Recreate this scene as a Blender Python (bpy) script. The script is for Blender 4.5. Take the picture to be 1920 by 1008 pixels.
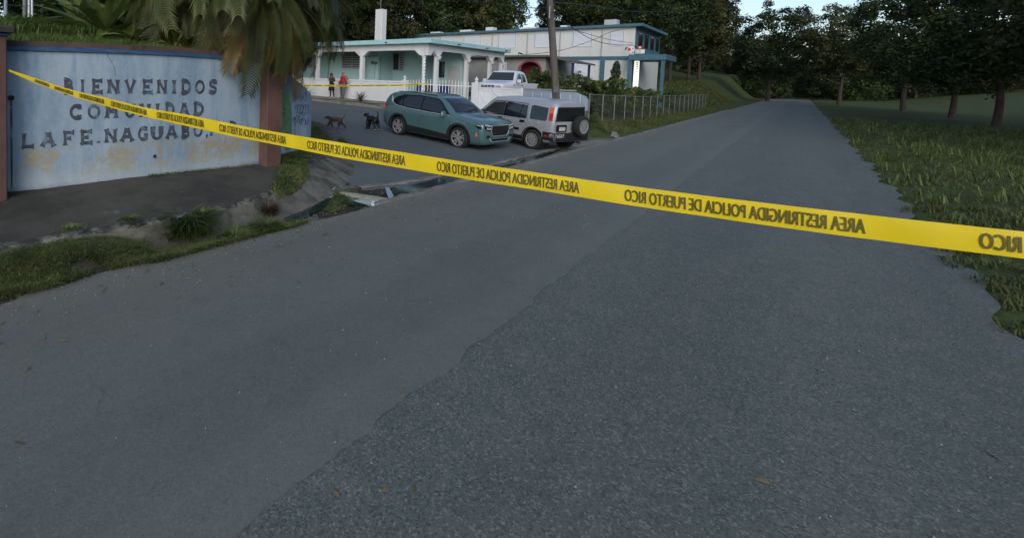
import bpy, bmesh, math, random
import numpy as np
from mathutils import Vector, Matrix, Euler
from mathutils.bvhtree import BVHTree
from mathutils.geometry import tessellate_polygon

for o in list(bpy.data.objects):
    bpy.data.objects.remove(o)
sc = bpy.context.scene
COL = sc.collection
R2 = math.sqrt(.5)

# ------------------------------------------------------------------ camera
# world: X runs along the main road, Y along the side street, Z up, the main road lies at z = 0
CAMZ = 2.05
FPX, PPX, PPY = 900., 600., 190.            # focal length and principal point in photograph pixels
PITCH, ROLL = math.atan(47 / 900), math.radians(1.7)
def w(x, y, z): return Vector(((x + y) * R2, (y - x) * R2, z))
c_fw = w(0, math.cos(PITCH), -math.sin(PITCH))
c_r0 = w(1, 0, 0)
c_u0 = c_r0.cross(c_fw)
c_rt = math.cos(ROLL) * c_r0 + math.sin(ROLL) * c_u0
c_up = math.cos(ROLL) * c_u0 - math.sin(ROLL) * c_r0
CAMP = Vector((0, 0, CAMZ))
cam_d = bpy.data.cameras.new('camera')
cam = bpy.data.objects.new('camera', cam_d)
COL.objects.link(cam)
m = Matrix((c_rt, c_up, -c_fw)).transposed().to_4x4()
m.translation = CAMP
cam.matrix_world = m
cam_d.sensor_fit = 'HORIZONTAL'
cam_d.sensor_width = 36
cam_d.lens = 36 * FPX / 1920
cam_d.shift_x = (960 - PPX) / 1920
cam_d.shift_y = (PPY - 504) / 1920
cam_d.clip_end = 1500
cam_d.clip_start = .05
sc.camera = cam

# ------------------------------------------------------------------ light: dull evening sky, soft low sun
SUN_EL, SUN_AZ = math.radians(30), math.radians(215)      # azimuth in the X-Y plane, from +X towards +Y
world = bpy.data.worlds.new('World')
sc.world = world
world.use_nodes = True
wn = world.node_tree
bg = wn.nodes['Background']
sky = wn.nodes.new('ShaderNodeTexSky')
sky.sky_type = 'NISHITA'
sky.sun_disc = False
sky.sun_elevation = SUN_EL
sky.sun_rotation = math.pi / 2 - SUN_AZ
sky.air_density = 1.0
sky.dust_density = 1.2
sky.ozone_density = 1.0
wn.links.new(sky.outputs[0], bg.inputs[0])
bg.inputs[1].default_value = 0.10
sun_d = bpy.data.lights.new('sun', 'SUN')
sun_d.energy = 0.8
sun_d.angle = math.radians(40)
sun_d.color = (1, .97, .92)
sun = bpy.data.objects.new('sun', sun_d)
COL.objects.link(sun)
sd = Vector((math.cos(SUN_EL) * math.cos(SUN_AZ), math.cos(SUN_EL) * math.sin(SUN_AZ), math.sin(SUN_EL)))
sun.rotation_euler = sd.to_track_quat('Z', 'Y').to_euler()
sun.location = (0, 0, 30)
vs = sc.view_settings
vs.view_transform = 'Standard'
vs.look = 'None'
vs.gamma = 1
vs.use_curve_mapping = False
vs.exposure = 0.8
sc.cycles.max_bounces = 6
sc.cycles.diffuse_bounces = 3
sc.cycles.glossy_bounces = 3
sc.cycles.transmission_bounces = 4
sc.cycles.transparent_max_bounces = 8

# ------------------------------------------------------------------ pixel helpers (a pixel gives a direction only)
def ray(x, y): return c_fw + c_rt * ((x - PPX) / FPX) - c_up * ((y - PPY) / FPX)
def at_z(x, y, z): r = ray(x, y); return CAMP + r * ((z - CAMZ) / r.z)
def at_s(x, y, s): r = ray(x, y); return CAMP + r * (s / r.x)
def at_t(x, y, t): r = ray(x, y); return CAMP + r * (t / r.y)
def at_d(x, y, d): return CAMP + ray(x, y) * d
def on_seg(x, y, a, b):
    """the pixel's ray meets the vertical plane through plan points a and b: (fraction along, height)"""
    r = ray(x, y)
    dx, dy = b[0] - a[0], b[1] - a[1]
    det = r.x * -dy + dx * r.y
    k = (a[0] * -dy + dx * a[1]) / det
    f = (r.x * a[1] - r.y * a[0]) / det
    return f, CAMZ + k * r.z, k
def sm(x, a=0., b=1.):
    x = min(1, max(0, (x - a) / (b - a)))
    return x * x * (3 - 2 * x)
def lerp(a, b, f): return a + (b - a) * f
def interp(x, xs, ys):
    if x <= xs[0]: return ys[0]
    for i in range(len(xs) - 1):
        if x <= xs[i + 1]:
            return lerp(ys[i], ys[i + 1], (x - xs[i]) / (xs[i + 1] - xs[i]))
    return ys[-1]

# ------------------------------------------------------------------ materials
MATS = {}
def _nt(name):
    mt = bpy.data.materials.new(name)
    mt.use_nodes = True
    nt = mt.node_tree
    return mt, nt, nt.nodes['Principled BSDF']
def _noise(nt, scale, detail=4, rough=.6, sc3=None, src=None):
    n = nt.nodes.new('ShaderNodeTexNoise')
    n.inputs['Scale'].default_value = scale
    n.inputs['Detail'].default_value = detail
    n.inputs['Roughness'].default_value = rough
    if src is None:
        g = nt.nodes.new('ShaderNodeNewGeometry')
        src = g.outputs['Position']
    if sc3:
        mp = nt.nodes.new('ShaderNodeMapping')
        mp.inputs['Scale'].default_value = sc3
        nt.links.new(src, mp.inputs[0])
        src = mp.outputs[0]
    nt.links.new(src, n.inputs['Vector'])
    return n.outputs[0]
def _ramp(nt, fac, a, b):
    r = nt.nodes.new('ShaderNodeMapRange')
    r.interpolation_type = 'SMOOTHSTEP'
    r.inputs[1].default_value = a
    r.inputs[2].default_value = b
    nt.links.new(fac, r.inputs[0])
    return r.outputs[0]
def _mix(nt, fac, a, b, mode='MIX'):
    m = nt.nodes.new('ShaderNodeMix')
    m.data_type = 'RGBA'
    m.blend_type = mode
    for i, v in ((0, fac), (6, a), (7, b)):
        if isinstance(v, (int, float)): m.inputs[i].default_value = v
        elif isinstance(v, tuple): m.inputs[i].default_value = (*v[:3], 1)
        else: nt.links.new(v, m.inputs[i])
    return m.outputs[2]
def _math(nt, op, a, b=0.):
    m = nt.nodes.new('ShaderNodeMath')
    m.operation = op
    for i, v in ((0, a), (1, b)):
        if isinstance(v, (int, float)): m.inputs[i].default_value = v
        else: nt.links.new(v, m.inputs[i])
    return m.outputs[0]
def _bump(nt, bsdf, h, strength, dist=.01):
    b = nt.nodes.new('ShaderNodeBump')
    b.inputs['Strength'].default_value = strength
    b.inputs['Distance'].default_value = dist
    nt.links.new(h, b.inputs['Height'])
    nt.links.new(b.outputs[0], bsdf.inputs['Normal'])
def _pos(nt, axis):
    g = nt.nodes.new('ShaderNodeNewGeometry')
    s = nt.nodes.new('ShaderNodeSeparateXYZ')
    nt.links.new(g.outputs['Position'], s.inputs[0])
    return s.outputs[axis]
def mat(name, col, rough=.75, var=.12, scale=4., bump=0., bscale=60., metal=0., spec=.4, dirt=None, dscale=1.2, dthr=(.5, .75), sc3=None, coat=0., obj_coords=False):
    if name in MATS: return MATS[name]
    mt, nt, b = _nt(name)
    src = None
    if obj_coords:
        tc = nt.nodes.new('ShaderNodeTexCoord'); src = tc.outputs['Object']
    n = _noise(nt, scale, 5, .62, sc3, src)
    c = _mix(nt, _ramp(nt, n, .3, .7), tuple(v * (1 - var) for v in col), tuple(min(1, v * (1 + var)) for v in col))
    if dirt:
        c = _mix(nt, _ramp(nt, _noise(nt, dscale, 6, .7, sc3, src), *dthr), c, dirt)
    nt.links.new(c, b.inputs['Base Color'])
    b.inputs['Roughness'].default_value = rough
    b.inputs['Metallic'].default_value = metal
    b.inputs['Specular IOR Level'].default_value = spec
    if coat:
        b.inputs['Coat Weight'].default_value = coat
        b.inputs['Coat Roughness'].default_value = .06
    if bump:
        _bump(nt, b, _noise(nt, bscale, 4, .6, None, src), bump)
    MATS[name] = mt
    return mt
def emit(name, col, strength):
    if name in MATS: return MATS[name]
    mt, nt, b = _nt(name)
    b.inputs['Base Color'].default_value = (*col, 1)
    b.inputs['Emission Color'].default_value = (*col, 1)
    b.inputs['Emission Strength'].default_value = strength
    MATS[name] = mt
    return mt
def leafmat(name, col, col2, scale=.6, trans=.22, rough=.5, per_obj=.35):
    if name in MATS: return MATS[name]
    mt, nt, b = _nt(name)
    c = _mix(nt, _ramp(nt, _noise(nt, scale, 5, .7), .36, .66), col, col2)
    oi = nt.nodes.new('ShaderNodeObjectInfo')
    hsv = nt.nodes.new('ShaderNodeHueSaturation')
    nt.links.new(c, hsv.inputs['Color'])
    v = nt.nodes.new('ShaderNodeMapRange')
    v.inputs[3].default_value = 1 - per_obj
    v.inputs[4].default_value = 1 + per_obj
    nt.links.new(oi.outputs['Random'], v.inputs[0])
    nt.links.new(v.outputs[0], hsv.inputs['Value'])
    nt.links.new(hsv.outputs[0], b.inputs['Base Color'])
    b.inputs['Roughness'].default_value = rough
    b.inputs['Specular IOR Level'].default_value = .3
    tr = nt.nodes.new('ShaderNodeBsdfTranslucent')
    nt.links.new(hsv.outputs[0], tr.inputs[0])
    mx = nt.nodes.new('ShaderNodeMixShader')
    mx.inputs[0].default_value = trans
    nt.links.new(b.outputs[0], mx.inputs[1])
    nt.links.new(tr.outputs[0], mx.inputs[2])
    nt.links.new(mx.outputs[0], nt.nodes['Material Output'].inputs[0])
    MATS[name] = mt
    return mt

def m_asphalt():
    mt, nt, b = _nt('asphalt')
    fine = _noise(nt, 90, 3, .7)
    big = _noise(nt, .55, 5, .6)
    streak = _noise(nt, 1.0, 4, .6, (.25, 2.2, 1))
    c = _mix(nt, _ramp(nt, big, .35, .65), (.100, .115, .104), (.132, .146, .130))
    c = _mix(nt, _math(nt, 'MULTIPLY', _ramp(nt, streak, .5, .75), .55), c, (.135, .140, .120))
    # older, coarser lane beyond a wandering joint (a change of pavement, not of light)
    y = _pos(nt, 1)
    wob = _math(nt, 'MULTIPLY', _math(nt, 'SUBTRACT', _noise(nt, 1.6, 4, .6), .5), .22)
    d = _math(nt, 'SUBTRACT', _math(nt, 'ADD', y, wob), 1.66)
    old = _math(nt, 'LESS_THAN', d, 0.)
    oldc = _mix(nt, _ramp(nt, fine, .3, .7), (.062, .078, .069), (.116, .135, .119))
    newc = _mix(nt, .55, c, _mix(nt, _ramp(nt, fine, .3, .7), (.082, .094, .087), (.142, .156, .144)))
    c = _mix(nt, old, newc, oldc)
    crack = _ramp(nt, _math(nt, 'ABSOLUTE', d), .012, .001)
    c = _mix(nt, _math(nt, 'MULTIPLY', crack, .42), c, (.02, .021, .02))
    # hairline cracks and patched areas
    vo = nt.nodes.new('ShaderNodeTexVoronoi'); vo.feature = 'DISTANCE_TO_EDGE'; vo.inputs['Scale'].default_value = .55
    g = nt.nodes.new('ShaderNodeNewGeometry'); nz = nt.nodes.new('ShaderNodeTexNoise'); nz.inputs['Scale'].default_value = 2.2; nz.inputs['Detail'].default_value = 5
    nt.links.new(g.outputs['Position'], nz.inputs['Vector'])
    vm = nt.nodes.new('ShaderNodeVectorMath'); vm.operation = 'MULTIPLY_ADD'; vm.inputs[1].default_value = (.5, .5, 0)
    nt.links.new(nz.outputs[1], vm.inputs[0]); nt.links.new(g.outputs['Position'], vm.inputs[2]); nt.links.new(vm.outputs[0], vo.inputs['Vector'])
    hair = _math(nt, 'MULTIPLY', _ramp(nt, vo.outputs[0], .007, .001), _ramp(nt, _noise(nt, .35, 3, .5), .50, .62))
    c = _mix(nt, _math(nt, 'MULTIPLY', hair, .4), c, (.028, .029, .029))
    mott = _noise(nt, 3.2, 8, .78)
    c = _mix(nt, _math(nt, 'MULTIPLY', _ramp(nt, mott, .46, .62), .40), c, (.140, .148, .132))
    c = _mix(nt, _math(nt, 'MULTIPLY', _ramp(nt, mott, .44, .30), .45), c, (.058, .066, .064))
    # tyre-polished lanes along the road
    lane = _math(nt, 'ABSOLUTE', _math(nt, 'SINE', _math(nt, 'MULTIPLY', _math(nt, 'ADD', y, _math(nt, 'MULTIPLY', _noise(nt, .3, 2), .5)), 1.75)))
    c = _mix(nt, _math(nt, 'MULTIPLY', _ramp(nt, lane, .55, .95), .22), c, (.060, .068, .068))
    # sand washed over the road by the ditch
    sand = _math(nt, 'MULTIPLY', _ramp(nt, _math(nt, 'ADD', y, _math(nt, 'MULTIPLY', _noise(nt, .7, 5, .65), 2.6)), 4.4, 5.9), .45)
    c = _mix(nt, sand, c, (.145, .140, .115))
    wear = _ramp(nt, _noise(nt, .9, 6, .7, (.18, 1.6, 1)), .44, .66)
    c = _mix(nt, _math(nt, 'MULTIPLY', wear, .35), c, (.138, .145, .131))
    chips = _ramp(nt, _noise(nt, 160, 2, .6), .66, .74)
    c = _mix(nt, _math(nt, 'MULTIPLY', chips, .35), c, (.20, .20, .19))
    # visible aggregate: pale and dark stones in the binder
    ag = nt.nodes.new('ShaderNodeTexVoronoi'); ag.inputs['Scale'].default_value = 95
    agf = _math(nt, 'ADD', _math(nt, 'MULTIPLY', old, .36), .15)
    g2 = nt.nodes.new('ShaderNodeNewGeometry'); nt.links.new(g2.outputs['Position'], ag.inputs['Vector'])
    sp3 = nt.nodes.new('ShaderNodeSeparateColor'); nt.links.new(ag.outputs['Color'], sp3.inputs[0])
    c = _mix(nt, _math(nt, 'MULTIPLY', _ramp(nt, sp3.outputs[0], .80, .90), agf), c, (.23, .235, .215))
    c = _mix(nt, _math(nt, 'MULTIPLY', _ramp(nt, sp3.outputs[1], .72, .80), agf), c, (.034, .038, .037))
    # oil spots, dust towards the gutter
    spot = _ramp(nt, _noise(nt, 1.9, 5, .75), .69, .76)
    c = _mix(nt, _math(nt, 'MULTIPLY', spot, .5), c, (.030, .031, .031))
    edge = _ramp(nt, _math(nt, 'ADD', y, _math(nt, 'MULTIPLY', _noise(nt, 1.4, 5), .9)), 4.75, 5.2)
    c = _mix(nt, _math(nt, 'MULTIPLY', edge, .6), c, (.15, .15, .128))
    nt.links.new(c, b.inputs['Base Color'])
    b.inputs['Roughness'].default_value = .8
    b.inputs['Specular IOR Level'].default_value = .35
    _bump(nt, b, fine, .35, .006)
    MATS['asphalt'] = mt
def m_street():
    mt, nt, b = _nt('street_asphalt')
    fine = _noise(nt, 70, 3, .7)
    c = _mix(nt, _ramp(nt, _noise(nt, .45, 5, .6), .35, .65), (.082, .098, .104), (.105, .122, .128))
    c = _mix(nt, .35, c, _mix(nt, _ramp(nt, fine, .3, .7), (.052, .060, .062), (.112, .124, .126)))
    y = _pos(nt, 1)
    silt = _ramp(nt, _math(nt, 'ADD', y, _math(nt, 'MULTIPLY', _noise(nt, 1.1, 6, .7), 2.2)), 6.9, 6.1)
    c = _mix(nt, _math(nt, 'MULTIPLY', silt, .75), c, (.12, .112, .095))
    nt.links.new(c, b.inputs['Base Color'])
    b.inputs['Roughness'].default_value = .8
    _bump(nt, b, fine, .3, .006)
    MATS['street_asphalt'] = mt
def m_concrete_dirty():
    mt, nt, b = _nt('walk_concrete')
    c = _mix(nt, _ramp(nt, _noise(nt, 1.1, 7, .7), .35, .65), (.027, .025, .020), (.060, .056, .045))
    c = _mix(nt, _ramp(nt, _noise(nt, 5, 6, .75), .58, .74), c, (.085, .085, .075))
    c = _mix(nt, _ramp(nt, _noise(nt, .9, 5, .6), .66, .74), c, (.15, .15, .135))
    c = _mix(nt, _math(nt, 'MULTIPLY', _ramp(nt, _noise(nt, 2.3, 6, .7), .58, .70), .6), c, (.045, .06, .025))
    z = _pos(nt, 2)
    low = _ramp(nt, _math(nt, 'ADD', z, _math(nt, 'MULTIPLY', _noise(nt, 3, 4), .15)), .33, .12)
    c = _mix(nt, _math(nt, 'MULTIPLY', low, .45), c, (.15, .135, .11))
    nt.links.new(c, b.inputs['Base Color'])
    b.inputs['Roughness'].default_value = .9
    _bump(nt, b, _noise(nt, 45, 5, .7), .5, .012)
    MATS['walk_concrete'] = mt
def m_bluewall():
    mt, nt, b = _nt('faded_blue_paint')
    z = _pos(nt, 2)
    s1 = _noise(nt, 3.2, 5, .65, (1, 1, .18))
    s2 = _noise(nt, 7.0, 5, .7, (1, 1, .10))
    c = _mix(nt, _ramp(nt, s1, .35, .66), (.215, .30, .385), (.33, .41, .475))
    c = _mix(nt, _math(nt, 'MULTIPLY', _ramp(nt, s2, .52, .70), .6), c, (.13, .235, .38))
    c = _mix(nt, _math(nt, 'MULTIPLY', _ramp(nt, _noise(nt, 1.3, 4, .6), .5, .7), .5), c, (.36, .42, .47))
    # paint flaked off low on the wall, bare tan render
    zone = _math(nt, 'MULTIPLY', _ramp(nt, z, 1.06, .84), _ramp(nt, z, .46, .62))
    fl = _math(nt, 'ADD', _math(nt, 'MULTIPLY', _noise(nt, 4.2, 8, .72, (1, 1, .7)), .62), _math(nt, 'MULTIPLY', _noise(nt, 1.5, 3, .5), .45))
    fl = _math(nt, 'MULTIPLY', _math(nt, 'MULTIPLY', _ramp(nt, fl, .48, .55), zone), _ramp(nt, _noise(nt, 16, 8, .8), .38, .52))
    c = _mix(nt, _math(nt, 'MULTIPLY', fl, .92), c, (.34, .295, .185))
    # pale limewash at the foot, grey-green damp line
    foot = _ramp(nt, _math(nt, 'ADD', z, _math(nt, 'MULTIPLY', _noise(nt, 5, 5), .22)), .86, .52)
    c = _mix(nt, _math(nt, 'MULTIPLY', foot, .55), c, (.43, .47, .47))
    damp = _ramp(nt, _math(nt, 'ADD', z, _math(nt, 'MULTIPLY', _noise(nt, 7, 5), .16)), .55, .40)
    c = _mix(nt, _math(nt, 'MULTIPLY', damp, .7), c, (.055, .065, .05))
    mo = _noise(nt, 12, 7, .75)
    c = _mix(nt, _math(nt, 'MULTIPLY', _ramp(nt, mo, .50, .68), .35), c, (.42, .46, .48))
    c = _mix(nt, _math(nt, 'MULTIPLY', _ramp(nt, mo, .42, .30), .35), c, (.13, .19, .27))
    # a few dark scabs
    sp = _math(nt, 'MULTIPLY', _ramp(nt, _noise(nt, 9, 6, .75), .70, .75), .7)
    c = _mix(nt, sp, c, (.10, .11, .10))
    nt.links.new(c, b.inputs['Base Color'])
    b.inputs['Roughness'].default_value = .85
    b.inputs['Specular IOR Level'].default_value = .25
    _bump(nt, b, _noise(nt, 22, 6, .7), .35, .01)
    MATS['faded_blue_paint'] = mt
def m_graffiti_wall():
    mt, nt, b = _nt('pale_blue_wall')
    c = _mix(nt, _ramp(nt, _noise(nt, 2.5, 5, .6, (1, 1, .25)), .35, .65), (.24, .32, .42), (.38, .43, .47))
    c = _mix(nt, _math(nt, 'MULTIPLY', _ramp(nt, _noise(nt, 6, 6, .7, (1, 1, .15)), .55, .7), .7), c, (.12, .14, .16))
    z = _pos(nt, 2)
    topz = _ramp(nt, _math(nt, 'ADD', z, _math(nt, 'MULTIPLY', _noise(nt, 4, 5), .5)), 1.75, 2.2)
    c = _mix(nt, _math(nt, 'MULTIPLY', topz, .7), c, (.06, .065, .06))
    nt.links.new(c, b.inputs['Base Color'])
    b.inputs['Roughness'].default_value = .85
    _bump(nt, b, _noise(nt, 25, 5, .7), .3, .01)
    MATS['pale_blue_wall'] = mt
def m_glass(name, col=(.012, .014, .016), rough=.04, spec=.9):
    if name in MATS: return MATS[name]
    mt, nt, b = _nt(name)
    b.inputs['Base Color'].default_value = (*col, 1)
    b.inputs['Roughness'].default_value = rough
    b.inputs['Specular IOR Level'].default_value = spec
    MATS[name] = mt
    return mt
def m_water():
    mt, nt, b = _nt('gutter_water')
    c = _mix(nt, _ramp(nt, _noise(nt, 3, 5, .7), .45, .65), (.018, .028, .028), (.045, .055, .05))
    nt.links.new(c, b.inputs['Base Color'])
    b.inputs['Roughness'].default_value = .06
    b.inputs['Specular IOR Level'].default_value = .6
    _bump(nt, b, _noise(nt, 8, 3, .5), .06, .01)
    MATS['gutter_water'] = mt
def m_soil(name, a, b_, c2, scale=2.5):
    mt, nt, b = _nt(name)
    c = _mix(nt, _ramp(nt, _noise(nt, scale, 7, .7), .35, .65), a, b_)
    c = _mix(nt, _ramp(nt, _noise(nt, scale * 4, 6, .75), .52, .70), c, c2)
    nt.links.new(c, b.inputs['Base Color'])
    b.inputs['Roughness'].default_value = .95
    b.inputs['Specular IOR Level'].default_value = .15
    _bump(nt, b, _noise(nt, 35, 5, .7), .7, .02)
    MATS[name] = mt
m_asphalt(); m_street(); m_concrete_dirty(); m_bluewall(); m_graffiti_wall(); m_water()
m_soil('lawn_soil', (.035, .050, .016), (.065, .085, .026), (.085, .075, .035))
m_soil('mud', (.024, .024, .018), (.050, .048, .036), (.085, .082, .065), 4)
m_soil('verge_soil', (.07, .075, .03), (.11, .11, .05), (.13, .11, .07))
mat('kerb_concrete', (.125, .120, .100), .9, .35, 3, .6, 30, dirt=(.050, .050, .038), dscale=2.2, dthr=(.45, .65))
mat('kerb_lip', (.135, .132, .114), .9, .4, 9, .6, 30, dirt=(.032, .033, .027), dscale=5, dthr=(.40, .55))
mat('light_concrete', (.17, .165, .145), .88, .25, 2.2, .4, 40, dirt=(.07, .07, .055), dthr=(.5, .7))
mat('brown_paint', (.115, .062, .050), .8, .16, 3, .25, 25, dirt=(.07, .045, .038), dscale=2)
mat('dark_cap', (.040, .034, .032), .85, .2, 5, .3, 30)
mat('brown_coping', (.085, .055, .046), .85, .2, 4, .3, 30, dirt=(.02, .02, .018), dscale=3.2, dthr=(.55, .66))
mat('blue_trim', (.030, .080, .17), .7, .25, 6, .2, 30, dirt=(.28, .36, .42), dscale=5, dthr=(.62, .72), sc3=(1, 1, 4))
mat('letter_paint', (.062, .072, .092), .8, .35, 9, .2, 30, dirt=(.17, .22, .28), dscale=8, dthr=(.53, .66))
mat('white_paint', (.66, .68, .70), .65, .05, 1.5, .06, 40, dirt=(.40, .41, .40), dscale=2.4, dthr=(.56, .82), sc3=(1, 1, .3))
mat('gate_white', (.72, .73, .74), .5, .04, 3)
mat('turquoise', (.42, .63, .64), .65, .05, 1.2, .05, 40, dirt=(.34, .53, .54), dthr=(.55, .85))
mat('fascia_turquoise', (.36, .60, .63), .6, .07, 1.5, dirt=(.26, .47, .49), dthr=(.55, .8))
mat('roof_grey', (.20, .20, .19), .9, .2, 1)
mat('cream_wall', (.61, .625, .61), .75, .05, .7, .05, 30, dirt=(.50, .51, .49), dscale=1.4, dthr=(.5, .8), sc3=(1, 1, .25))
mat('teal_blue', (.055, .135, .18), .6, .12, 1.5)
mat('grey_wall', (.30, .30, .29), .8, .1, .9, .06, 30, dirt=(.21, .21, .20), dthr=(.5, .75))
mat('dark_edge', (.10, .10, .095), .85, .25, 1.4)
mat('pink_wall', (.30, .055, .105), .7, .15, 1)
mat('window_white', (.62, .66, .72), .45, .04, 4)
mat('window_grey', (.42, .45, .46), .45, .06, 4)
mat('dark_room', (.020, .022, .024), .8, .2, 2)
mat('deep_blue', (.02, .03, .14), .55, .2, 2)
mat('steel', (.34, .36, .37), .45, .15, 8, metal=.7)
mat('galvanised', (.15, .16, .155), .6, .12, 6, metal=.3)
mat('timber_pole', (.10, .088, .078), .9, .3, 6, .5, 18, sc3=(1, 1, .06), dirt=(.045, .04, .036), dscale=4)
mat('black_cable', (.012, .012, .013), .6, .1)
mat('greywall_blue', (.26, .32, .40), .7, .08, 1.5, .05, 30, dirt=(.20, .25, .31), dthr=(.5, .8))
mat('tape_yellow', (.66, .50, .014), .34, .06, 6, obj_coords=True)
mat('tape_print', (.10, .085, .012), .5, .15, 20)
mat('stone', (.12, .115, .10), .9, .25, 8, .5, 20)
mat('pale_stone', (.21, .21, .18), .85, .2, 5, .4, 25)
mat('pale_plastic', (.32, .42, .42), .5, .15, 6)
mat('trunk_bark', (.055, .045, .035), .95, .3, 5, .6, 14)
mat('black_plastic', (.014, .014, .015), .5, .15, 6)
mat('black_trim', (.008, .008, .009), .25, .1)
mat('rubber', (.016, .016, .017), .85, .2, 12)
mat('chrome', (.68, .70, .72), .22, .03, 4, metal=.55)
mat('alloy', (.30, .31, .32), .35, .06, 10, metal=.3)
mat('alloy_dark', (.03, .03, .033), .4, .1, 10)
mat('teal_car_paint', (.060, .128, .138), .30, .04, 1.5, spec=.5, coat=.6)
mat('silver_car_paint', (.40, .42, .45), .36, .04, 2, metal=.35, coat=.5)
mat('white_car_paint', (.60, .63, .70), .4, .05, 2, coat=.4, dirt=(.42, .44, .48), dscale=1.6, dthr=(.6, .75))
mat('tail_red', (.42, .018, .015), .2, .1, 6, coat=.6)
mat('tail_orange', (.75, .13, .03), .2, .1, 6, coat=.6)
mat('lamp_lens', (.34, .36, .38), .12, .15, 20, coat=.7)
mat('seam_dark', (.02, .022, .024), .6, .1)
mat('plate_pale', (.44, .45, .43), .5, .1, 9)
m_glass('car_glass'); m_glass('car_glass_clear', (.030, .036, .040), .03)
m_glass('house_glass', (.02, .025, .028), .06)
# ------------------------------------------------------------------ mesh helpers
def tag(o, label=None, cat=None, group=None, kind=None):
    if label: o['label'] = label
    if cat: o['category'] = cat
    if group: o['group'] = group
    if kind: o['kind'] = kind
    return o
def empty(name, loc=(0, 0, 0), rz=0., label=None, cat=None, group=None):
    o = bpy.data.objects.new(name, None)
    o.empty_display_size = .2
    COL.objects.link(o)
    o.location = loc
    o.rotation_euler = (0, 0, rz)
    return tag(o, label, cat, group)
def link_mesh(name, me, parent=None):
    o = bpy.data.objects.new(name, me)
    COL.objects.link(o)
    o.parent = parent
    return o
def np_mesh(name, V, Fs, material, smooth=False):
    """V (n,3), Fs (k,3) or (k,4) arrays"""
    V = np.asarray(V, dtype=np.float32); Fs = np.asarray(Fs, dtype=np.int32)
    me = bpy.data.meshes.new(name)
    n = Fs.shape[1]
    me.vertices.add(len(V)); me.vertices.foreach_set('co', V.ravel())
    me.loops.add(Fs.size); me.loops.foreach_set('vertex_index', Fs.ravel())
    me.polygons.add(len(Fs))
    me.polygons.foreach_set('loop_start', np.arange(0, Fs.size, n, dtype=np.int32))
    if smooth: me.polygons.foreach_set('use_smooth', np.ones(len(Fs), dtype=bool))
    me.materials.append(MATS[material])
    me.update(); me.validate()
    return me
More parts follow.
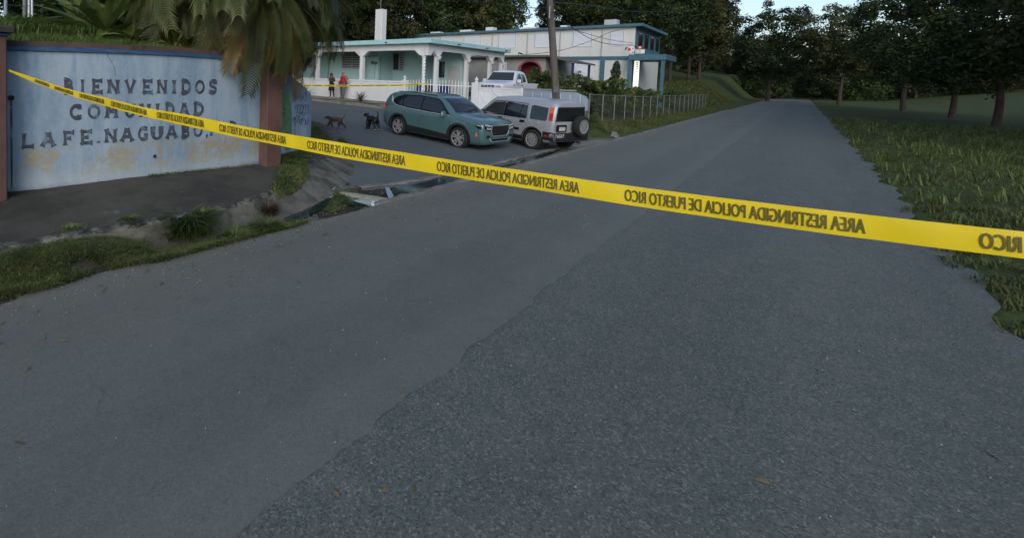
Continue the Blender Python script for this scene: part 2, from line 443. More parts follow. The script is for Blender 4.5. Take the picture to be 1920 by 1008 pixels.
class MB:
    def __init__(self): self.v = []; self.f = []; self.m = []
    def add(self, vs, fs, mi=0):
        b = len(self.v)
        self.v += [tuple(p) for p in vs]
        self.f += [tuple(i + b for i in f) for f in fs]
        self.m += [mi] * len(fs)
        return self
    def box(self, x0, x1, y0, y1, z0, z1, mi=0, M=None):
        vs = [Vector((x, y, z)) for x in (x0, x1) for y in (y0, y1) for z in (z0, z1)]
        if M: vs = [M @ p for p in vs]
        return self.add(vs, [(0, 1, 3, 2), (4, 6, 7, 5), (0, 4, 5, 1), (2, 3, 7, 6), (0, 2, 6, 4), (1, 5, 7, 3)], mi)
    def bbox(self, x0, x1, y0, y1, z0, z1, b=.01, mi=0, M=None):
        """box with bevelled vertical and top edges"""
        pts = [(x0 + b, y0), (x1 - b, y0), (x1, y0 + b), (x1, y1 - b), (x1 - b, y1), (x0 + b, y1), (x0, y1 - b), (x0, y0 + b)]
        cx, cy = (x0 + x1) / 2, (y0 + y1) / 2
        vs = [Vector((p[0], p[1], z0)) for p in pts] + [Vector((p[0], p[1], z1 - b)) for p in pts]
        ins = [(x0 + b, y0 + b), (x1 - b, y0 + b), (x1 - b, y0 + b), (x1 - b, y1 - b), (x1 - b, y1 - b), (x0 + b, y1 - b), (x0 + b, y1 - b), (x0 + b, y0 + b)]
        vs += [Vector((p[0], p[1], z1)) for p in ins]
        fs = []
        for k in (0, 8):
            for i in range(8):
                j = (i + 1) % 8
                fs.append((k + i, k + j, k + 8 + j, k + 8 + i))
        fs += [tuple(range(7, -1, -1)), (16, 17, 19, 21), ]
        if M: vs = [M @ p for p in vs]
        return self.add(vs, fs, mi)
    def prism(self, poly, fn, d0, d1, mi=0):
        """poly: 2-D outline; fn(a, b, d) -> point; extruded from d0 to d1"""
        n = len(poly)
        vs = [fn(a, b, d0) for a, b in poly] + [fn(a, b, d1) for a, b in poly]
        tris = tessellate_polygon([[Vector((a, b, 0)) for a, b in poly]])
        fs = [tuple(t) for t in tris] + [tuple(i + n for i in reversed(t)) for t in tris]
        fs += [(i, i + n, (i + 1) % n + n, (i + 1) % n) for i in range(n)]
        return self.add(vs, fs, mi)
    def tube(self, pts, r, n=6, mi=0, caps=True):
        pts = [Vector(p) for p in pts]
        rs = r if isinstance(r, (list, tuple)) else [r] * len(pts)
        vs, fs = [], []
        prev = None
        for i, p in enumerate(pts):
            t = (pts[min(i + 1, len(pts) - 1)] - pts[max(i - 1, 0)]).normalized()
            if prev is None:
                a = t.orthogonal().normalized()
            else:
                a = (prev - t * prev.dot(t))
                a = a.normalized() if a.length > 1e-6 else t.orthogonal().normalized()
            prev = a
            b = t.cross(a)
            for k in range(n):
                an = 2 * math.pi * k / n
                vs.append(p + (a * math.cos(an) + b * math.sin(an)) * rs[i])
        for i in range(len(pts) - 1):
            for k in range(n):
                fs.append((i * n + k, i * n + (k + 1) % n, (i + 1) * n + (k + 1) % n, (i + 1) * n + k))
        if caps:
            fs.append(tuple(range(n - 1, -1, -1)))
            fs.append(tuple((len(pts) - 1) * n + k for k in range(n)))
        return self.add(vs, fs, mi)
    def lathe(self, prof, c=(0, 0, 0), n=16, mi=0, axis='z', caps=True):
        vs, fs = [], []
        c = Vector(c)
        for r, h in prof:
            for k in range(n):
                an = 2 * math.pi * k / n
                p = (r * math.cos(an), r * math.sin(an), h) if axis == 'z' else (r * math.cos(an), h, r * math.sin(an))
                vs.append(c + Vector(p))
        for i in range(len(prof) - 1):
            for k in range(n):
                a, b, d, e = i * n + k, i * n + (k + 1) % n, (i + 1) * n + (k + 1) % n, (i + 1) * n + k
                fs.append((a, b, d, e) if axis == 'z' else (a, e, d, b))
        if not caps: return self.add(vs, fs, mi)
        fs.append(tuple(range(n - 1, -1, -1)) if axis == 'z' else tuple(range(n)))
        k0 = (len(prof) - 1) * n
        fs.append(tuple(k0 + k for k in range(n)) if axis == 'z' else tuple(k0 + k for k in range(n - 1, -1, -1)))
        return self.add(vs, fs, mi)
    def mesh(self, name, mats, smooth=False):
        me = bpy.data.meshes.new(name)
        me.from_pydata(self.v, [], self.f)
        for k in (mats if isinstance(mats, (list, tuple)) else [mats]): me.materials.append(MATS[k])
        if any(self.m): me.polygons.foreach_set('material_index', self.m)
        if smooth:
            me.polygons.foreach_set('use_smooth', [True] * len(me.polygons))
            try: me.set_sharp_from_angle(angle=math.radians(38))
            except Exception: pass
        me.update()
        return me
    def build(self, name, mats, parent=None, smooth=False):
        return link_mesh(name, self.mesh(name, mats, smooth), parent)
def sheet(name, xs, ys, hf, material, kind='structure', keep=None):
    """height-field sheet over a grid"""
    mb = MB()
    vs = [(x, y, hf(x, y)) for x in xs for y in ys]
    n = len(ys)
    fs = []
    for i in range(len(xs) - 1):
        for j in range(n - 1):
            if keep and not keep((xs[i] + xs[i + 1]) / 2, (ys[j] + ys[j + 1]) / 2): continue
            fs.append((i * n + j, (i + 1) * n + j, (i + 1) * n + j + 1, i * n + j + 1))
    mb.add(vs, fs)
    o = mb.build(name, material, smooth=True)
    return tag(o, kind=kind)
def rng(a, b, step):
    n = max(1, int(round((b - a) / step)))
    return [a + (b - a) * i / n for i in range(n + 1)]
def copy_tree(o, parent=None):
    c = o.copy(); COL.objects.link(c); c.parent = parent
    for ch in list(o.children): copy_tree(ch, c)
    return c

# ------------------------------------------------------------------ ground heights
ROAD_L, ROAD_R = -1.5, 4.72          # the main road's edges in Y
def street_z(s, t):
    g = -.15 + .034 * max(0, min(t, 12) - 5.3) + .02 * max(0, t - 12)
    g += .036 * max(0, s - 14) * sm(t, 6, 12)
    if t < 5.3: g = lerp(0, -.15, sm(t, 4.70, 5.05))
    return g
CURB_Y = 20.7
def walk_z(t): return interp(t, [6.6, 12, 16, 24, 60], [.34, .46, .60, .68, .9])
def yard_z(s, t):
    k = sm(t, 6.6, 12.5)
    z = interp(s, [23.5, 33, 70], [.34, .10, .05])
    z = lerp(z, .62 + max(0, s - 23.5) * .036, k)
    hill = min(28, max(0, s - 60)) * .26 * sm(t, 14, 40) + min(25, max(0, t - 40)) * .16
    return z + hill
def ground_z(s, t):
    if t < ROAD_L: return -.05 + .16 * sm(-t, 1.5, 3) + max(0, -t - 14) * .16
    if t < ROAD_R: return -.05
    if s > 22.5: return lerp(-.06, yard_z(s, t), sm(t, 4.75, 6.3)) - .04
    if s > 6: return street_z(s, t) - .06
    return -.2
gx = [-90, -60, -40] + rng(-30, 30, 1.) + rng(32, 80, 2.)[0:] + [90, 105, 130, 170, 240, 400]
gy = [-400, -240, -150, -100, -70, -50, -40, -30, -24, -18] + rng(-14, 4, 1.) + rng(4.5, 8, .35) + rng(9, 40, 1.) + [45, 50, 60, 75, 100, 140, 200, 400]
ground = sheet('ground', gx, gy, ground_z, 'lawn_soil')
def road_edge(s): return interp(s, [-14, .5, 2.2, 4, 99], [5.06, 5.0, 4.87, 4.74, 4.72]) + .025 * math.sin(s * 3.1) * math.sin(s * 1.37 + 1)
def road_right(s): return ROAD_L + .10 * math.sin(s * 1.9) * math.sin(s * .73 + 2) + .05 * math.sin(s * 5.3)
mb = MB(); xs = rng(-30, 0, .5) + rng(.12, 26, .12) + rng(26.5, 160, 2.); ks = rng(0, 1, .05)
for s in xs:
    for k in ks:
        t = lerp(road_right(s), road_edge(s), k)
        mb.v.append((s, t, .012 * math.cos((t - 1.6) / 3.1 * 1.3) - .004 + (.0 if s > 4.4 else .0)))
n = len(ks)
for i in range(len(xs) - 1):
    for j in range(n - 1): mb.f.append((i * n + j, (i + 1) * n + j, (i + 1) * n + j + 1, i * n + j + 1)); mb.m.append(0)
main_road = tag(mb.build('main_road', 'asphalt', smooth=True), kind='structure')
# side street sheet: from the gutter back between its two kerbs
def left_kerb(t):
    """X of the corner kerb's foot at side-street distance t"""
    return interp(t, [5.2, 5.6, 6.2, 7.0, 8.0, 9.3, 11.7, 13.4, 14.5, 60], [3.0, 5.2, 6.9, 8.1, 9.2, 10.8, 12.6, 13.75, 14.0, 14.3])
sxs = rng(0, 1, 1 / 34.)
mb = MB(); rows = rng(4.73, 9, .12) + rng(9.4, 60, .8)
for t in rows:
    x0 = left_kerb(t) - .25; x1 = interp(t, [4.7, 5.8, 6.6, 30], [24, 22.0, CURB_Y + .1, CURB_Y + .1])
    for k in sxs:
        s = lerp(x0, x1, k)
        mb.v.append((s, t, street_z(s, t)))
n = len(sxs)
for i in range(len(rows) - 1):
    for j in range(n - 1):
        mb.f.append((i * n + j, i * n + j + 1, (i + 1) * n + j + 1, (i + 1) * n + j)); mb.m.append(0)
tag(mb.build('side_street', 'street_asphalt', smooth=True), kind='structure')

# pale concrete edging strips along the gutter
def strip(name, pts, wd, hh, material, seed=0, jag=.03, parent=None):
    """broken concrete strip following plan points (x, y, z)"""
    rd = random.Random(seed)
    mb = MB(); P = []
    for i in range(len(pts) - 1):
        a, b = Vector(pts[i]), Vector(pts[i + 1])
        k = max(1, int((b - a).length / .12))
        P += [a.lerp(b, j / k) for j in range(k)]
    P.append(Vector(pts[-1]))
    prof = [(-.5, -.12), (-.46, .6), (-.28, 1.), (.3, .95), (.46, .5), (.5, -.12)]
    for i, p in enumerate(P):
        t = (P[min(i + 1, len(P) - 1)] - P[max(i - 1, 0)]); t.z = 0; t.normalize()
        nrm = Vector((-t.y, t.x, 0))
        jw = 1 + rd.uniform(-1, 1) * jag * 6; jz = rd.uniform(-.3, .3) * hh
        for q, h in prof:
            mb.v.append(p + nrm * (q * wd * jw + rd.uniform(-jag, jag)) + Vector((0, 0, h * hh + (jz if h > 0 else 0))))
    n = len(prof)
    for i in range(len(P) - 1):
        for j in range(n - 1):
            mb.f.append((i * n + j, (i + 1) * n + j, (i + 1) * n + j + 1, i * n + j + 1)); mb.m.append(0)
    return mb.build(name, material, parent, smooth=True)
tag(strip('gutter_edge', [(6.2, 4.80, -.03), (9, 4.80, -.03), (13, 4.84, -.03), (17, 4.84, -.03), (22, 4.82, -.03), (30, 4.8, -.03), (60, 4.8, -.03)], .22, .035, 'light_concrete', 3), kind='structure')
tag(strip('gutter_edge', [(7.2, 6.05, -.12), (8.6, 5.75, -.13), (10.2, 5.62, -.12), (12, 5.6, -.12), (14.5, 5.6, -.12), (17, 5.65, -.11)], .20, .025, 'light_concrete', 4), kind='structure')
# the broken concrete apron right of the cars, up to the grass verge
def apron_z(s, t): return lerp(-.1, ground_z(s, t) + .03, sm(t, 4.9, 5.6)) + .05 * sm(t, 5.2, 5.6) + .006 * math.sin(s * 7) * math.cos(t * 9)
mb = MB(); xs = rng(17.2, 33, .4)
for s in xs:
    for k in rng(0, 1, .2):
        t = lerp(5.0, interp(s, [17, 18, 20, 23, 33], [6.1, 5.9, 5.65, 5.35, 5.12]) + .08 * math.sin(s * 3.1), k)
        mb.v.append((s, t, apron_z(s, t)))
for i in range(len(xs) - 1):
    for j in range(5):
        mb.f.append((i * 6 + j, (i + 1) * 6 + j, (i + 1) * 6 + j + 1, i * 6 + j + 1)); mb.m.append(0)
tag(mb.build('apron', 'light_concrete', smooth=True), kind='structure')

# pavement in front of the turquoise house, with kerb
mb = MB(); ts = rng(6.5, 60, .8); us = [CURB_Y, CURB_Y + .02, CURB_Y + .18, CURB_Y + .2, 22.2, 23.6]
for t in ts:
    zz = walk_z(t); lo = street_z(CURB_Y, t) - .05
    drop = sm(abs(t - 14), 2.0, 3.2) if 10 < t < 18 else 1        # dropped kerb at the gate
    top = lerp(street_z(CURB_Y, t) + .03, zz, drop)
    for i, s in enumerate(us):
        z = [lo, top - .02, top, top, lerp(top, zz, .7), zz][i]
        mb.v.append((s + (.03 * math.sin(t * 2.3) if i < 4 else 0), t, z))
n = len(us)
for i in range(len(ts) - 1):
    for j in range(n - 1):
        mb.f.append((i * n + j, i * n + j + 1, (i + 1) * n + j + 1, (i + 1) * n + j)); mb.m.append(0)
mat('house_walk', (.20, .185, .155), .9, .2, 1.6, .4, 30, dirt=(.10, .10, .06), dscale=1.1, dthr=(.48, .68))
tag(mb.build('house_pavement', 'house_walk', smooth=True), kind='structure')

# raised concrete driveway in the yard behind the gate
mb = MB().box(23.72, 37.5, 9.75, 15.2, .2, .80)
tag(mb.build('driveway', 'house_walk'), kind='structure')
# ------------------------------------------------------------------ corner pavement under the painted wall
WALL = [(1.45, 7.47, .36), (1.57, 7.44, .37), (2.08, 7.29, .40), (2.75, 7.15, .42), (3.35, 7.06, .44), (3.79, 7.03, .43), (4.4, 7.03, .41), (4.85, 7.05, .39), (5.41, 7.10, .37), (5.62, 7.14, .36)]
WALL2 = [(5.78, 7.22), (6.1, 7.42), (6.5, 7.62), (6.96, 7.80), (7.4, 7.94), (7.8, 8.12), (8.15, 8.42), (8.42, 8.9), (8.56, 9.6), (8.62, 11), (8.62, 16)]
stations = []   # (back point, crest point, foot point)
def S(back, crest, foot): stations.append((Vector(back), Vector(crest), Vector(foot)))
S((-14, 8.2, .30), (-14, 6.0, .17), (-14, 5.78, -.10))
S((-4, 7.9, .32), (-4, 5.85, .19), (-4, 5.70, -.10))
S((0.6, 7.6, .35), (.6, 5.76, .20), (.6, 5.66, -.14))
S((1.57, 7.44, .37), (1.6, 5.66, .20), (1.6, 5.56, -.14))
S((2.75, 7.15, .42), (2.6, 5.54, .21), (2.6, 5.44, -.15))
S((3.79, 7.03, .43), (3.55, 5.50, .21), (3.6, 5.38, -.15))
S((4.85, 7.05, .39), (4.5, 5.66, .22), (4.65, 5.42, -.16))
S((5.41, 7.10, .37), (5.3, 6.06, .24), (5.7, 5.66, -.16))
S((5.85, 7.25, .36), (6.05, 6.5, .28), (6.85, 6.1, -.14))
S((6.5, 7.62, .36), (6.9, 7.15, .26), (7.9, 6.8, -.11))
S((7.4, 7.94, .35), (8.0, 7.75, .20), (9.0, 7.75, -.05))
S((8.15, 8.42, .33), (9.4, 8.7, .15), (10.2, 8.75, -.01))
S((8.56, 9.6, .31), (10.9, 10.3, .15), (11.4, 10.2, .04))
S((8.62, 11, .3), (12.25, 11.7, .18), (12.65, 11.7, .10))
S((8.62, 13, .3), (13.35, 13.4, .24), (13.75, 13.4, .15))
S((8.62, 16, .35), (13.8, 16, .30), (14.15, 16, .21))
S((8.62, 60, .6), (13.9, 60, .7), (14.25, 60, .6))
def cat(P, f):
    i = min(int(f), len(P) - 2); u = f - i
    p0, p1, p2, p3 = P[max(i - 1, 0)], P[i], P[i + 1], P[min(i + 2, len(P) - 1)]
    if (p1 - p0).length > 3 * (p2 - p1).length: p0 = p1
    if (p3 - p2).length > 3 * (p2 - p1).length: p3 = p2
    return .5 * ((2 * p1) + (p2 - p0) * u + (2 * p0 - 5 * p1 + 4 * p2 - p3) * u * u + (3 * p1 - p0 - 3 * p2 + p3) * u ** 3)
rd = random.Random(5)
mb = MB(); fr = rng(0, len(stations) - 1, .1); n = 14
for f in fr:
    b = cat([s[0] for s in stations], f); c = cat([s[1] for s in stations], f); ft = cat([s[2] for s in stations], f)
    row = [b + (b - c).normalized() * .35 + Vector((0, 0, -.05))] + [b.lerp(c, k) for k in (0, .2, .4, .6, .8, .94, .99)]
    row[1:] = [p + Vector((0, 0, rd.uniform(-.006, .006))) for p in row[1:]]
    lip = c + Vector((0, 0, rd.uniform(-.03, .008)))
    o_ = (ft - b); o_.z = 0; o_.normalize()
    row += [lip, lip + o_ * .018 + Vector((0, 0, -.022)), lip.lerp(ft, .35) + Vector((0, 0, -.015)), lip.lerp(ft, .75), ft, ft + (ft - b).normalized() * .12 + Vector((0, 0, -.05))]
    mb.v += [tuple(p) for p in row]
for i in range(len(fr) - 1):
    for j in range(n - 1):
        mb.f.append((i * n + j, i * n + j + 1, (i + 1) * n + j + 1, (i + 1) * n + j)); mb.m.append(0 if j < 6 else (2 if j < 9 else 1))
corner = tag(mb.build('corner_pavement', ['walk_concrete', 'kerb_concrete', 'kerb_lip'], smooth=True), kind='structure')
try: corner.data.set_sharp_from_angle(angle=math.radians(24))
except Exception: pass
# ditch floor between kerb and road, and the muddy junction of the gutters
def ditch_z(s, t):
    e = road_edge(s)
    z = lerp(-.012, -.17, sm(t, e - .05, e + .25))
    z = lerp(z, lerp(-.01, .09, sm(t, e, e + .45)), 1 - sm(s, 1.9, 2.9))
    if s > 4.8 and t > road_edge(s) + .08: z = lerp(z, max(-.134, street_z(s, t) + .008), sm(s, 4.8, 5.6) * sm(t, road_edge(s) + .08, road_edge(s) + .3))
    return z + lerp(.02, .007, sm(s, 4.6, 5.2)) * math.sin(s * 3.3 + t * 5) * math.sin(s * 1.7) * sm(t, 4.7, 4.95)
sheet('ditch', rng(-14, 0, .5) + rng(.1, 8.2, .06), rng(4.66, 6.4, .05), lambda s, t: ditch_z(s, t) + .004, 'mud', keep=lambda s, t: t < interp(s, [-14, .6, 1.6, 2.6, 4], [5.95, 5.75, 5.65, 5.52, 5.48]) + max(0, min(s - 4.2, 2.4)) * .36 + .07 * math.sin(s * 5.1) * math.sin(s * 2.3 + 1) and s < 7.7 + .25 * math.sin(t * 7) + .2 * math.sin(t * 17) - (t - 5) * .5)
def px_patch(name, pts, z, material, kind='structure', zf=None):
    """flat sheet on the ground through pixel outline points"""
    mb = MB(); P = [at_z(x, y, z) for x, y in pts]
    n = len(P); c = sum(P, Vector()) / n
    ring = []
    for i in range(n):
        a, b = P[i], P[(i + 1) % n]
        ring += [a, a.lerp(b, .33) + (c - a.lerp(b, .33)) * random.Random(i * 7 + n).uniform(-.05, .09), a.lerp(b, .66) + (c - a.lerp(b, .66)) * random.Random(i * 11 + n).uniform(-.05, .09)]
    mb.add([c] + ring, [(0, i + 1, (i + 1) % len(ring) + 1) for i in range(len(ring))])
    return tag(mb.build(name, material), kind=kind)
px_patch('puddle', [(715, 364), (760, 349), (812, 337), (856, 329), (892, 328), (872, 339), (838, 352), (792, 367), (752, 379), (728, 379)], -.118, 'gutter_water')
px_patch('puddle', [(526, 396), (556, 386), (590, 379), (612, 374), (640, 372), (650, 378), (622, 388), (585, 402), (560, 414), (536, 413)], -.124, 'gutter_water')
px_patch('puddle', [(900, 322), (960, 306), (1005, 292), (1040, 281), (1052, 281), (1016, 297), (960, 313), (915, 325)], -.128, 'gutter_water')
px_patch('puddle', [(590, 372), (606, 360), (630, 357), (660, 364), (690, 374), (700, 384), (668, 386), (630, 384), (600, 380)], -.116, 'gutter_water')
px_patch('puddle', [(618, 318), (624, 318), (628, 334), (622, 346), (610, 350), (614, 336)], -.105, 'gutter_water')
# ------------------------------------------------------------------ painted entrance wall with lettering
def along(P, d):
    """plan point at arc length d of polyline P, its unit direction and interpolated z"""
    for i in range(len(P) - 1):
        a, b = P[i], P[i + 1]
        l = math.hypot(b[0] - a[0], b[1] - a[1])
        if d <= l or i == len(P) - 2:
            f = d / l
            q = [lerp(a[k], b[k], f) for k in range(len(a))]
            return q, ((b[0] - a[0]) / l, (b[1] - a[1]) / l)
        d -= l
def plen(P): return sum(math.hypot(P[i + 1][0] - P[i][0], P[i + 1][1] - P[i][1]) for i in range(len(P) - 1))
def hit_poly(P, x, y):
    """arc length and height where a pixel's ray meets the wall line P"""
    acc = 0; best = None
    for i in range(len(P) - 1):
        a, b = P[i], P[i + 1]
        l = math.hypot(b[0] - a[0], b[1] - a[1])
        f, z, k = on_seg(x, y, a, b)
        if -.02 <= f <= 1.02 and (best is None or k < best[2]): best = (acc + f * l, z, k)
        acc += l
    return best
def wall_mesh(P, zb, zt, th, name, material, parent, step=.12, off=0., vsteps=1):
    """vertical wall along plan line P; zb, zt functions of arc length; front face on the right of P's direction, th thick"""
    L = plen(P); mb = MB(); ds = rng(0, L, step)
    for d in ds:
        q, t = along(P, d)
        n = Vector((t[1], -t[0], 0))
        a = Vector((q[0], q[1], 0)) + n * off
        b = a - n * th
        z0, z1 = zb(d), zt(d)
        mb.v += [(a.x, a.y, z0), (a.x, a.y, z1), (b.x, b.y, z1), (b.x, b.y, z0)]
    for i in range(len(ds) - 1):
        k = i * 4; q = k + 4
        mb.f += [(k, q, q + 1, k + 1), (k + 1, q + 1, q + 2, k + 2), (k + 2, q + 2, q + 3, k + 3), (k + 3, q + 3, q, k)]
    e = (len(ds) - 1) * 4
    mb.f += [(0, 1, 2, 3), (e, e + 3, e + 2, e + 1)]
    mb.m = [0] * len(mb.f)
    o = mb.build(name, material, parent, smooth=True)
    return o
W2D = [(p[0], p[1]) for p in WALL]
WL = plen(W2D)
wall = empty('entrance_wall', (WALL[0][0], WALL[0][1], .3), 0, 'faded light blue painted wall with dark welcome lettering between brown pillars', 'wall')
def wpart(o):
    o.location = -Vector(wall.location); return o
wtop = lambda d: interp(d, [0, 1.2, 2.4, 3.2, WL], [2.30, 2.33, 2.34, 2.33, 2.28])
wpart(wall_mesh(W2D, lambda d: .2, wtop, .2, 'panel', 'faded_blue_paint', wall))
wpart(wall_mesh(W2D, lambda d: wtop(d) - .035, lambda d: wtop(d) + .022, .26, 'trim', 'blue_trim', wall, off=.035))
wpart(wall_mesh(W2D, lambda d: wtop(d) + .024, lambda d: wtop(d) + .095 + .004 * math.sin(d * 23), .26, 'coping', 'brown_coping', wall, off=.022))

# letter shapes: strokes with flared ends, unit box
def arc(cx, cy, rx, ry, a0, a1, n=14): return [(cx + rx * math.cos(math.radians(a0 + (a1 - a0) * i / n)), cy + ry * math.sin(math.radians(a0 + (a1 - a0) * i / n))) for i in range(n + 1)]
L_ = lambda *p: list(p)
GLY = {
 'I': [L_((.5, 0), (.5, 1))],
 'L': [L_((.22, 0), (.22, 1)), L_((.1, .09), (.95, .09))],
 'F': [L_((.22, 0), (.22, 1)), L_((.1, .90), (.98, .90)), L_((.2, .50), (.74, .50))],
 'E': [L_((.22, 0), (.22, 1)), L_((.1, .91), (.98, .91)), L_((.2, .50), (.68, .50)), L_((.1, .09), (1., .09))],
 'N': [L_((.16, 0), (.16, 1)), L_((.84, 0), (.84, 1)), L_((.12, .95), (.86, .05))],
 'V': [L_((.1, 1), (.5, .04)), L_((.9, 1), (.5, .04))],
 'A': [L_((.08, 0), (.48, .98)), L_((.92, 0), (.52, .98)), L_((.28, .36), (.72, .36))],
 'M': [L_((.14, 0), (.18, 1)), L_((.86, 0), (.82, 1)), L_((.16, .97), (.5, .40)), L_((.84, .97), (.5, .40))],
 'U': [L_((.16, 1), (.16, .42)) + arc(.5, .40, .34, .33, 180, 360) + L_((.84, 1))],
 'D': [L_((.20, 0), (.20, 1)), L_((.08, .92)) + arc(.45, .5, .43, .42, 90, -90) + L_((.08, .08))],
 'B': [L_((.20, 0), (.20, 1)), L_((.08, .93)) + arc(.5, .74, .32, .19, 90, -90, 8) + L_((.2, .54)), L_((.2, .53)) + arc(.52, .30, .38, .22, 90, -90, 8) + L_((.08, .08))],
 'P': [L_((.20, 0), (.20, 1)), L_((.08, .93)) + arc(.5, .70, .36, .23, 90, -90, 8) + L_((.2, .47))],
 'R': [L_((.20, 0), (.20, 1)), L_((.08, .93)) + arc(.5, .72, .34, .21, 90, -90, 8) + L_((.2, .50)), L_((.45, .5), (.92, 0))],
 'O': [arc(.5, .5, .42, .42, 0, 360, 24)],
 'C': [arc(.52, .5, .43, .42, 52, 308, 20), L_((.80, .70), (.80, 1.)), L_((.80, .30), (.80, .02))],
 'G': [arc(.52, .5, .43, .42, 52, 320, 20), L_((.80, .72), (.80, 1.)), L_((.58, .42), (.98, .42)), L_((.84, .42), (.84, .06))],
 'S': [arc(.5, .73, .34, .20, 40, 270, 14) + arc(.5, .28, .36, .21, 90, -140, 14)[1:], L_((.82, .72), (.84, 1.)), L_((.16, .28), (.14, .0))],
 '.': [L_((.15, .18), (.85, .22))],
 ',': [L_((.3, .3), (.7, .5)), L_((.7, .5), (.4, 0))],
}
def stroke_polys(ch, base=.225, flare=.23):
    out = []
    if ch == 'I': base, flare = .52, .42
    for st in GLY[ch]:
        closed = (abs(st[0][0] - st[-1][0]) + abs(st[0][1] - st[-1][1])) < 1e-4
        if len(st) == 2:
            a, b = st; st = [(lerp(a[0], b[0], k), lerp(a[1], b[1], k)) for k in (0, .12, .3, .5, .7, .88, 1)]
        l, r = [], []
        n = len(st)
        for i, p in enumerate(st):
            a = st[i - 1] if i > 0 else (st[-2] if closed else p)
            b = st[i + 1] if i < n - 1 else (st[1] if closed else p)
            dx, dy = b[0] - a[0], b[1] - a[1]; q = math.hypot(dx, dy) or 1
            nx, ny = -dy / q, dx / q
            f = abs(2 * i / (n - 1) - 1)
            wd = base / 2 + (0 if closed else flare / 2 * f ** 2.6)
            l.append((p[0] + nx * wd, p[1] + ny * wd)); r.append((p[0] - nx * wd, p[1] - ny * wd))
        out.append((l, r))
    return out
def glyph_on(P, ch, xl, xr, yt, yb, parent, base_loc, zoff=0):
    a = hit_poly(P, xl, (yt + yb) / 2); b = hit_poly(P, xr, (yt + yb) / 2)
    zt = hit_poly(P, (xl + xr) / 2, yt)[1]; zb = hit_poly(P, (xl + xr) / 2, yb)[1]
    mb = MB()
    asp = (zt - zb) / (b[0] - a[0])
    for si, (l, r) in enumerate(stroke_polys(ch)):
        vs = []
        for pts in (l, r):
            for (u, v) in pts:
                q, t = along(P, lerp(a[0], b[0], u))
                o = .004 + .0012 * si + zoff
                vs.append((q[0] + t[1] * o, q[1] - t[0] * o, lerp(zb, zt, v)))
        n = len(l)
        mb.add(vs, [(i, n + i, n + i + 1, i + 1) for i in range(n - 1)])
    o = mb.build('letter', 'letter_paint', parent)
    o.location = -Vector(base_loc)
    return o
rows = [
 ('BIENVENIDOS', [(119, 137), (150, 159), (171, 192), (201, 224), (234, 254), (266, 286), (294, 313), (321, 331), (339, 358), (366, 383), (391, 407)], (149, 175), (151, 176)),
 ('COMUNIDAD', [(131, 154), (165, 187), (197, 221), (234, 253), (261, 282), (290, 300), (309, 327), (336, 354), (362, 382)], (197, 224), (193, 216)),
 ('LAFE.NAGUABO,PR', [(39, 65), (77, 103), (117, 139), (149, 173), (180, 189), (196, 219), (226, 250), (259, 277), (283, 305), (311, 332), (339, 355), (363, 379), (384, 391), (393, 409), (429, 444)], (251, 278), (229, 252)),
]
for word, xs, L0, R0 in rows:
    x0, x1 = xs[0][0], xs[-1][1]
    for ch, (a, b) in zip(word, xs):
        f = ((a + b) / 2 - x0) / (x1 - x0)
        yt, yb = lerp(L0[0], R0[0], f), lerp(L0[1], R0[1], f)
        if ch == '.': yt, yb = lerp(yt, yb, .55), yb
        if ch == ',': yt, yb = lerp(yt, yb, .6), yb + 3
        glyph_on(W2D, ch, a, b, yt, yb, wall, wall.location)
# drain holes with dark stain below
mat('damp_stain', (.075, .085, .085), .8, .35, 8, dirt=(.20, .25, .28), dscale=6, dthr=(.55, .66))
for (x, y, r, dl) in ((21, 184, .040, 1.0), (290, 293, .028, 0)):
    d, z, k = hit_poly(W2D, x, y)
    q, t = along(W2D, d)
    n = Vector((t[1], -t[0], 0)); tv = Vector((t[0], t[1], 0))
    c = Vector((q[0], q[1], z))
    mb = MB(); vs = []
    ri = r * .82
    for rr, o in ((r, .0), (r, .012), (ri, .012), (ri, .004)):
        for i in range(18):
            an = 2 * math.pi * i / 18
            vs.append(c + n * o + tv * rr * math.cos(an) + Vector((0, 0, rr * math.sin(an))))
    fs = []
    for ring in range(3):
        for i in range(18):
            fs.append((ring * 18 + i, ring * 18 + (i + 1) % 18, ring * 18 + 18 + (i + 1) % 18, ring * 18 + 18 + i))
    mb.add(vs, fs)
    mb.add(vs[54:], [tuple(range(18))], 1)
    o = mb.build('drain_pipe', ['dark_edge', 'dark_room'], wall); o.location = -Vector(wall.location)
    if dl:
        mb = MB(); rd = random.Random(2); zs = rng(z - .045, .42, .06)
        for i, zz in enumerate(zs):
            wd = .012 + .03 * sm(i, 0, 5) + rd.uniform(-.006, .006)
            for sgn in (-1, 1):
                p = c + tv * (sgn * wd + rd.uniform(-.004, .004)) + n * .0025; mb.v.append((p.x, p.y, zz))
        for i in range(len(zs) - 1): mb.f.append((2 * i, 2 * i + 1, 2 * i + 3, 2 * i + 2)); mb.m.append(0)
        o = mb.build('stain', 'damp_stain', wall); o.location = -Vector(wall.location)
# the long crack
mb = MB(); rd = random.Random(9); prev = None
cr = [(201, 97), (202, 106), (207, 113), (213, 124), (216, 133), (217, 146)]
for i in range(len(cr) - 1):
    for k in rng(0, 1, .25)[:-1]:
        x, y = lerp(cr[i][0], cr[i + 1][0], k) + rd.uniform(-.7, .7), lerp(cr[i][1], cr[i + 1][1], k)
        d, z, _ = hit_poly(W2D, x, y); q, t = along(W2D, d)
        for sgn in (-1, 1):
            mb.v.append((q[0] + t[1] * .002 + t[0] * sgn * .0035, q[1] - t[0] * .002 + t[1] * sgn * .0035, z))
for i in range(len(mb.v) // 2 - 1): mb.f.append((2 * i, 2 * i + 1, 2 * i + 3, 2 * i + 2)); mb.m.append(0)
o = mb.build('crack', 'dark_edge', wall); o.location = -Vector(wall.location)

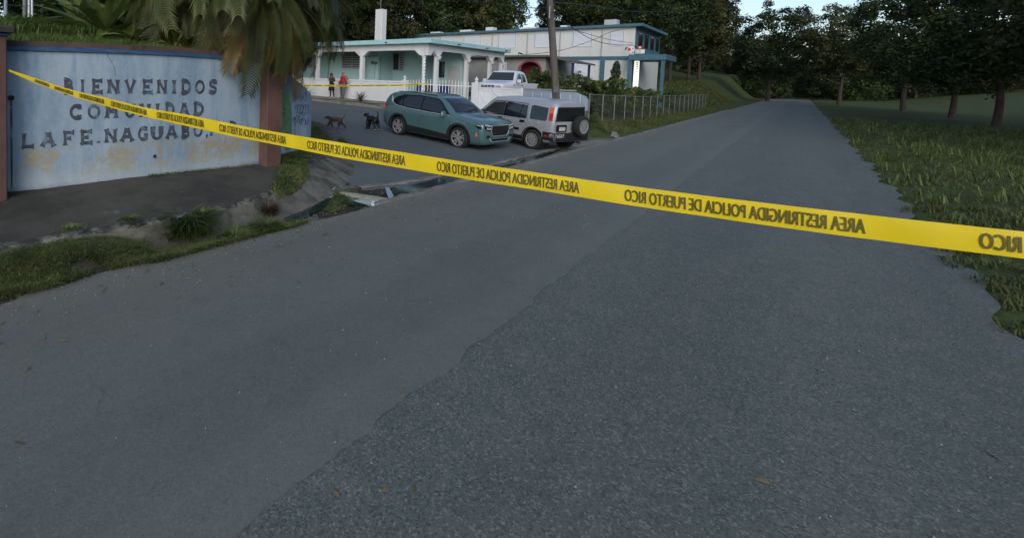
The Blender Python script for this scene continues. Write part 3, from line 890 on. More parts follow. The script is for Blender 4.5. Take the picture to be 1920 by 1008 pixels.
# brown pillars
def pillar(x0, x1, y0, y1, zt, label, over):
    p = empty('gate_pillar', ((x0 + x1) / 2, (y0 + y1) / 2, .3), 0, label, 'pillar', 'brown pillars of the entrance wall')
    L = Vector(p.location)
    def b(name, m, *a, bev=.012):
        o = MB().bbox(*a, b=bev).build(name, m, p); o.location = -L; return o
    b('shaft', 'brown_paint', x0, x1, y0, y1, .15, zt)
    b('trim', 'blue_trim', x0 - .03, x1 + .03, y0 - .03, y1 + .03, zt + .001, zt + .04)
    b('cap', 'dark_cap', x0 - over, x1 + over, y0 - over, y1 + over, zt + .042, zt + .13, bev=.03)
    return p
pillar(1.02, 1.50, 7.14, 7.60, 2.44, 'brown pillar with dark cap where the yellow tape is tied', .09)
pillar(5.54, 5.90, 6.90, 7.32, 2.36, 'brown pillar under the drooping palm fronds beside the graffiti', .06)

# ------------------------------------------------------------------ curved graffiti wall round the corner
gw = empty('graffiti_wall', (6.5, 7.62, .3), 0, 'low curved pale blue wall with graffiti and green painted figure', 'wall')
GL = plen(WALL2)
gtop = lambda d: interp(d, [0, .7, 1.25, 1.75, 2.2, 2.7, 3.5, GL], [2.2, 2.18, 2.02, 1.82, 1.63, 1.45, 1.3, 1.25])
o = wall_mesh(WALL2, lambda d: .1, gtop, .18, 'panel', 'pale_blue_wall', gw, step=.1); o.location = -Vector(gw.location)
mat('spray_green', (.13, .25, .11), .8, .3, 5, dirt=(.08, .17, .10), dscale=2.5)
mat('spray_blue', (.06, .10, .26), .8, .3, 8)
mat('spray_grey', (.07, .08, .10), .8, .3, 8)
mat('spray_white', (.45, .46, .47), .8, .3, 8)
def on_wall2(x, y, off):
    h = hit_poly(WALL2, x, y)
    if not h: return None
    q, t = along(WALL2, h[0])
    return Vector((q[0] + t[1] * off, q[1] - t[0] * off, h[1]))
def wall2_shape(name, outline, off, material):
    rowsn = 26; ys = [p[1] for p in outline]; mb = MB()
    y0, y1 = min(ys), max(ys)
    for i in range(rowsn + 1):
        y = lerp(y0 + .01, y1 - .01, i / rowsn); xs = []
        for k in range(len(outline)):
            a, b = outline[k], outline[(k + 1) % len(outline)]
            if (a[1] - y) * (b[1] - y) < 0: xs.append(lerp(a[0], b[0], (y - a[1]) / (b[1] - a[1])))
        for k in range(4):
            p = on_wall2(lerp(min(xs), max(xs), k / 3), y, off); mb.v.append(tuple(p))
    for i in range(rowsn):
        for k in range(3): mb.f.append((i * 4 + k, i * 4 + k + 1, i * 4 + k + 5, i * 4 + k + 4)); mb.m.append(0)
    o = mb.build(name, material, gw); o.location = -Vector(gw.location)
wall2_shape('green_figure', [(534, 160), (538, 164), (542, 174), (543, 186), (545, 196), (547, 215), (547, 240), (546, 270), (545, 284), (537, 285), (531, 272), (526, 250), (525, 225), (526, 200), (529, 188), (531, 172)], .004, 'spray_green')
def spray(name, pts, wd, material, off=.006):
    mb = MB(); P = []
    for i in range(len(pts) - 1):
        for k in (0, .25, .5, .75): P.append((lerp(pts[i][0], pts[i + 1][0], k), lerp(pts[i][1], pts[i + 1][1], k)))
    P.append(pts[-1])
    for i, p in enumerate(P):
        a, b = P[max(0, i - 1)], P[min(len(P) - 1, i + 1)]
        dx, dy = b[0] - a[0], b[1] - a[1]; q = math.hypot(dx, dy) or 1
        for sg in (-1, 1):
            v = on_wall2(p[0] - dy / q * wd * sg, p[1] + dx / q * wd * sg, off)
            if v is None: return
            mb.v.append(tuple(v))
    for i in range(len(P) - 1): mb.f.append((2 * i, 2 * i + 1, 2 * i + 3, 2 * i + 2)); mb.m.append(0)
    o = mb.build(name, material, gw); o.location = -Vector(gw.location)
rd = random.Random(12)
for y0, xs in ((182, (552, 557, 562, 567, 572)), (204, (556, 561, 566, 571, 576)), (228, (553, 559, 564, 570, 575))):
    for x in xs:
        pts = []
        a0 = rd.uniform(0, 360)
        for i in range(9):
            an = math.radians(a0 + i * rd.uniform(30, 48))
            pts.append((x + 2.2 * math.cos(an), y0 + i * .8 - 3 + 6.5 * math.sin(an)))
        spray('graffiti_stroke', pts, .55, rd.choice(['spray_blue', 'spray_grey', 'spray_blue']))
spray('graffiti_stroke', [(548, 226), (551, 219), (553, 224), (556, 216), (560, 222), (564, 210), (569, 218), (573, 214)], .5, 'spray_grey', .008)
spray('graffiti_stroke', [(522, 222), (523, 230), (526, 236), (524, 240), (521, 237)], .7, 'spray_grey')
spray('graffiti_stroke', [(524, 274), (528, 279), (531, 287)], 1.0, 'spray_white')
for pts in ([(531, 205), (534, 202), (533, 208)], [(529, 212), (533, 211), (531, 216)], [(522, 217), (524, 216)], [(527, 169), (529, 171)], [(529, 176), (531, 177)]):
    spray('leaf_stain', pts, 1.0, 'spray_grey', .009)
# ------------------------------------------------------------------ turquoise house on the corner
class Thing:
    """an Empty with parts given in world coordinates"""
    def __init__(self, name, loc, label, cat, group=None, rz=0):
        self.o = empty(name, loc, 0, label, cat, group); self.L = Vector(loc)
    def part(self, name, mb, mats, smooth=False, parent=None):
        p = parent or self.o
        o = mb.build(name, mats, p, smooth)
        o.location = -self.L if parent is None else (0, 0, 0)
        return o
    def box(self, name, m, *a, parent=None): return self.part(name, MB().box(*a), m, parent=parent)
FS = lambda d0: (lambda a, b, d: Vector((d, a, b)))          # outline in (Y, Z), depth along X
FT = lambda a, b, d: Vector((a, d, b))                       # outline in (X, Z), depth along Y
def arcade(y_cols, z_top, z_open, z_cap, x0, x1, half=.16, br=.42):
    """beam outline with chamfered brackets at the columns, in (a, z)"""
    a0, a1 = y_cols[0] - half, y_cols[-1] + half
    pts = [(a0, z_top), (a1, z_top), (a1, z_cap)]
    for i in range(len(y_cols) - 1, -1, -1):
        c = y_cols[i]
        if i < len(y_cols) - 1:
            pts += [(c + half + br, z_open), (c + half + .04, z_cap)]
        pts += [(c - half, z_cap)] if i == 0 else [(c - half - .04, z_cap), (c - half - br, z_open)]
    return pts
H = Thing('corner_house', (27, 20, .7), 'single storey turquoise house with white arcade porch and flat roof', 'house')
EX, EY = 24.45, 15.5           # porch corner
H.box('floor', 'house_walk', 24.3, 35.2, 15.4, 34, .3, .9)
H.box('wall', 'turquoise', 27.0, 34.8, 21.8, 32.9, .9, 4.16)
H.box('porch_pier', 'turquoise', 26.45, 28.19, 20.85, 21.79, .9, 4.16)
H.box('recessed_wall', 'turquoise', 28.2, 34.8, 18.5, 21.79, .9, 4.16)
rf = H.part('roof', MB().bbox(24.15, 35.0, 15.25, 34, 4.17, 4.44, b=.02), 'fascia_turquoise')
H.box('roof_deck', 'roof_grey', 24.3, 34.9, 15.4, 33.9, 4.441, 4.46)
cols_f = [16.0, 20.75, 25.0, 29.5]
H.part('front_beam', MB().prism(arcade(cols_f, 4.168, 3.78, 3.47, 0, 0), lambda a, b, d: Vector((d, a, b)), 24.5, 24.78), 'white_paint')
cols_s = [24.64, 25.65, 29.35, 32.7, 34.6]
H.part('side_beam', MB().prism(arcade(cols_s, 4.166, 3.78, 3.47, 0, 0, .14, .36), FT, 15.62, 15.86), 'white_paint')
for y in cols_f[1:]:
    H.box('column', 'white_paint', 24.52, 24.76, y - .13, y + .13, .9, 3.472)
for x in cols_s[1:]:
    c = H.box('column', 'white_paint', x - .13, x + .13, 15.64, 15.84, .9, 3.472)
    H.part('capital', MB().lathe([(.10, 3.25), (.15, 3.36), (.20, 3.46)], (x, 15.6, 0), 10), 'white_paint', parent=None)
# twisted corner column
mb = MB(); n = 14; zs = rng(1.2, 3.3, .03)
for z in zs:
    for k in range(n):
        an = 2 * math.pi * k / n
        r = .105 * (1 + .20 * math.cos(2 * (an - z * 16)))
        mb.v.append((24.64 + r * math.cos(an), 15.98 + r * math.sin(an), z))
for i in range(len(zs) - 1):
    for k in range(n): mb.f.append((i * n + k, i * n + (k + 1) % n, (i + 1) * n + (k + 1) % n, (i + 1) * n + k)); mb.m.append(0)
tc_ = H.part('twisted_column', mb, 'white_paint', True)
H.part('capital', MB().lathe([(.10, 3.29), (.13, 3.34), (.18, 3.47)], (24.64, 15.98, 0), 12), 'white_paint')
H.box('column_plinth', 'white_paint', 24.47, 24.81, 15.81, 16.15, .9, 1.22)
# windows: jalousie slats in frames
def louvre_window(T, x, y0, y1, z0, z1, n, fm, sm_, lean=.6, mull=(), face=-1, back='dark_room', dep=.05):
    """window on a wall facing -X at x"""
    fr_ = MB(); d = x - .05
    for a in ((y0 - .05, y1 + .05, z1, z1 + .06), (y0 - .05, y1 + .05, z0 - .06, z0)): fr_.box(d, x + .01, *a)
    for yy in [y0 - .05, y1] + [y0 + (y1 - y0) * q - .025 for q in mull]: fr_.box(d, x + .01, yy, yy + .05, z0, z1)
    w_ = T.part('window', fr_, fm)
    T.part('pane', MB().box(x - .004, x + .003, y0, y1, z0, z1), back, parent=w_)
    sl = MB(); h = (z1 - z0) / n
    edges = [y0] + [y0 + (y1 - y0) * q for q in mull] + [y1]
    for i in range(n):
        zc = z0 + h * (i + .5)
        for e in range(len(edges) - 1):
            a, b = edges[e] + .03, edges[e + 1] - .03
            hh = h * .5 * lean
            sl.add([(d + .002, a, zc - hh), (d + .002, b, zc - hh), (x - .008, b, zc + hh), (x - .008, a, zc + hh), (d + .008, a, zc - hh - .01), (d + .008, b, zc - hh - .01), (x - .003, b, zc + hh - .01), (x - .003, a, zc + hh - .01)],
                   [(0, 1, 2, 3), (7, 6, 5, 4), (0, 4, 5, 1), (3, 2, 6, 7)])
    T.part('louvre', sl, sm_, parent=w_)
    return w_
louvre_window(H, 27.0, 22.75, 24.70, 2.72, 3.88, 9, 'window_grey', 'window_grey', .5, (.5,))
w_ = louvre_window(H, 27.0, 28.0, 29.4, 2.72, 3.88, 9, 'window_grey', 'window_grey', .5, (.5,))
H.part('end_wall', MB().box(29.6, 29.8, 15.9, 18.49, .9, 4.16), 'turquoise')
# window beside the meters, in the turquoise front wall
wy0, wy1 = at_s(757, 120, 28.2).y, at_s(730, 120, 28.2).y
fr_ = MB()
for a in ((wy0 - .06, wy1 + .06, 3.82, 3.90), (wy0 - .06, wy1 + .06, 2.58, 2.66)): fr_.box(28.13, 28.21, *a)
yy = [wy0 - .06, lerp(wy0, wy1, .27), lerp(wy0, wy1, .70), wy1]
for a in yy: fr_.box(28.13, 28.21, a, a + .06, 2.66, 3.82)
w_ = H.part('window', fr_, 'window_grey')
H.part('pane', MB().box(28.19, 28.204, wy0, wy1, 2.66, 3.82), 'house_glass', parent=w_)
for a, b in ((wy0, yy[1]), (yy[2] + .06, wy1)):
    sl = MB()
    for i in range(9): sl.box(28.15, 28.17, a + .01, b - .005, 2.70 + i * .125, 2.77 + i * .125)
    H.part('louvre', sl, 'window_grey', parent=w_)
# electricity meters and conduit on the porch pier
for yy, z in ((21.32, 3.10), (21.03, 3.07)):
    mbx = MB().lathe([(.0, -.02), (.11, -.02), (.11, .08), (.08, .12), (.0, .12)], (0, 0, 0), 14, axis='y')
    mbx.v = [(26.45 - b, yy + a, z + c) for a, b, c in mbx.v]
    H.part('meter', mbx, 'galvanised', True)
H.part('meter_conduit', MB().tube([(26.42, 21.1, 2.95), (26.42, 21.1, 2.6), (26.42, 21.1, 2.0)], .02, 6), 'steel')
H.part('conduit', MB().tube([(26.41, 21.75, 3.55), (26.41, 21.2, 3.55), (26.41, 20.9, 3.55), (26.50, 20.78, 3.48), (26.6, 20.76, 3.3), (26.6, 20.76, 2.9), (26.6, 20.76, 1.0)], .035, 8), 'steel', True)
# white chimney-like block and mast on the roof
a, b = at_s(702, 75, 27.5), at_s(717, 17, 27.5)
ch = H.part('chimney', MB().bbox(27.5, 28.05, b.y, a.y, 4.44, b.z, b=.02), 'white_paint')
H.part('mast', MB().tube([(27.7, (a.y + b.y) / 2, b.z), (27.7, (a.y + b.y) / 2, b.z + 1.4)], .025, 6), 'steel', parent=ch)
for yy in (18.4, 27.0):
    H.part('roof_spout', MB().tube([(24.2, yy, 4.28), (23.95, yy, 4.25)], .04, 8), 'dark_edge')
for xx in (27.2, 31.0, 34.0):
    H.part('roof_spout', MB().tube([(xx, 15.3, 4.28), (xx, 15.05, 4.25)], .04, 8), 'dark_edge')
# carport behind the gate: low blue wall, dark openings
H.part('blue_dado', MB().box(27.6, 27.75, 15.95, 18.4, .9, 1.75), 'deep_blue')
H.box('carport_door', 'window_grey', 29.55, 29.599, 16.3, 17.2, .9, 3.0)
H.part('door_louvre', MB().box(29.57, 29.597, 17.5, 18.3, 2.2, 3.3), 'house_glass')

# ------------------------------------------------------------------ boundary wall, gate posts and gate
SW = 23.5
bw = Thing('boundary_wall', (SW, 22, .6), 'white parapet wall with recessed panels that the man leans on', 'wall')
bw.part('panel', MB().box(SW, SW + .15, 16.75, 34, .2, 1.80), 'white_paint')
bw.part('coping', MB().bbox(SW - .035, SW + .185, 16.75, 34, 1.801, 1.90, b=.015), 'white_paint')
for y0 in (17.0, 19.55):
    fr_ = MB()
    for a in ((y0, y0 + 2.3, 1.66, 1.70), (y0, y0 + .05, .80, 1.655), (y0 + 2.25, y0 + 2.3, .80, 1.655)): fr_.box(SW - .018, SW - .001, *a)
    bw.part('moulding', fr_, 'white_paint')
def gate_post(y, label, zt=1.95):
    p = Thing('gate_post', (SW + .1, y, walk_z(y) - .1), label, 'gate post', 'white posts of the picket gate')
    p.part('shaft', MB().bbox(SW - .06, SW + .28, y - .17, y + .17, .2, zt, b=.015), 'white_paint')
    p.part('finial', MB().lathe([(.10, zt + .001), (.10, zt + .04), (.05, zt + .07), (.09, zt + .12), (.10, zt + .17), (.07, zt + .22), (.025, zt + .25), (.03, zt + .29), (.0, zt + .33)], (SW + .11, y, 0), 12), 'white_paint', True)
gate_post(16.58, 'white gate post with finial where the far tape reaches the gate')
gate_post(12.05, 'white gate post with finial beside the scalloped wall and pickup')
G = Thing('picket_gate', (SW + .1, 14.3, .5), 'white metal picket gate across the driveway between two posts', 'gate')
for k in range(22):
    y = lerp(12.30, 16.34, k / 21)
    rise = .10 * math.sin(math.pi * k / 21)
    mb = MB().tube([(SW + .1, y, .52), (SW + .1, y, 1.93 + rise), (SW + .1, y, 1.97 + rise)], [.020, .020, .004], 6)
    G.part('picket', mb, 'gate_white')
for z in (.68, 1.72): G.box('rail', 'gate_white', SW + .085, SW + .115, 12.24, 16.4, z, z + .055)
rw = Thing('scalloped_wall', (SW, 10.7, .4), 'white wall with scalloped moulding in front of the pickup', 'wall')
rw.part('panel', MB().box(SW + .02, SW + .17, 9.66, 11.86, .1, 1.66), 'white_paint')
rw.part('coping', MB().bbox(SW - .01, SW + .2, 9.66, 11.86, 1.661, 1.72, b=.012), 'white_paint')
P = [(SW + .012, 11.75 - k * 1.62, 1.53 - .78 * math.sin(math.pi * k) ** .6) for k in rng(0, 1, .05)]
rw.part('moulding', MB().tube(P, .018, 5).box(SW + .003, SW + .019, 10.1, 11.78, 1.535, 1.56), 'white_paint')
rw.part('moulding', MB().box(SW + .003, SW + .019, 9.72, 10.0, 1.52, 1.55), 'white_paint')
pp = tag(MB().bbox(SW - .03, SW + .1, 9.55, 9.65, .1, 1.76, b=.01).build('fence_post', 'gate_white'), 'slim white square post between scalloped wall and blue grey wall', 'post')
gb = Thing('grey_wall', (SW, 8, .4), 'blue grey wall with curved pale lines behind the silver car', 'wall')
gb.part('panel', MB().prism([(6.62, .1), (6.62, 1.25), (6.8, 1.5), (7.2, 1.66), (9.53, 1.70), (9.53, .1)], lambda a, b, d: Vector((d, a, b)), SW + .03, SW + .17), 'greywall_blue')
gb.part('coping', MB().bbox(SW + .0, SW + .2, 7.2, 9.53, 1.701, 1.76, b=.012), 'grey_wall')
for k in range(6):
    y = 9.1 - k * .42
    P = [(SW + .024, y - .16 * q, 1.56 - .75 * q ** 1.0 + .0) for q in rng(0, 1, .12)]
    P = [(a, y - .20 * (1 - math.cos(q * 1.57)) , lerp(1.56, .85, math.sin(q * 1.57))) for (a, _, _), q in zip(P, rng(0, 1, .12))]
    gb.part('pale_line', MB().tube(P, .012, 5), 'window_white')

# ------------------------------------------------------------------ chain-link fence along the verge
cf = Thing('chain_link_fence', (SW, 6.6, .3), 'chain link fence with grey posts along the grass verge', 'fence')
FT_ = 6.6
def fence_z(s): return interp(s, [23.5, 33, 70], [.32, .12, .06])
FEND = 62.
s = 23.5; posts = []
while s < FEND: posts.append(s); s += 2.05
for s in posts:
    z = fence_z(s)
    cf.part('post', MB().tube([(s, FT_, z - .2), (s, FT_, z + 1.30), (s, FT_, z + 1.33)], [.026, .026, .01], 8), 'galvanised', True)
cf.part('top_rail', MB().tube([(s, FT_, fence_z(s) + 1.27) for s in rng(23.5, posts[-1], 2.0)], .022, 6), 'galvanised', True)
mb = MB(); step = .07
for q in range(int((posts[-1] - 23.5) / step)):
    s0 = 23.5 + q * step
    for sg in (1, -1):
        a = Vector((s0, FT_ + .036 + .003 * sg, fence_z(s0) + (.03 if sg > 0 else 1.25))); b = Vector((s0 + 1.22, FT_ + .036 + .003 * sg, fence_z(s0 + 1.22) + (1.25 if sg > 0 else .03)))
        if b.x > posts[-1]: continue
        d = Vector((0, 0, .0055))
        mb.add([a - d, a + d, b + d, b - d], [(0, 1, 2, 3)])
o = cf.part('wire_mesh', mb, 'galvanised'); o['kind'] = 'stuff'

# ------------------------------------------------------------------ grey bungalow with pink arch
g = Thing('grey_bungalow', (41, 15, 1.1), 'small grey flat roofed house with dark pink arched porch', 'house')
X0 = 38.
t_of = lambda x, y=115: at_s(x, y, X0).y
ya0, ya1 = t_of(1014), t_of(975)
zz = lambda x, y: at_s(x, y, X0).z
zr = zz(1000, 108); za = zz(995, 116.5)
yc, hw = (ya0 + ya1) / 2, (ya1 - ya0) / 2
yE = t_of(1023)
arch = [(yc + hw * math.cos(a), za - .62 + .62 * math.sin(a)) for a in [math.pi * k / 14 for k in range(15)]]
front = [(yE, .6), (yE, zr), (22, zr), (22, .6), (ya1 + .0, .6), (ya1, za - .62)] + arch[1:-1] + [(ya0, za - .62), (ya0, .6)]
g.part('wall', MB().prism(front, lambda a, b, d: Vector((d, a, b)), X0, X0 + .2), 'grey_wall')
rim = [(ya1 + .13, za - .75), (ya1 + .13, za - .62)] + [(yc + (hw + .13) * math.cos(a), za - .62 + .75 * math.sin(a)) for a in [math.pi * k / 14 for k in range(15)]] + [(ya0 - .13, za - .75), (ya0, za - .75)] + [(yc + hw * math.cos(a), za - .62 + .62 * math.sin(a)) for a in [math.pi * k / 14 for k in range(14, -1, -1)]] + [(ya1, za - .75)]
g.part('arch_moulding', MB().prism(rim, lambda a, b, d: Vector((d, a, b)), X0 - .05, X0 - .003), 'pink_wall')
g.part('porch_wall', MB().box(X0 + 1.5, X0 + 1.6, yE + .02, 21.9, .6, zr - .02), 'pink_wall')
g.part('side_wall', MB().box(X0 + .21, X0 + 6, yE + .001, yE + .2, .6, zr - .01), 'grey_wall')
g.part('door', MB().box(X0 + 1.44, X0 + 1.499, yc - .35, yc + .25, .9, za - .25), 'dark_room')
tip = t_of(1085, 118)
rfb = g.part('roof', MB().box(X0 - .5, X0 + 6.3, yE - .25, 22.2, zr + .001, zr + .16), 'dark_edge')
# lean-to porch roof sloping down towards the road, on a blue post
mb = MB(); z1 = zz(1085, 120)
mb.add([(X0 - .4, yE - .26, zr + .02), (X0 - .4, tip, z1), (X0 + 4, tip, z1), (X0 + 4, yE - .26, zr + .02), (X0 - .4, yE - .26, zr + .14), (X0 - .4, tip, z1 + .12), (X0 + 4, tip, z1 + .12), (X0 + 4, yE - .26, zr + .14)],
       [(0, 1, 2, 3), (7, 6, 5, 4), (0, 4, 5, 1), (1, 5, 6, 2), (2, 6, 7, 3), (3, 7, 4, 0)])
g.part('porch_roof', mb, 'dark_edge')
yp = t_of(1075, 130)
for xx in (X0 - .2, X0 + 3.6): g.part('porch_post', MB().box(xx, xx + .14, yp - .07, yp + .07, .4, z1 + .06), 'deep_blue')
louvre_window(g, X0, t_of(949, 118), t_of(937, 118), zz(943, 132), zz(943, 119), 7, 'window_white', 'window_white', .9)

# ------------------------------------------------------------------ cream two storey building
c = Thing('cream_building', (50, 20, 1.4), 'long cream two storey building with blue band and flat roof', 'building')
X1 = 48.
tt = lambda x, y=100: at_s(x, y, X1).y
zz2 = lambda x, y: at_s(x, y, X1).z
yR = tt(1190, 80); zroof = zz2(1150, 50.5)
c.part('wall', MB().box(X1, X1 + 10, yR, 42, .8, zroof - .072), 'cream_wall')
c.part('roof', MB().bbox(X1 - .35, X1 + 10.3, yR - .6, 42, zroof - .07, zroof + .16, b=.02), 'teal_blue')
zb0, zb1 = zz2(1100, 112.8), zz2(1100, 106.2)
c.part('band', MB().box(X1 - .06, X1 - .002, yR, 42, zb0, zb1), 'teal_blue')
c.part('side_panel', MB().box(X1 + .1, X1 + 9.9, yR - .05, yR - .002, zb1, zroof - .14), 'teal_blue')
for k in range(4):
    c.part('side_window', MB().box(X1 + 1 + k * 2.3, X1 + 2.4 + k * 2.3, yR - .09, yR - .052, zb1 + .9, zb1 + 2.1), 'house_glass')
for x in (1129.5, 1183): c.part('pilaster', MB().box(X1 - .14, X1 - .003, tt(x, 130) - .17, tt(x, 130) + .17, .8, zb0 - .003), 'teal_blue')
for (xa, xb, ya, yb) in ((870, 902, 68, 91), (935, 967, 65, 89), (1003, 1034, 63.5, 88), (1074.5, 1109.5, 61.5, 86.5), (1144, 1169, 59.5, 85), (826, 850, 70, 92)):
    louvre_window(c, X1, tt(xb, 75), tt(xa, 75), zz2((xa + xb) / 2, yb), zz2((xa + xb) / 2, ya), 9, 'window_white', 'window_white', 1.15)
louvre_window(c, X1, tt(1107, 132), tt(1074, 132), zz2(1090, 148), zz2(1090, 120), 9, 'window_white', 'window_white', 1.15)
ac = c.part('air_conditioner', MB().bbox(X1 - .42, X1 - .06, tt(1094.5, 133), tt(1084, 133), zz2(1089, 145), zz2(1089, 132), b=.02), 'window_white')
for q in range(2):
    yy0, yy1 = tt(1093, 133), tt(1086, 133)
    c.part('grille', MB().box(X1 - .43, X1 - .421, yy0, yy1, zz2(1089, 144 - q * 6.5), zz2(1089, 139.5 - q * 6.5)), 'steel', parent=ac)
for x in (991, 1052.5, 1131, 925): c.part('downpipe', MB().tube([(X1 - .10, tt(x, 60), zroof - .13), (X1 - .10, tt(x, 60), zb1)], .045, 6), 'window_grey')
for x, ww, hh in ((810, 1.2, .25), (867, 1.3, .3), (912, .8, .45), (988, 1.2, .25), (1053, .7, .25), (1140, 1.0, .55)):
    y = tt(x, 55)
    o = c.part('roof_unit', MB().bbox(X1 + .6, X1 + 1.6, y - ww / 2, y + ww / 2, zroof + .162, zroof + .16 + hh, b=.03), 'window_white' if hh < .5 else 'window_grey')
# entrance canopy facing the road, with glowing panel standing in for the lit wall
XC = 46.6
tc2 = lambda x, y=100: at_s(x, y, XC).y
zc2 = lambda x, y: at_s(x, y, XC).z
can = Thing('entrance_canopy', (48, 9, .6), 'teal entrance canopy on blue post at the end of the cream building', 'canopy')
yL = tc2(1186, 105)
can.part('roof', MB().bbox(XC, XC + 4.5, yL - 2.3, yL + .3, zc2(1192, 112.5), zc2(1192, 102.5), b=.03), 'teal_blue')
for yy in (yL + .18, yL - 2.1):
    can.part('post', MB().box(XC + .12, XC + .36, yy - .12, yy + .12, .1, zc2(1192, 112.5)), 'teal_blue')
emit('wall_glow', (1, .93, .80), .5)  # emission imitates canopy light falling on a white wall
lit = tag(MB().box(XC + .9, XC + 1.0, at_s(1198, 130, XC + .9).y, at_s(1188.6, 130, XC + .9).y, at_s(1194, 172, XC + .9).z, at_s(1194, 114.5, XC + .9).z).build('glow_panel', 'wall_glow'), 'tall glowing white panel standing in for the lit wall under the teal entrance canopy', 'glowing panel')
for k, y in enumerate((118, 121.5, 125, 128.5, 135)):
    a = at_s(1193.3, y + 1.1, XC + .893); b = at_s(1195.7, y - 1.1, XC + .893)
    o = MB().box(XC + .89, XC + .898, b.y, a.y, a.z, b.z).build('dark_mark', 'dark_room', lit)
can.part('blue_panel', MB().box(XC + .95, XC + 1.0, at_s(1188.5, 130, XC + .95).y - .1, at_s(1185.8, 130, XC + .95).y, at_s(1187, 152, XC + .95).z, at_s(1187, 117, XC + .95).z), 'deep_blue')
# the clinic sign on the canopy: dog-face emblem and the start of its lettering
sg = Thing('clinic_sign', (XC, tc2(1190, 96), zc2(1190, 102.5)), 'clinic sign with white dog face emblem and red nose above the canopy', 'sign')
mat('sign_white', (.72, .72, .72), .5, .03); mat('sign_red', (.62, .03, .04), .5, .05); mat('sign_black', (.02, .02, .025), .5, .05); mat('sign_green', (.10, .22, .17), .5, .05)
def disc(x, y, rx, ry, d, name, m, n=22, a0=0, th=.03):
    C_ = at_s(x, y, XC); k = (at_s(x + 1, y, XC) - C_).length; kz = (at_s(x, y - 1, XC).z - C_.z)
    poly = [(C_.y + rx * k * math.cos(2 * math.pi * i / n), C_.z + ry * kz * math.sin(2 * math.pi * i / n)) for i in range(n)]
    return sg.part(name, MB().prism(poly, lambda a, b, dd: Vector((dd, a, b)), XC - d - th, XC - d), m)
disc(1184, 93, 6.6, 6.4, 0, 'face', 'sign_white', th=.06)
disc(1180.3, 93.2, 3.0, 3.0, .065, 'nose', 'sign_red')
disc(1187, 91.6, .9, 1.0, .065, 'eye', 'sign_black')
disc(1186.8, 98.6, 1.2, .8, .065, 'mouth', 'sign_black')
for pts in ([(1177.6, 89.4), (1175, 88.6), (1173.2, 91), (1171.8, 94.6), (1173.2, 95), (1175.4, 92)], [(1189, 86.6), (1192, 86), (1194.2, 88), (1195.4, 90.6), (1194, 91.2), (1191.6, 88.8)]):
    poly = [(at_s(x, y, XC).y, at_s(x, y, XC).z) for x, y in pts]
    sg.part('ear', MB().prism(poly, lambda a, b, d: Vector((d, a, b)), XC - .10, XC - .062), 'sign_black')
a, b = at_s(1196, 92, XC), at_s(1204, 86.5, XC)
sg.part('red_panel', MB().box(XC - .03, XC, b.y, a.y, a.z, b.z), 'sign_red')
a, b = at_s(1198.2, 91, XC), at_s(1202, 88, XC)
sg.part('white_mark', MB().box(XC - .036, XC - .031, b.y, a.y, a.z, b.z), 'sign_white')
a, b = at_s(1191, 100.8, XC), at_s(1209, 93, XC)
sg.part('board', MB().box(XC - .02, XC + .03, b.y, a.y, a.z, b.z), 'sign_white')
def text_mesh(body, off=.0, font_scale=1.):
    cu = bpy.data.curves.new('txt', 'FONT'); cu.body = body; cu.size = 1; cu.offset = off; cu.resolution_u = 3
    ob = bpy.data.objects.new('txt', cu); COL.objects.link(ob)
    dg = bpy.context.evaluated_depsgraph_get()
    me = bpy.data.meshes.new_from_object(ob.evaluated_get(dg))
    vs = [tuple(v.co) for v in me.vertices]; fs = [tuple(p.vertices) for p in me.polygons]
    bpy.data.objects.remove(ob); bpy.data.curves.remove(cu); bpy.data.meshes.remove(me)
    x0, x1 = min(v[0] for v in vs), max(v[0] for v in vs); y0, y1 = min(v[1] for v in vs), max(v[1] for v in vs)
    return [((v[0] - x0) / (x1 - x0), (v[1] - y0) / (y1 - y0)) for v in vs], fs
uv, fs = text_mesh('Cli')
a, b = at_s(1192.3, 99.6, XC - .025), at_s(1201, 94, XC - .025)
sg.part('lettering', MB().add([(XC - .026, lerp(a.y, b.y, u), lerp(a.z, b.z, v)) for u, v in uv], fs), 'sign_green')

# ------------------------------------------------------------------ utility pole and wires
pb = Vector((21.5, 7.25, .2)); pt = at_s(1031, 0, 21.5); pdir = (pt - at_s(1043, 187, 21.5)).normalized()
pbase = at_s(1043, 187, 21.5) - pdir * 1.3
ptop = at_s(1043, 187, 21.5) + pdir * 7.6
up_ = empty('utility_pole', pbase, 0, 'weathered leaning timber utility pole behind the silver car', 'utility pole')
o = MB().tube([pbase.lerp(ptop, k) for k in rng(0, 1, .1)], [lerp(.155, .115, k) for k in rng(0, 1, .1)], 12).build('shaft', 'timber_pole', up_, True); o.location = -pbase
o = MB().box(-.02, .02, -.09, .09, -.14, .14).build('number_plate', 'galvanised', up_); o.location = at_s(1042.5, 168, 21.34) - pbase
bracket = at_s(1035, 24, 21.5)
o = MB().tube([bracket + Vector((-.12, -.1, 0)), bracket + Vector((-.22, -.18, .05))], .03, 6).tube([bracket + Vector((-.14, .05, -.25)), bracket + Vector((-.14, .05, .25))], .025, 6).build('bracket', 'steel', up_); o.location = -pbase
def wire(pts, r, label, group='overhead wires'):
    """pts: (x, y, X-plane) pixels with the plane each hangs in"""
    P = [at_s(x, y, s) for x, y, s in pts]; Q = []
    for i in range(len(P) - 1):
        for k in (0, .25, .5, .75): Q.append(cat(P, i + k))
    Q.append(P[-1])
    o = MB().tube(Q, r, 5).build('overhead_wire', 'black_cable')
    return tag(o, label, 'wire', group)
wire([(1037, 12, 21.5), (1052, 33, 27), (1080, 57, 34), (1112, 75, 40), (1146, 83.5, 46), (1187, 85, 47.9)], .022, 'black wire sagging from pole to the top right corner of cream building')
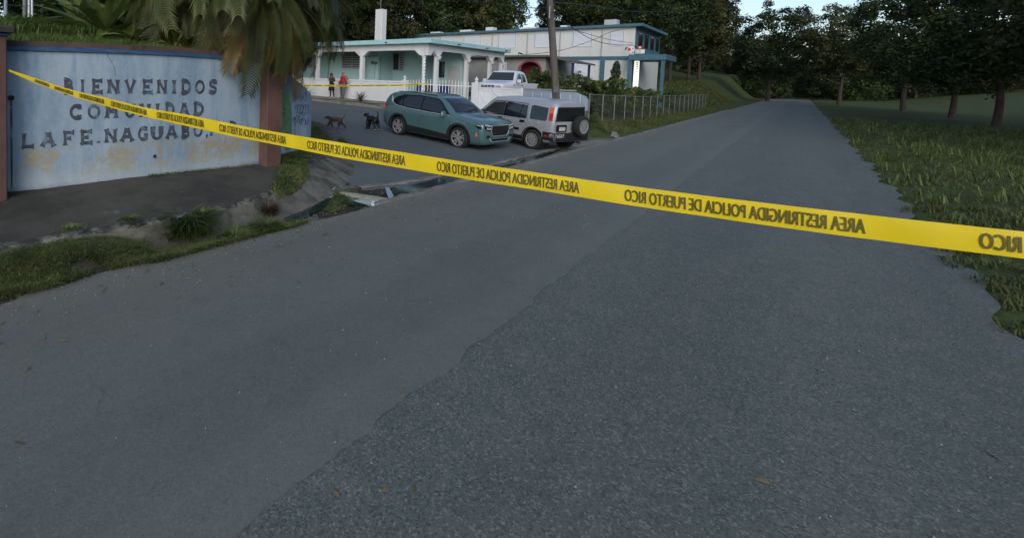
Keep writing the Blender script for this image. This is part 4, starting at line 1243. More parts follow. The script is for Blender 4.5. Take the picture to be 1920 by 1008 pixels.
wire([(1037, 18, 21.5), (1060, 46, 27), (1086, 59, 33), (1120, 69, 40), (1150, 76, 45), (1187, 81, 47.9)], .018, 'thinner wire from pole to cream building above the sagging one')
wire([(980, 102.4, 37.9), (1010, 100.5, 39), (1058, 93.5, 41), (1115, 74, 44), (1146, 59.8, 46), (1190, 52, 47.6)], .02, 'service wire rising from the bungalow roof across the cream facade')
wire([(1037, 5, 21.5), (1080, 8, 30), (1121, 13, 36), (1160, 20, 44), (1204, 22.5, 52), (1260, 21, 66), (1300, 18, 80)], .03, 'highest wire running right from pole over the trees')
wire([(1030, 14, 21.5), (1005, 15.5, 26), (960, 13, 34), (900, 5, 46), (870, 0, 52), (840, -8, 58)], .022, 'wire running left from pole across the patch of sky')
iw = empty('service_mast', at_s(972, 107, X0), 0, 'small dark service mast on bungalow roof', 'mast')
b_ = Vector(iw.location)
MB().tube([(0, 0, -.1), (0, 0, .38)], .03, 6).build('pipe', 'dark_edge', iw); MB().tube([(0, -.05, .3), (0, -.3, .22)], .06, 8).build('weatherhead', 'black_plastic', iw)
# guy wire with yellow guard in front of the conifer
ga, gm, gb_ = at_s(1184, 101, 46.4), at_s(1167, 140, 43), at_s(1157, 160, 41.2)
gu = empty('guy_wire', gb_, 0, 'slanting guy wire with yellow plastic guard beside the conifer', 'guy wire')
o = MB().tube([ga, gm, gb_], .018, 5).build('cable', 'steel', gu); o.location = -gb_
mat('guard_yellow', (.62, .38, .03), .5, .1)
o = MB().tube([gm, gb_ + (gb_ - gm) * .2], .05, 8).build('guard', 'guard_yellow', gu, True); o.location = -gb_
# ------------------------------------------------------------------ cars
def pchip(xs, ys, x):
    n = len(xs)
    if x <= xs[0]: return ys[0]
    if x >= xs[-1]: return ys[-1]
    h = [xs[i + 1] - xs[i] for i in range(n - 1)]
    dl = [(ys[i + 1] - ys[i]) / h[i] for i in range(n - 1)]
    def slope(i):
        if i == 0: return dl[0]
        if i == n - 1: return dl[-1]
        if dl[i - 1] * dl[i] <= 0: return 0
        w1, w2 = 2 * h[i] + h[i - 1], h[i] + 2 * h[i - 1]
        return (w1 + w2) / (w1 / dl[i - 1] + w2 / dl[i])
    i = max(k for k in range(n - 1) if xs[k] <= x)
    t = (x - xs[i]) / h[i]
    m0, m1 = slope(i) * h[i], slope(i + 1) * h[i]
    return (2 * t ** 3 - 3 * t * t + 1) * ys[i] + (t ** 3 - 2 * t * t + t) * m0 + (-2 * t ** 3 + 3 * t * t) * ys[i + 1] + (t ** 3 - t * t) * m1
def body_loft(st, nx=70, sub=3):
    """st: list of (x, [(y, z), ...]) half sections from the middle of the floor to the middle of the roof"""
    xs = [s[0] for s in st]; K = len(st[0][1])
    fine = sorted(set([round(lerp(xs[0], xs[-1], i / nx), 4) for i in range(nx + 1)] + xs))
    secs = []
    for x in fine:
        c = [(pchip(xs, [s[1][k][0] for s in st], x), pchip(xs, [s[1][k][1] for s in st], x)) for k in range(K)]
        half = []
        for k in range(K - 1):
            p0, p1, p2, p3 = c[max(k - 1, 0)], c[k], c[k + 1], c[min(k + 2, K - 1)]
            for q in range(sub):
                u = q / sub
                def cr(i):
                    l = lerp(p1[i], p2[i], u)
                    v = .5 * (2 * p1[i] + (p2[i] - p0[i]) * u + (2 * p0[i] - 5 * p1[i] + 4 * p2[i] - p3[i]) * u * u + (3 * p1[i] - p0[i] - 3 * p2[i] + p3[i]) * u ** 3)
                    return lerp(l, v, .45)
                half.append((cr(0), cr(1)))
        half.append(c[-1])
        secs.append(half)
    mb = MB(); n = len(secs[0]); ring = 2 * n - 2
    for x, h in zip(fine, secs):
        loop = [(y, z) for y, z in h] + [(-y, z) for y, z in h[-2:0:-1]]
        mb.v += [(x, y, z) for y, z in loop]
    for i in range(len(fine) - 1):
        for k in range(ring):
            mb.f.append((i * ring + k, i * ring + (k + 1) % ring, (i + 1) * ring + (k + 1) % ring, (i + 1) * ring + k)); mb.m.append(0)
    e = (len(fine) - 1) * ring
    mb.f.append(tuple(range(ring - 1, -1, -1))); mb.f.append(tuple(e + k for k in range(ring))); mb.m += [0, 0]
    return mb
class Car:
    def __init__(self, name, label, cat, st, paint, loc, rz, tilt=0., wheels=None, wr=.34, arch=.39, track=.78, group=None):
        self.root = empty(name, loc, 0, label, cat, group)
        self.root.rotation_euler = Euler((0, tilt, rz), 'XYZ')
        mb = body_loft(st)
        bm = bmesh.new(); tmp = mb.mesh('tmp', paint)
        bm.from_mesh(tmp); bmesh.ops.recalc_face_normals(bm, faces=bm.faces)
        self.bvh = BVHTree.FromBMesh(bm)
        bm.to_mesh(tmp); bm.free()
        ob = bpy.data.objects.new('tmpbody', tmp); COL.objects.link(ob)
        cut = MB()
        for wx in wheels:
            for sgn in (-1, 1):
                y0, y1 = sorted((sgn * (track - .30), sgn * (track + .35)))
                cut.lathe([(arch, y0), (arch, y1)], (wx, 0, wr), 32, axis='y')
        co = cut.build('tmpcut', paint)
        bmod = ob.modifiers.new('b', 'BOOLEAN'); bmod.object = co; bmod.operation = 'DIFFERENCE'; bmod.solver = 'EXACT'
        dg = bpy.context.evaluated_depsgraph_get()
        me = bpy.data.meshes.new_from_object(ob.evaluated_get(dg))
        bpy.data.objects.remove(ob); bpy.data.objects.remove(co)
        me.name = 'body'
        me.materials.clear(); me.materials.append(MATS[paint]); me.materials.append(MATS['black_plastic'])
        mi = []
        for p in me.polygons:
            c = p.center; inside = 0
            for wx in wheels:
                if math.hypot(c.x - wx, c.z - wr) < arch - .004 + .0 and abs(c.y) < track + .4 and math.hypot(c.x - wx, c.z - wr) < arch * .9995: inside = 1
                for v in p.vertices: pass
            mi.append(inside)
        for p, k in zip(me.polygons, mi): p.material_index = k
        me.polygons.foreach_set('use_smooth', [True] * len(me.polygons))
        me.set_sharp_from_angle(angle=math.radians(32))
        self.body = link_mesh('body', me, self.root)
        # dark liners inside the arches
        for wx in wheels:
            l = MB()
            n = 24
            for sgn in (-1, 1):
                b = len(l.v)
                for k in range(n + 1):
                    an = math.pi * (-.12 + 1.24 * k / n)
                    for y in (track - .29, track + .075):
                        l.v.append((wx + (arch - .006) * math.cos(an), sgn * y, wr + (arch - .006) * math.sin(an)))
                for k in range(n): l.f.append((b + 2 * k, b + 2 * k + 1, b + 2 * k + 3, b + 2 * k + 2)); l.m.append(0)
                ll = len(l.v); l.v += [(wx + (arch - .006) * math.cos(math.pi * (-.12 + 1.24 * k / n)), sgn * (track - .29), wr + (arch - .006) * math.sin(math.pi * (-.12 + 1.24 * k / n))) for k in range(n + 1)]
                l.f.append(tuple(range(ll, ll + n + 1))); l.m.append(0)
                l.build('arch_liner', 'black_plastic', self.root); l = MB()
    def side_pt(self, x, z, sgn, off):
        hit = self.bvh.ray_cast(Vector((x, sgn * 3, z)), Vector((0, -sgn, 0)))
        if hit[0] is None: return None
        p = hit[0] + Vector((0, sgn * off, 0)); return p
    def end_pt(self, y, z, sgn, off):
        hit = self.bvh.ray_cast(Vector((sgn * 5, y, z)), Vector((-sgn, 0, 0)))
        if hit[0] is None: return None
        return hit[0] + Vector((sgn * off, 0, 0))
    def top_pt(self, x, y, sgn, off):
        hit = self.bvh.ray_cast(Vector((x, y, 4)), Vector((0, 0, -1)))
        if hit[0] is None: return None
        return hit[0] + Vector((0, 0, off))
    def patch(self, name, outline, proj, sgn, off, material, rows=10, cols=8, parent=None, thick=.012):
        """outline in the projected plane (a, b), convex along a; laid on the body"""
        bs = [p[1] for p in outline]; b0, b1 = min(bs), max(bs); G_ = []
        for i in range(rows + 1):
            b = lerp(b0 + 1e-4, b1 - 1e-4, i / rows); xs = []
            for k in range(len(outline)):
                p, q = outline[k], outline[(k + 1) % len(outline)]
                if (p[1] - b) * (q[1] - b) <= 0 and p[1] != q[1]: xs.append(lerp(p[0], q[0], (b - p[1]) / (q[1] - p[1])))
            if not xs: return None
            row = []
            for k in range(cols + 1):
                pt_ = proj(lerp(min(xs), max(xs), k / cols), b, sgn, off)
                row.append(pt_)
            G_.append(row)
        if any(p is None for r in G_ for p in r):
            for r in G_:
                for k in range(len(r)):
                    if r[k] is None:
                        c = [q for rr in G_ for q in rr if q is not None]
                        if not c: return None
                        r[k] = min((q for rr in G_ for q in rr if q is not None), key=lambda q: 0)
        mb = MB(); w_ = cols + 1
        mb.v = [tuple(p) for r in G_ for p in r]
        for i in range(rows):
            for k in range(cols): mb.f.append((i * w_ + k, i * w_ + k + 1, (i + 1) * w_ + k + 1, (i + 1) * w_ + k)); mb.m.append(0)
        o = mb.build(name, material, parent or self.root, True)
        return o
    def line(self, name, pts, proj, sgn, off, r, material, n=5, parent=None):
        P = []
        for i in range(len(pts) - 1):
            k = max(2, int(math.hypot(pts[i + 1][0] - pts[i][0], pts[i + 1][1] - pts[i][1]) / .06))
            P += [(lerp(pts[i][0], pts[i + 1][0], j / k), lerp(pts[i][1], pts[i + 1][1], j / k)) for j in range(k)]
        P.append(pts[-1])
        Q = [proj(a, b, sgn, off) for a, b in P]
        Q = [q for q in Q if q is not None]
        if len(Q) < 2: return
        return MB().tube(Q, r, n).build(name, material, parent or self.root, True)
    def arch_ring(self, wx, wr, r0, r1, sgn, off, material, a0=-12, a1=192):
        mb = MB(); n = 28
        for k in range(n + 1):
            an = math.radians(lerp(a0, a1, k / n))
            for r in (r0, r1):
                x, z = wx + r * math.cos(an), wr + r * math.sin(an)
                p = self.side_pt(x, max(z, .26), sgn, off) or Vector((x, sgn * .86, z))
                mb.v.append((x, p.y, z))
        for k in range(n): mb.f.append((2 * k, 2 * k + 1, 2 * k + 3, 2 * k + 2)); mb.m.append(0)
        mb.build('arch_cladding', material, self.root, True)
    def wheel(self, wx, sgn, y, wr, wd=.21, rr=.235, spokes=5, twin=True, rim='alloy'):
        t = MB().lathe([(rr - .005, -wd / 2 + .01), (wr * .80, -wd / 2), (wr - .03, -wd / 2 + .005), (wr, -wd / 2 + .04), (wr, wd / 2 - .04), (wr - .03, wd / 2 - .005), (wr * .80, wd / 2), (rr - .005, wd / 2 - .01), (rr - .02, 0)], (0, 0, 0), 36, axis='y', caps=False)
        wo = t.build('wheel', 'rubber', self.root, True); wo.location = (wx, sgn * y, wr)
        rim_mesh(wo, sgn, wd, rr, spokes, twin, rim)
        return wo
def rim_mesh(parent, sgn, wd, rr, spokes=5, twin=True, rimm='alloy', axis='y'):
    f = sgn * (wd / 2 - .008)
    d = MB()
    d.lathe([(rr - .006, f - sgn * .07), (rr - .006, f - sgn * .062)][::1 if sgn > 0 else -1], (0, 0, 0), 28, axis='y')
    d.build('rim_back', 'alloy_dark', parent, True)
    r = MB(); n = 32
    vs = []
    for q, o in ((rr - .022, -.02), (rr - .012, .004), (rr, .006), (rr, -.03)):
        for k in range(n):
            an = 2 * math.pi * k / n; vs.append((q * math.cos(an), f + sgn * o, q * math.sin(an)))
    r.add(vs, [(a * n + k, a * n + (k + 1) % n, (a + 1) * n + (k + 1) % n, (a + 1) * n + k) for a in range(3) for k in range(n)])
    for s in range(spokes):
        for tw in ((-.17, .17) if twin else (0,)):
            a = 2 * math.pi * s / spokes + .3
            a0, a1 = a + tw * .5, a + tw * 1.3
            w0, w1 = (.022, .020) if twin else (.035, .028)
            c0 = Vector((.03 * math.cos(a0), 0, .03 * math.sin(a0))); c1 = Vector(((rr - .012) * math.cos(a1), 0, (rr - .012) * math.sin(a1)))
            dr = (c1 - c0).normalized(); nn = Vector((-dr.z, 0, dr.x))
            vs = []
            for y in (f - sgn * .004, f - sgn * .045):
                for c_, w_ in ((c0, w0), (c1, w1)):
                    for sg in (-1, 1):
                        p = c_ + nn * w_ * sg; vs.append((p.x, y, p.z))
            r.add(vs, [(0, 1, 3, 2), (4, 6, 7, 5), (0, 2, 6, 4), (1, 5, 7, 3)])
    r.lathe([(.045, min(f - sgn * .03, f + sgn * .004)), (.045, max(f - sgn * .03, f + sgn * .004))], (0, 0, 0), 14, axis='y')
    return r.build('rim', rimm, parent)
def mirror(car, x, z, sgn, y, paint, base='black_plastic', sz=(.10, .22, .15)):
    o = MB().bbox(-sz[0] / 2, sz[0] / 2, -sz[1] / 2, sz[1] / 2, -sz[2] / 2, sz[2] / 2, b=.035).build('mirror', paint, car.root, True)
    o.location = (x, sgn * (y + sz[1] / 2 + .03), z)
    MB().tube([(0, -sgn * (sz[1] / 2 + .08), -.06), (0, -sgn * sz[1] / 4, -.05)], .025, 6).build('mirror_arm', base, o)
    MB().box(-sz[0] / 2 - .006, -sz[0] / 2 - .001, -sz[1] / 2 + .03, sz[1] / 2 - .03, -sz[2] / 2 + .02, sz[2] / 2 - .03).build('mirror_glass', 'car_glass', o)
def handle(car, x, z, sgn, material, w_=.18, h=.04):
    p = car.side_pt(x, z, sgn, .0)
    o = MB().bbox(-w_ / 2, w_ / 2, -.02, .02, -h / 2, h / 2, b=.012).build('door_handle', material, car.root, True)
    o.location = p + Vector((0, sgn * .012, 0))

# --- teal compact SUV, parked facing the main road
def sec(zb, yb, *pts): return [(0, zb), (yb, zb)] + list(pts)
KST = [
 (-2.18, sec(.46, .56, (.68, .50), (.74, .70), (.74, .96), (.62, 1.05), (.42, 1.08), (0, 1.09))),
 (-2.10, sec(.34, .70, (.82, .44), (.86, .72), (.83, 1.02), (.69, 1.26), (.46, 1.32), (0, 1.34))),
 (-1.95, sec(.26, .78, (.86, .40), (.885, .75), (.855, 1.04), (.665, 1.43), (.46, 1.50), (0, 1.52))),
 (-1.78, sec(.24, .80, (.88, .38), (.90, .76), (.870, 1.06), (.64, 1.49), (.45, 1.545), (0, 1.56))),
 (-1.30, sec(.22, .80, (.885, .36), (.905, .76), (.878, 1.05), (.625, 1.535), (.43, 1.585), (0, 1.60))),
 (-.50, sec(.20, .80, (.865, .34), (.892, .72), (.875, 1.01), (.62, 1.555), (.42, 1.60), (0, 1.615))),
 (.30, sec(.20, .80, (.865, .34), (.892, .70), (.872, .98), (.625, 1.52), (.44, 1.565), (0, 1.58))),
 (.72, sec(.20, .80, (.868, .34), (.895, .70), (.870, .965), (.68, 1.33), (.50, 1.375), (0, 1.395))),
 (1.06, sec(.20, .80, (.88, .36), (.902, .70), (.870, .955), (.74, 1.10), (.52, 1.14), (0, 1.155))),
 (1.18, sec(.20, .80, (.885, .36), (.904, .70), (.868, .945), (.76, 1.04), (.52, 1.075), (0, 1.09))),
 (1.65, sec(.21, .78, (.88, .37), (.902, .70), (.865, .94), (.76, 1.005), (.52, 1.035), (0, 1.05))),
 (2.00, sec(.22, .74, (.86, .37), (.880, .68), (.84, .90), (.74, .965), (.50, .995), (0, 1.005))),
 (2.12, sec(.24, .70, (.84, .38), (.865, .64), (.83, .86), (.72, .93), (.47, .965), (0, .975))),
 (2.18, sec(.26, .66, (.79, .40), (.815, .62), (.78, .83), (.67, .905), (.43, .94), (0, .95))),
 (2.22, sec(.32, .54, (.66, .42), (.69, .60), (.66, .78), (.56, .85), (.36, .885), (0, .895))),
]
kia = Car('teal_suv', 'teal compact SUV with chrome window line parked facing the main road', 'car', KST, 'teal_car_paint', (14.86, 8.78, -.055), -math.pi / 2, 0, (1.33, -1.30), .345, .40, .79)
kia.root.rotation_euler = Euler((0, .045, math.radians(-98.5)), 'XYZ')
for sg in (-1, 1):
    sp, ep = kia.side_pt, kia.end_pt
    win = 'car_glass'
    kia.patch('window_surround', [(.93, 1.02), (.40, 1.44), (.2, 1.50), (-.5, 1.525), (-1.25, 1.50), (-1.62, 1.36), (-1.72, 1.20), (-1.50, 1.09), (-.9, 1.05), (0, 1.02)], sp, sg, .004, 'black_trim', 14, 26)
    kia.patch('window', [(.80, 1.045), (.36, 1.41), (.16, 1.475), (-.30, 1.49), (-.28, 1.055)], sp, sg, .008, win, 10, 10)
    kia.patch('window', [(-.35, 1.06), (-.37, 1.49), (-1.05, 1.475), (-1.20, 1.30), (-1.12, 1.09)], sp, sg, .008, win, 10, 10)
    kia.patch('quarter_window', [(-1.20, 1.11), (-1.27, 1.44), (-1.42, 1.43), (-1.62, 1.27), (-1.55, 1.16)], sp, sg, .008, win, 8, 6)
    kia.line('chrome_line', [(.90, 1.005), (0, 1.012), (-.9, 1.04), (-1.45, 1.085), (-1.66, 1.16), (-1.80, 1.36)], sp, sg, .008, .013, 'chrome')
    kia.patch('chrome_fin', [(-1.66, 1.14), (-1.70, 1.26), (-1.83, 1.42), (-1.86, 1.40), (-1.76, 1.20)], sp, sg, .011, 'chrome', 8, 3)
    kia.patch('sill_cladding', [(.95, .24), (.93, .40), (-.9, .46), (-.9, .24)], sp, sg, .010, 'black_plastic', 6, 18)
    for wx in (1.33, -1.30): kia.arch_ring(wx, .345, .398, .468, sg, .012, 'black_plastic')
    for pts in ([(.96, 1.0), (1.0, .62), (.96, .41)], [(-.32, 1.03), (-.33, .45)], [(-1.13, 1.06), (-1.18, .90), (-.98, .62)], [(1.16, .945), (1.30, .92), (2.0, .80)]): kia.line('seam', pts, sp, sg, -.003, .006, 'seam_dark')
    kia.line('side_crease', [(.9, .50), (.2, .47), (-.6, .50), (-.85, .55)], sp, sg, -.002, .008, 'teal_car_paint')
    for hx, hz in ((-.12, .88), (-.98, .93)): handle(kia, hx, hz, sg, 'teal_car_paint')
    for wx in (1.33, -1.30): kia.wheel(wx, sg, .785, .345, .22, .245, 5, True)
    mirror(kia, .78, 1.06, sg, .86, 'teal_car_paint')
    kia.line('roof_rail', [(.15, .60), (-.3, .61), (-1.2, .60), (-1.6, .585)], lambda a, b, s_, o: kia.top_pt(a, s_ * b, 0, .03), sg, 0, .016, 'alloy_dark')
    hs = [(sg * a, b) for a, b in ((.42, .74), (.42, .86), (.74, .90), (.79, .84), (.74, .72), (.60, .68), (.50, .68))]
    kia.patch('headlight', hs, ep, 1, .010, 'black_trim', 8, 8)
    hs = [(sg * a, b) for a, b in ((.44, .80), (.44, .85), (.74, .89), (.76, .845))]
    kia.patch('lamp_strip', hs, ep, 1, .016, 'lamp_lens', 4, 6)
    hs = [(sg * a, b) for a, b in ((.50, .71), (.50, .775), (.70, .80), (.70, .73))]
    kia.patch('lamp_projector', hs, ep, 1, .016, 'lamp_lens', 4, 4)
    kia.patch('headlight_side', [(1.93, .80), (1.95, .86), (2.10, .855), (2.15, .82), (2.15, .72), (2.06, .73)], sp, sg, .008, 'black_trim', 5, 6)
    kia.patch('lamp_strip', [(1.97, .825), (1.97, .852), (2.14, .845), (2.14, .81)], sp, sg, .014, 'lamp_lens', 3, 5)
    kia.patch('marker_lamp', [(2.035, .50), (2.03, .60), (1.965, .62), (1.975, .50)], sp, sg, .012, 'tail_orange', 5, 3)
    kia.patch('fog_lamp_recess', [(sg * a, b) for a, b in ((.50, .44), (.49, .54), (.66, .56), (.69, .45))], ep, 1, .008, 'black_plastic', 5, 6)
    kia.patch('taillight', [(-2.0, .93), (-1.86, 1.0), (-1.84, 1.06), (-2.05, 1.08), (-2.12, 1.04), (-2.12, .93)], sp, sg, .008, 'tail_red', 6, 6)
    hs = [(sg * a, b) for a, b in ((.40, .36), (.52, .47), (.58, .48), (.56, .44), (.46, .35))]
    kia.patch('skid_trim', hs, ep, 1, .018, 'chrome', 5, 3)
kia.patch('windshield', [(-.70, 1.115), (-.58, 1.515), (.58, 1.515), (.70, 1.115)], kia.end_pt, 1, .010, 'car_glass', 14, 14)
kia.patch('rear_window', [(-.62, 1.16), (-.55, 1.46), (.55, 1.46), (.62, 1.16)], kia.end_pt, -1, .010, 'car_glass', 8, 10)
kia.patch('grille', [(-.42, .57), (-.47, .72), (-.43, .83), (.43, .83), (.47, .72), (.42, .57), (.34, .53), (-.34, .53)], kia.end_pt, 1, .010, 'black_plastic', 8, 10)
kia.line('grille_chrome', [(-.62, .83), (-.43, .85), (.43, .85), (.62, .83)], kia.end_pt, 1, .016, .010, 'chrome')
kia.line('grille_chrome', [(-.46, .80), (-.47, .70), (-.42, .57), (-.34, .52), (.34, .52), (.42, .57), (.47, .70), (.46, .80)], kia.end_pt, 1, .016, .008, 'chrome')
for z in (.60, .65, .70, .75, .80): kia.line('grille_bar', [(-.40, z), (.40, z)], kia.end_pt, 1, .014, .005, 'alloy_dark')
kia.patch('lower_intake', [(-.50, .33), (-.48, .43), (.48, .43), (.50, .33)], kia.end_pt, 1, .010, 'black_plastic', 5, 10)
kia.line('skid_bar', [(-.46, .345), (.46, .345)], kia.end_pt, 1, .018, .014, 'alloy')
uv, fs = text_mesh('KIA')
mb = MB().add([tuple(kia.end_pt(lerp(-.12, .12, u), lerp(.868, .900, v), 1, .010) or (2.2, 0, .88)) for u, v in uv], fs); mb.build('badge', 'chrome', kia.root)
kia.patch('hood_line', [(1.14, -.66), (1.14, .66), (1.155, .66), (1.155, -.66)], lambda a, b, s_, o: kia.top_pt(a, b, 0, o), 1, .004, 'black_trim', 10, 2)
for sg in (-1, 1): kia.line('hood_crease', [(1.25, sg * .50), (1.7, sg * .46), (2.08, sg * .36)], lambda a, b, s_, o: kia.top_pt(a, b, 0, o), 1, -.004, .010, 'teal_car_paint')
kia.line('wiper', [(1.08, -.1), (.98, .45)], lambda a, b, s_, o: kia.top_pt(a, b, 0, o), 1, .02, .008, 'black_trim')

# --- silver older SUV seen from the rear left, heading up the side street
CST = [
 (-2.02, sec(.42, .62, (.72, .48), (.76, .70), (.77, .98), (.70, 1.40), (.58, 1.52), (0, 1.55))),
 (-1.97, sec(.36, .72, (.82, .46), (.845, .72), (.84, .98), (.745, 1.47), (.60, 1.60), (0, 1.635))),
 (-1.80, sec(.30, .76, (.855, .44), (.87, .74), (.865, .98), (.755, 1.52), (.60, 1.635), (0, 1.665))),
 (-1.0, sec(.26, .78, (.865, .42), (.878, .74), (.870, .98), (.755, 1.54), (.60, 1.65), (0, 1.675))),
 (.0, sec(.24, .78, (.865, .40), (.878, .74), (.870, .975), (.755, 1.53), (.60, 1.64), (0, 1.665))),
 (.42, sec(.24, .78, (.865, .40), (.878, .74), (.870, .97), (.75, 1.48), (.60, 1.60), (0, 1.625))),
 (.95, sec(.24, .78, (.865, .40), (.878, .74), (.868, .965), (.79, 1.12), (.60, 1.16), (0, 1.18))),
 (1.05, sec(.24, .78, (.865, .40), (.878, .74), (.866, .96), (.78, 1.05), (.60, 1.08), (0, 1.095))),
 (1.7, sec(.26, .76, (.855, .42), (.868, .72), (.845, .92), (.74, .985), (.55, 1.01), (0, 1.02))),
 (2.0, sec(.28, .70, (.81, .42), (.825, .68), (.79, .86), (.69, .92), (.5, .945), (0, .95))),
 (2.12, sec(.34, .62, (.72, .44), (.74, .64), (.71, .80), (.62, .84), (.45, .86), (0, .865))),
]
crv = Car('silver_suv', 'older silver SUV with spare wheel on its tailgate, seen from behind', 'car', CST, 'silver_car_paint', (17.17, 7.13, -.105), math.pi / 2, 0, (1.31, -1.31), .335, .385, .78)
crv.root.rotation_euler = Euler((0, -.03, math.radians(73)), 'XYZ')
for sg in (-1, 1):
    sp, ep = crv.side_pt, crv.end_pt
    crv.patch('window', [(.86, 1.02), (.36, 1.44), (-.10, 1.47), (-.10, 1.0)], sp, sg, .006, 'car_glass_clear', 10, 10)
    crv.patch('window', [(-.22, 1.0), (-.22, 1.475), (-.98, 1.465), (-1.02, 1.36), (-1.02, 1.0)], sp, sg, .006, 'car_glass', 10, 8)
    crv.patch('pillar_trim', [(-.105, .995), (-.105, 1.475), (-.215, 1.478), (-.215, .995)], sp, sg, .004, 'black_trim', 8, 3)
    crv.line('window_bar', [(-.74, 1.0), (-.84, 1.46)], sp, sg, .008, .011, 'black_trim')
    crv.patch('quarter_window', [(-1.16, 1.02), (-1.16, 1.44), (-1.22, 1.46), (-1.78, 1.43), (-1.80, 1.02), (-1.76, 1.0), (-1.20, 1.0)], sp, sg, .006, 'car_glass', 10, 8)
    crv.line('window_seal', [(.88, 1.01), (.36, 1.465), (-.1, 1.49), (-1.0, 1.485), (-1.04, 1.0), (.88, 1.0)], sp, sg, .003, .010, 'black_trim')
    crv.patch('taillight', [(-1.86, 1.02), (-1.84, 1.46), (-1.955, 1.45), (-1.985, 1.02)], sp, sg, .010, 'tail_red', 10, 4)
    crv.patch('turn_lamp', [(-1.865, 1.26), (-1.855, 1.47), (-1.94, 1.465), (-1.965, 1.26)], sp, sg, .015, 'tail_orange', 6, 4)
    crv.patch('bumper_side', [(-1.70, .40), (-1.70, .66), (-2.0, .66), (-2.0, .40)], sp, sg, .018, 'black_plastic', 6, 6)
    crv.patch('reflector', [(-1.76, .50), (-1.76, .56), (-1.86, .56), (-1.86, .50)], sp, sg, .024, 'tail_red', 3, 3)
    crv.patch('side_moulding', [(.86, .58), (.86, .66), (-.80, .66), (-.80, .58)], sp, sg, .016, 'black_plastic', 4, 14)
    crv.patch('sill_cladding', [(.92, .28), (.92, .42), (-.92, .42), (-.92, .28)], sp, sg, .008, 'black_plastic', 4, 14)
    crv.patch('bumper_side', [(1.72, .42), (1.72, .60), (2.02, .60), (2.02, .42)], sp, sg, .014, 'black_plastic', 5, 6)
    for pts in ([(-.16, 1.0), (-.17, .42)], [(-1.06, 1.47), (-1.08, 1.0), (-1.10, .80), (-.92, .60)], [(.90, .98), (.93, .42)]): crv.line('seam', pts, sp, sg, -.003, .006, 'seam_dark')
    for hx in (.02, -.90): handle(crv, hx, .90, sg, 'black_trim', .20, .075)
    crv.arch_ring(-1.31, .335, .384, .425, sg, .008, 'black_plastic', 0, 150)
    for wx in (1.31, -1.31): crv.wheel(wx, sg, .775, .335, .22, .225, 7, True)
    mirror(crv, .70, 1.06, sg, .86, 'black_plastic')
    crv.patch('headlight', [(sg * a, b) for a, b in ((.45, .70), (.45, .82), (.68, .82), (.70, .70))], ep, 1, .01, 'lamp_lens', 4, 5)
MB().lathe([(.10, 0), (.10, .04)], (0, 0, 0), 16, axis='y').build('fuel_cap', 'silver_car_paint', crv.root).location = crv.side_pt(-1.42, .90, 1, -.033)
crv.patch('windshield', [(-.74, 1.12), (-.68, 1.56), (.68, 1.56), (.74, 1.12)], crv.end_pt, 1, .008, 'car_glass', 8, 10)
crv.patch('rear_window', [(-.735, 1.0), (-.66, 1.46), (.66, 1.46), (.735, 1.0)], crv.end_pt, -1, .008, 'car_glass', 10, 12)
crv.line('wiper', [(.30, 1.03), (-.15, 1.06)], crv.end_pt, -1, .02, .010, 'black_trim')
bp = MB().bbox(-2.12, -1.90, -.86, .86, .38, .64, b=.05).build('bumper', 'black_plastic', crv.root, True)
mat('scraped', (.09, .09, .095), .6, .6, 25, dirt=(.45, .46, .48), dscale=18, dthr=(.50, .58))
MB().box(-2.126, -2.122, .42, .84, .50, .62).build('scrape', 'scraped', bp)
MB().box(-2.08, -1.92, .862, .866, .50, .62).build('scrape', 'scraped', bp)
plate = MB().bbox(-2.068, -2.03, .22, .70, .68, .90, b=.012).build('plate_recess', 'black_trim', crv.root)
MB().box(-2.078, -2.072, .31, .61, .715, .835).build('license_plate', 'plate_pale', plate)
crv.line('tailgate_seam', [(.74, .66), (.745, 1.0)], crv.end_pt, -1, -.003, .007, 'seam_dark')
# spare wheel on the tailgate, its rim facing backwards
spw = MB().lathe([(.225, -.10), (.29, -.115), (.31, -.105), (.335, -.06), (.335, .06), (.31, .105), (.26, .115), (.225, .10)], (0, 0, 0), 36, axis='y', caps=False).build('spare_wheel', 'rubber', crv.root, True)
rim_mesh(spw, -1, .22, .225, 7, True)
spw.rotation_euler = (0, 0, -math.pi / 2); spw.location = (-2.19, -.30, .86)
MB().box(-2.10, -2.0, -.42, -.18, .74, .98).build('spare_carrier', 'black_plastic', crv.root)
MB().tube([(-2.05, -.35, .33), (-2.16, -.35, .31)], .035, 8).build('exhaust', 'alloy_dark', crv.root)
MB().tube([(.30, .66, 1.55), (.62, .66, 1.70)], .006, 5).build('aerial', 'black_trim', crv.root)
MB().box(-1.62, -1.60, .60, .86, .12, .36).build('mud_flap', 'black_plastic', crv.root)

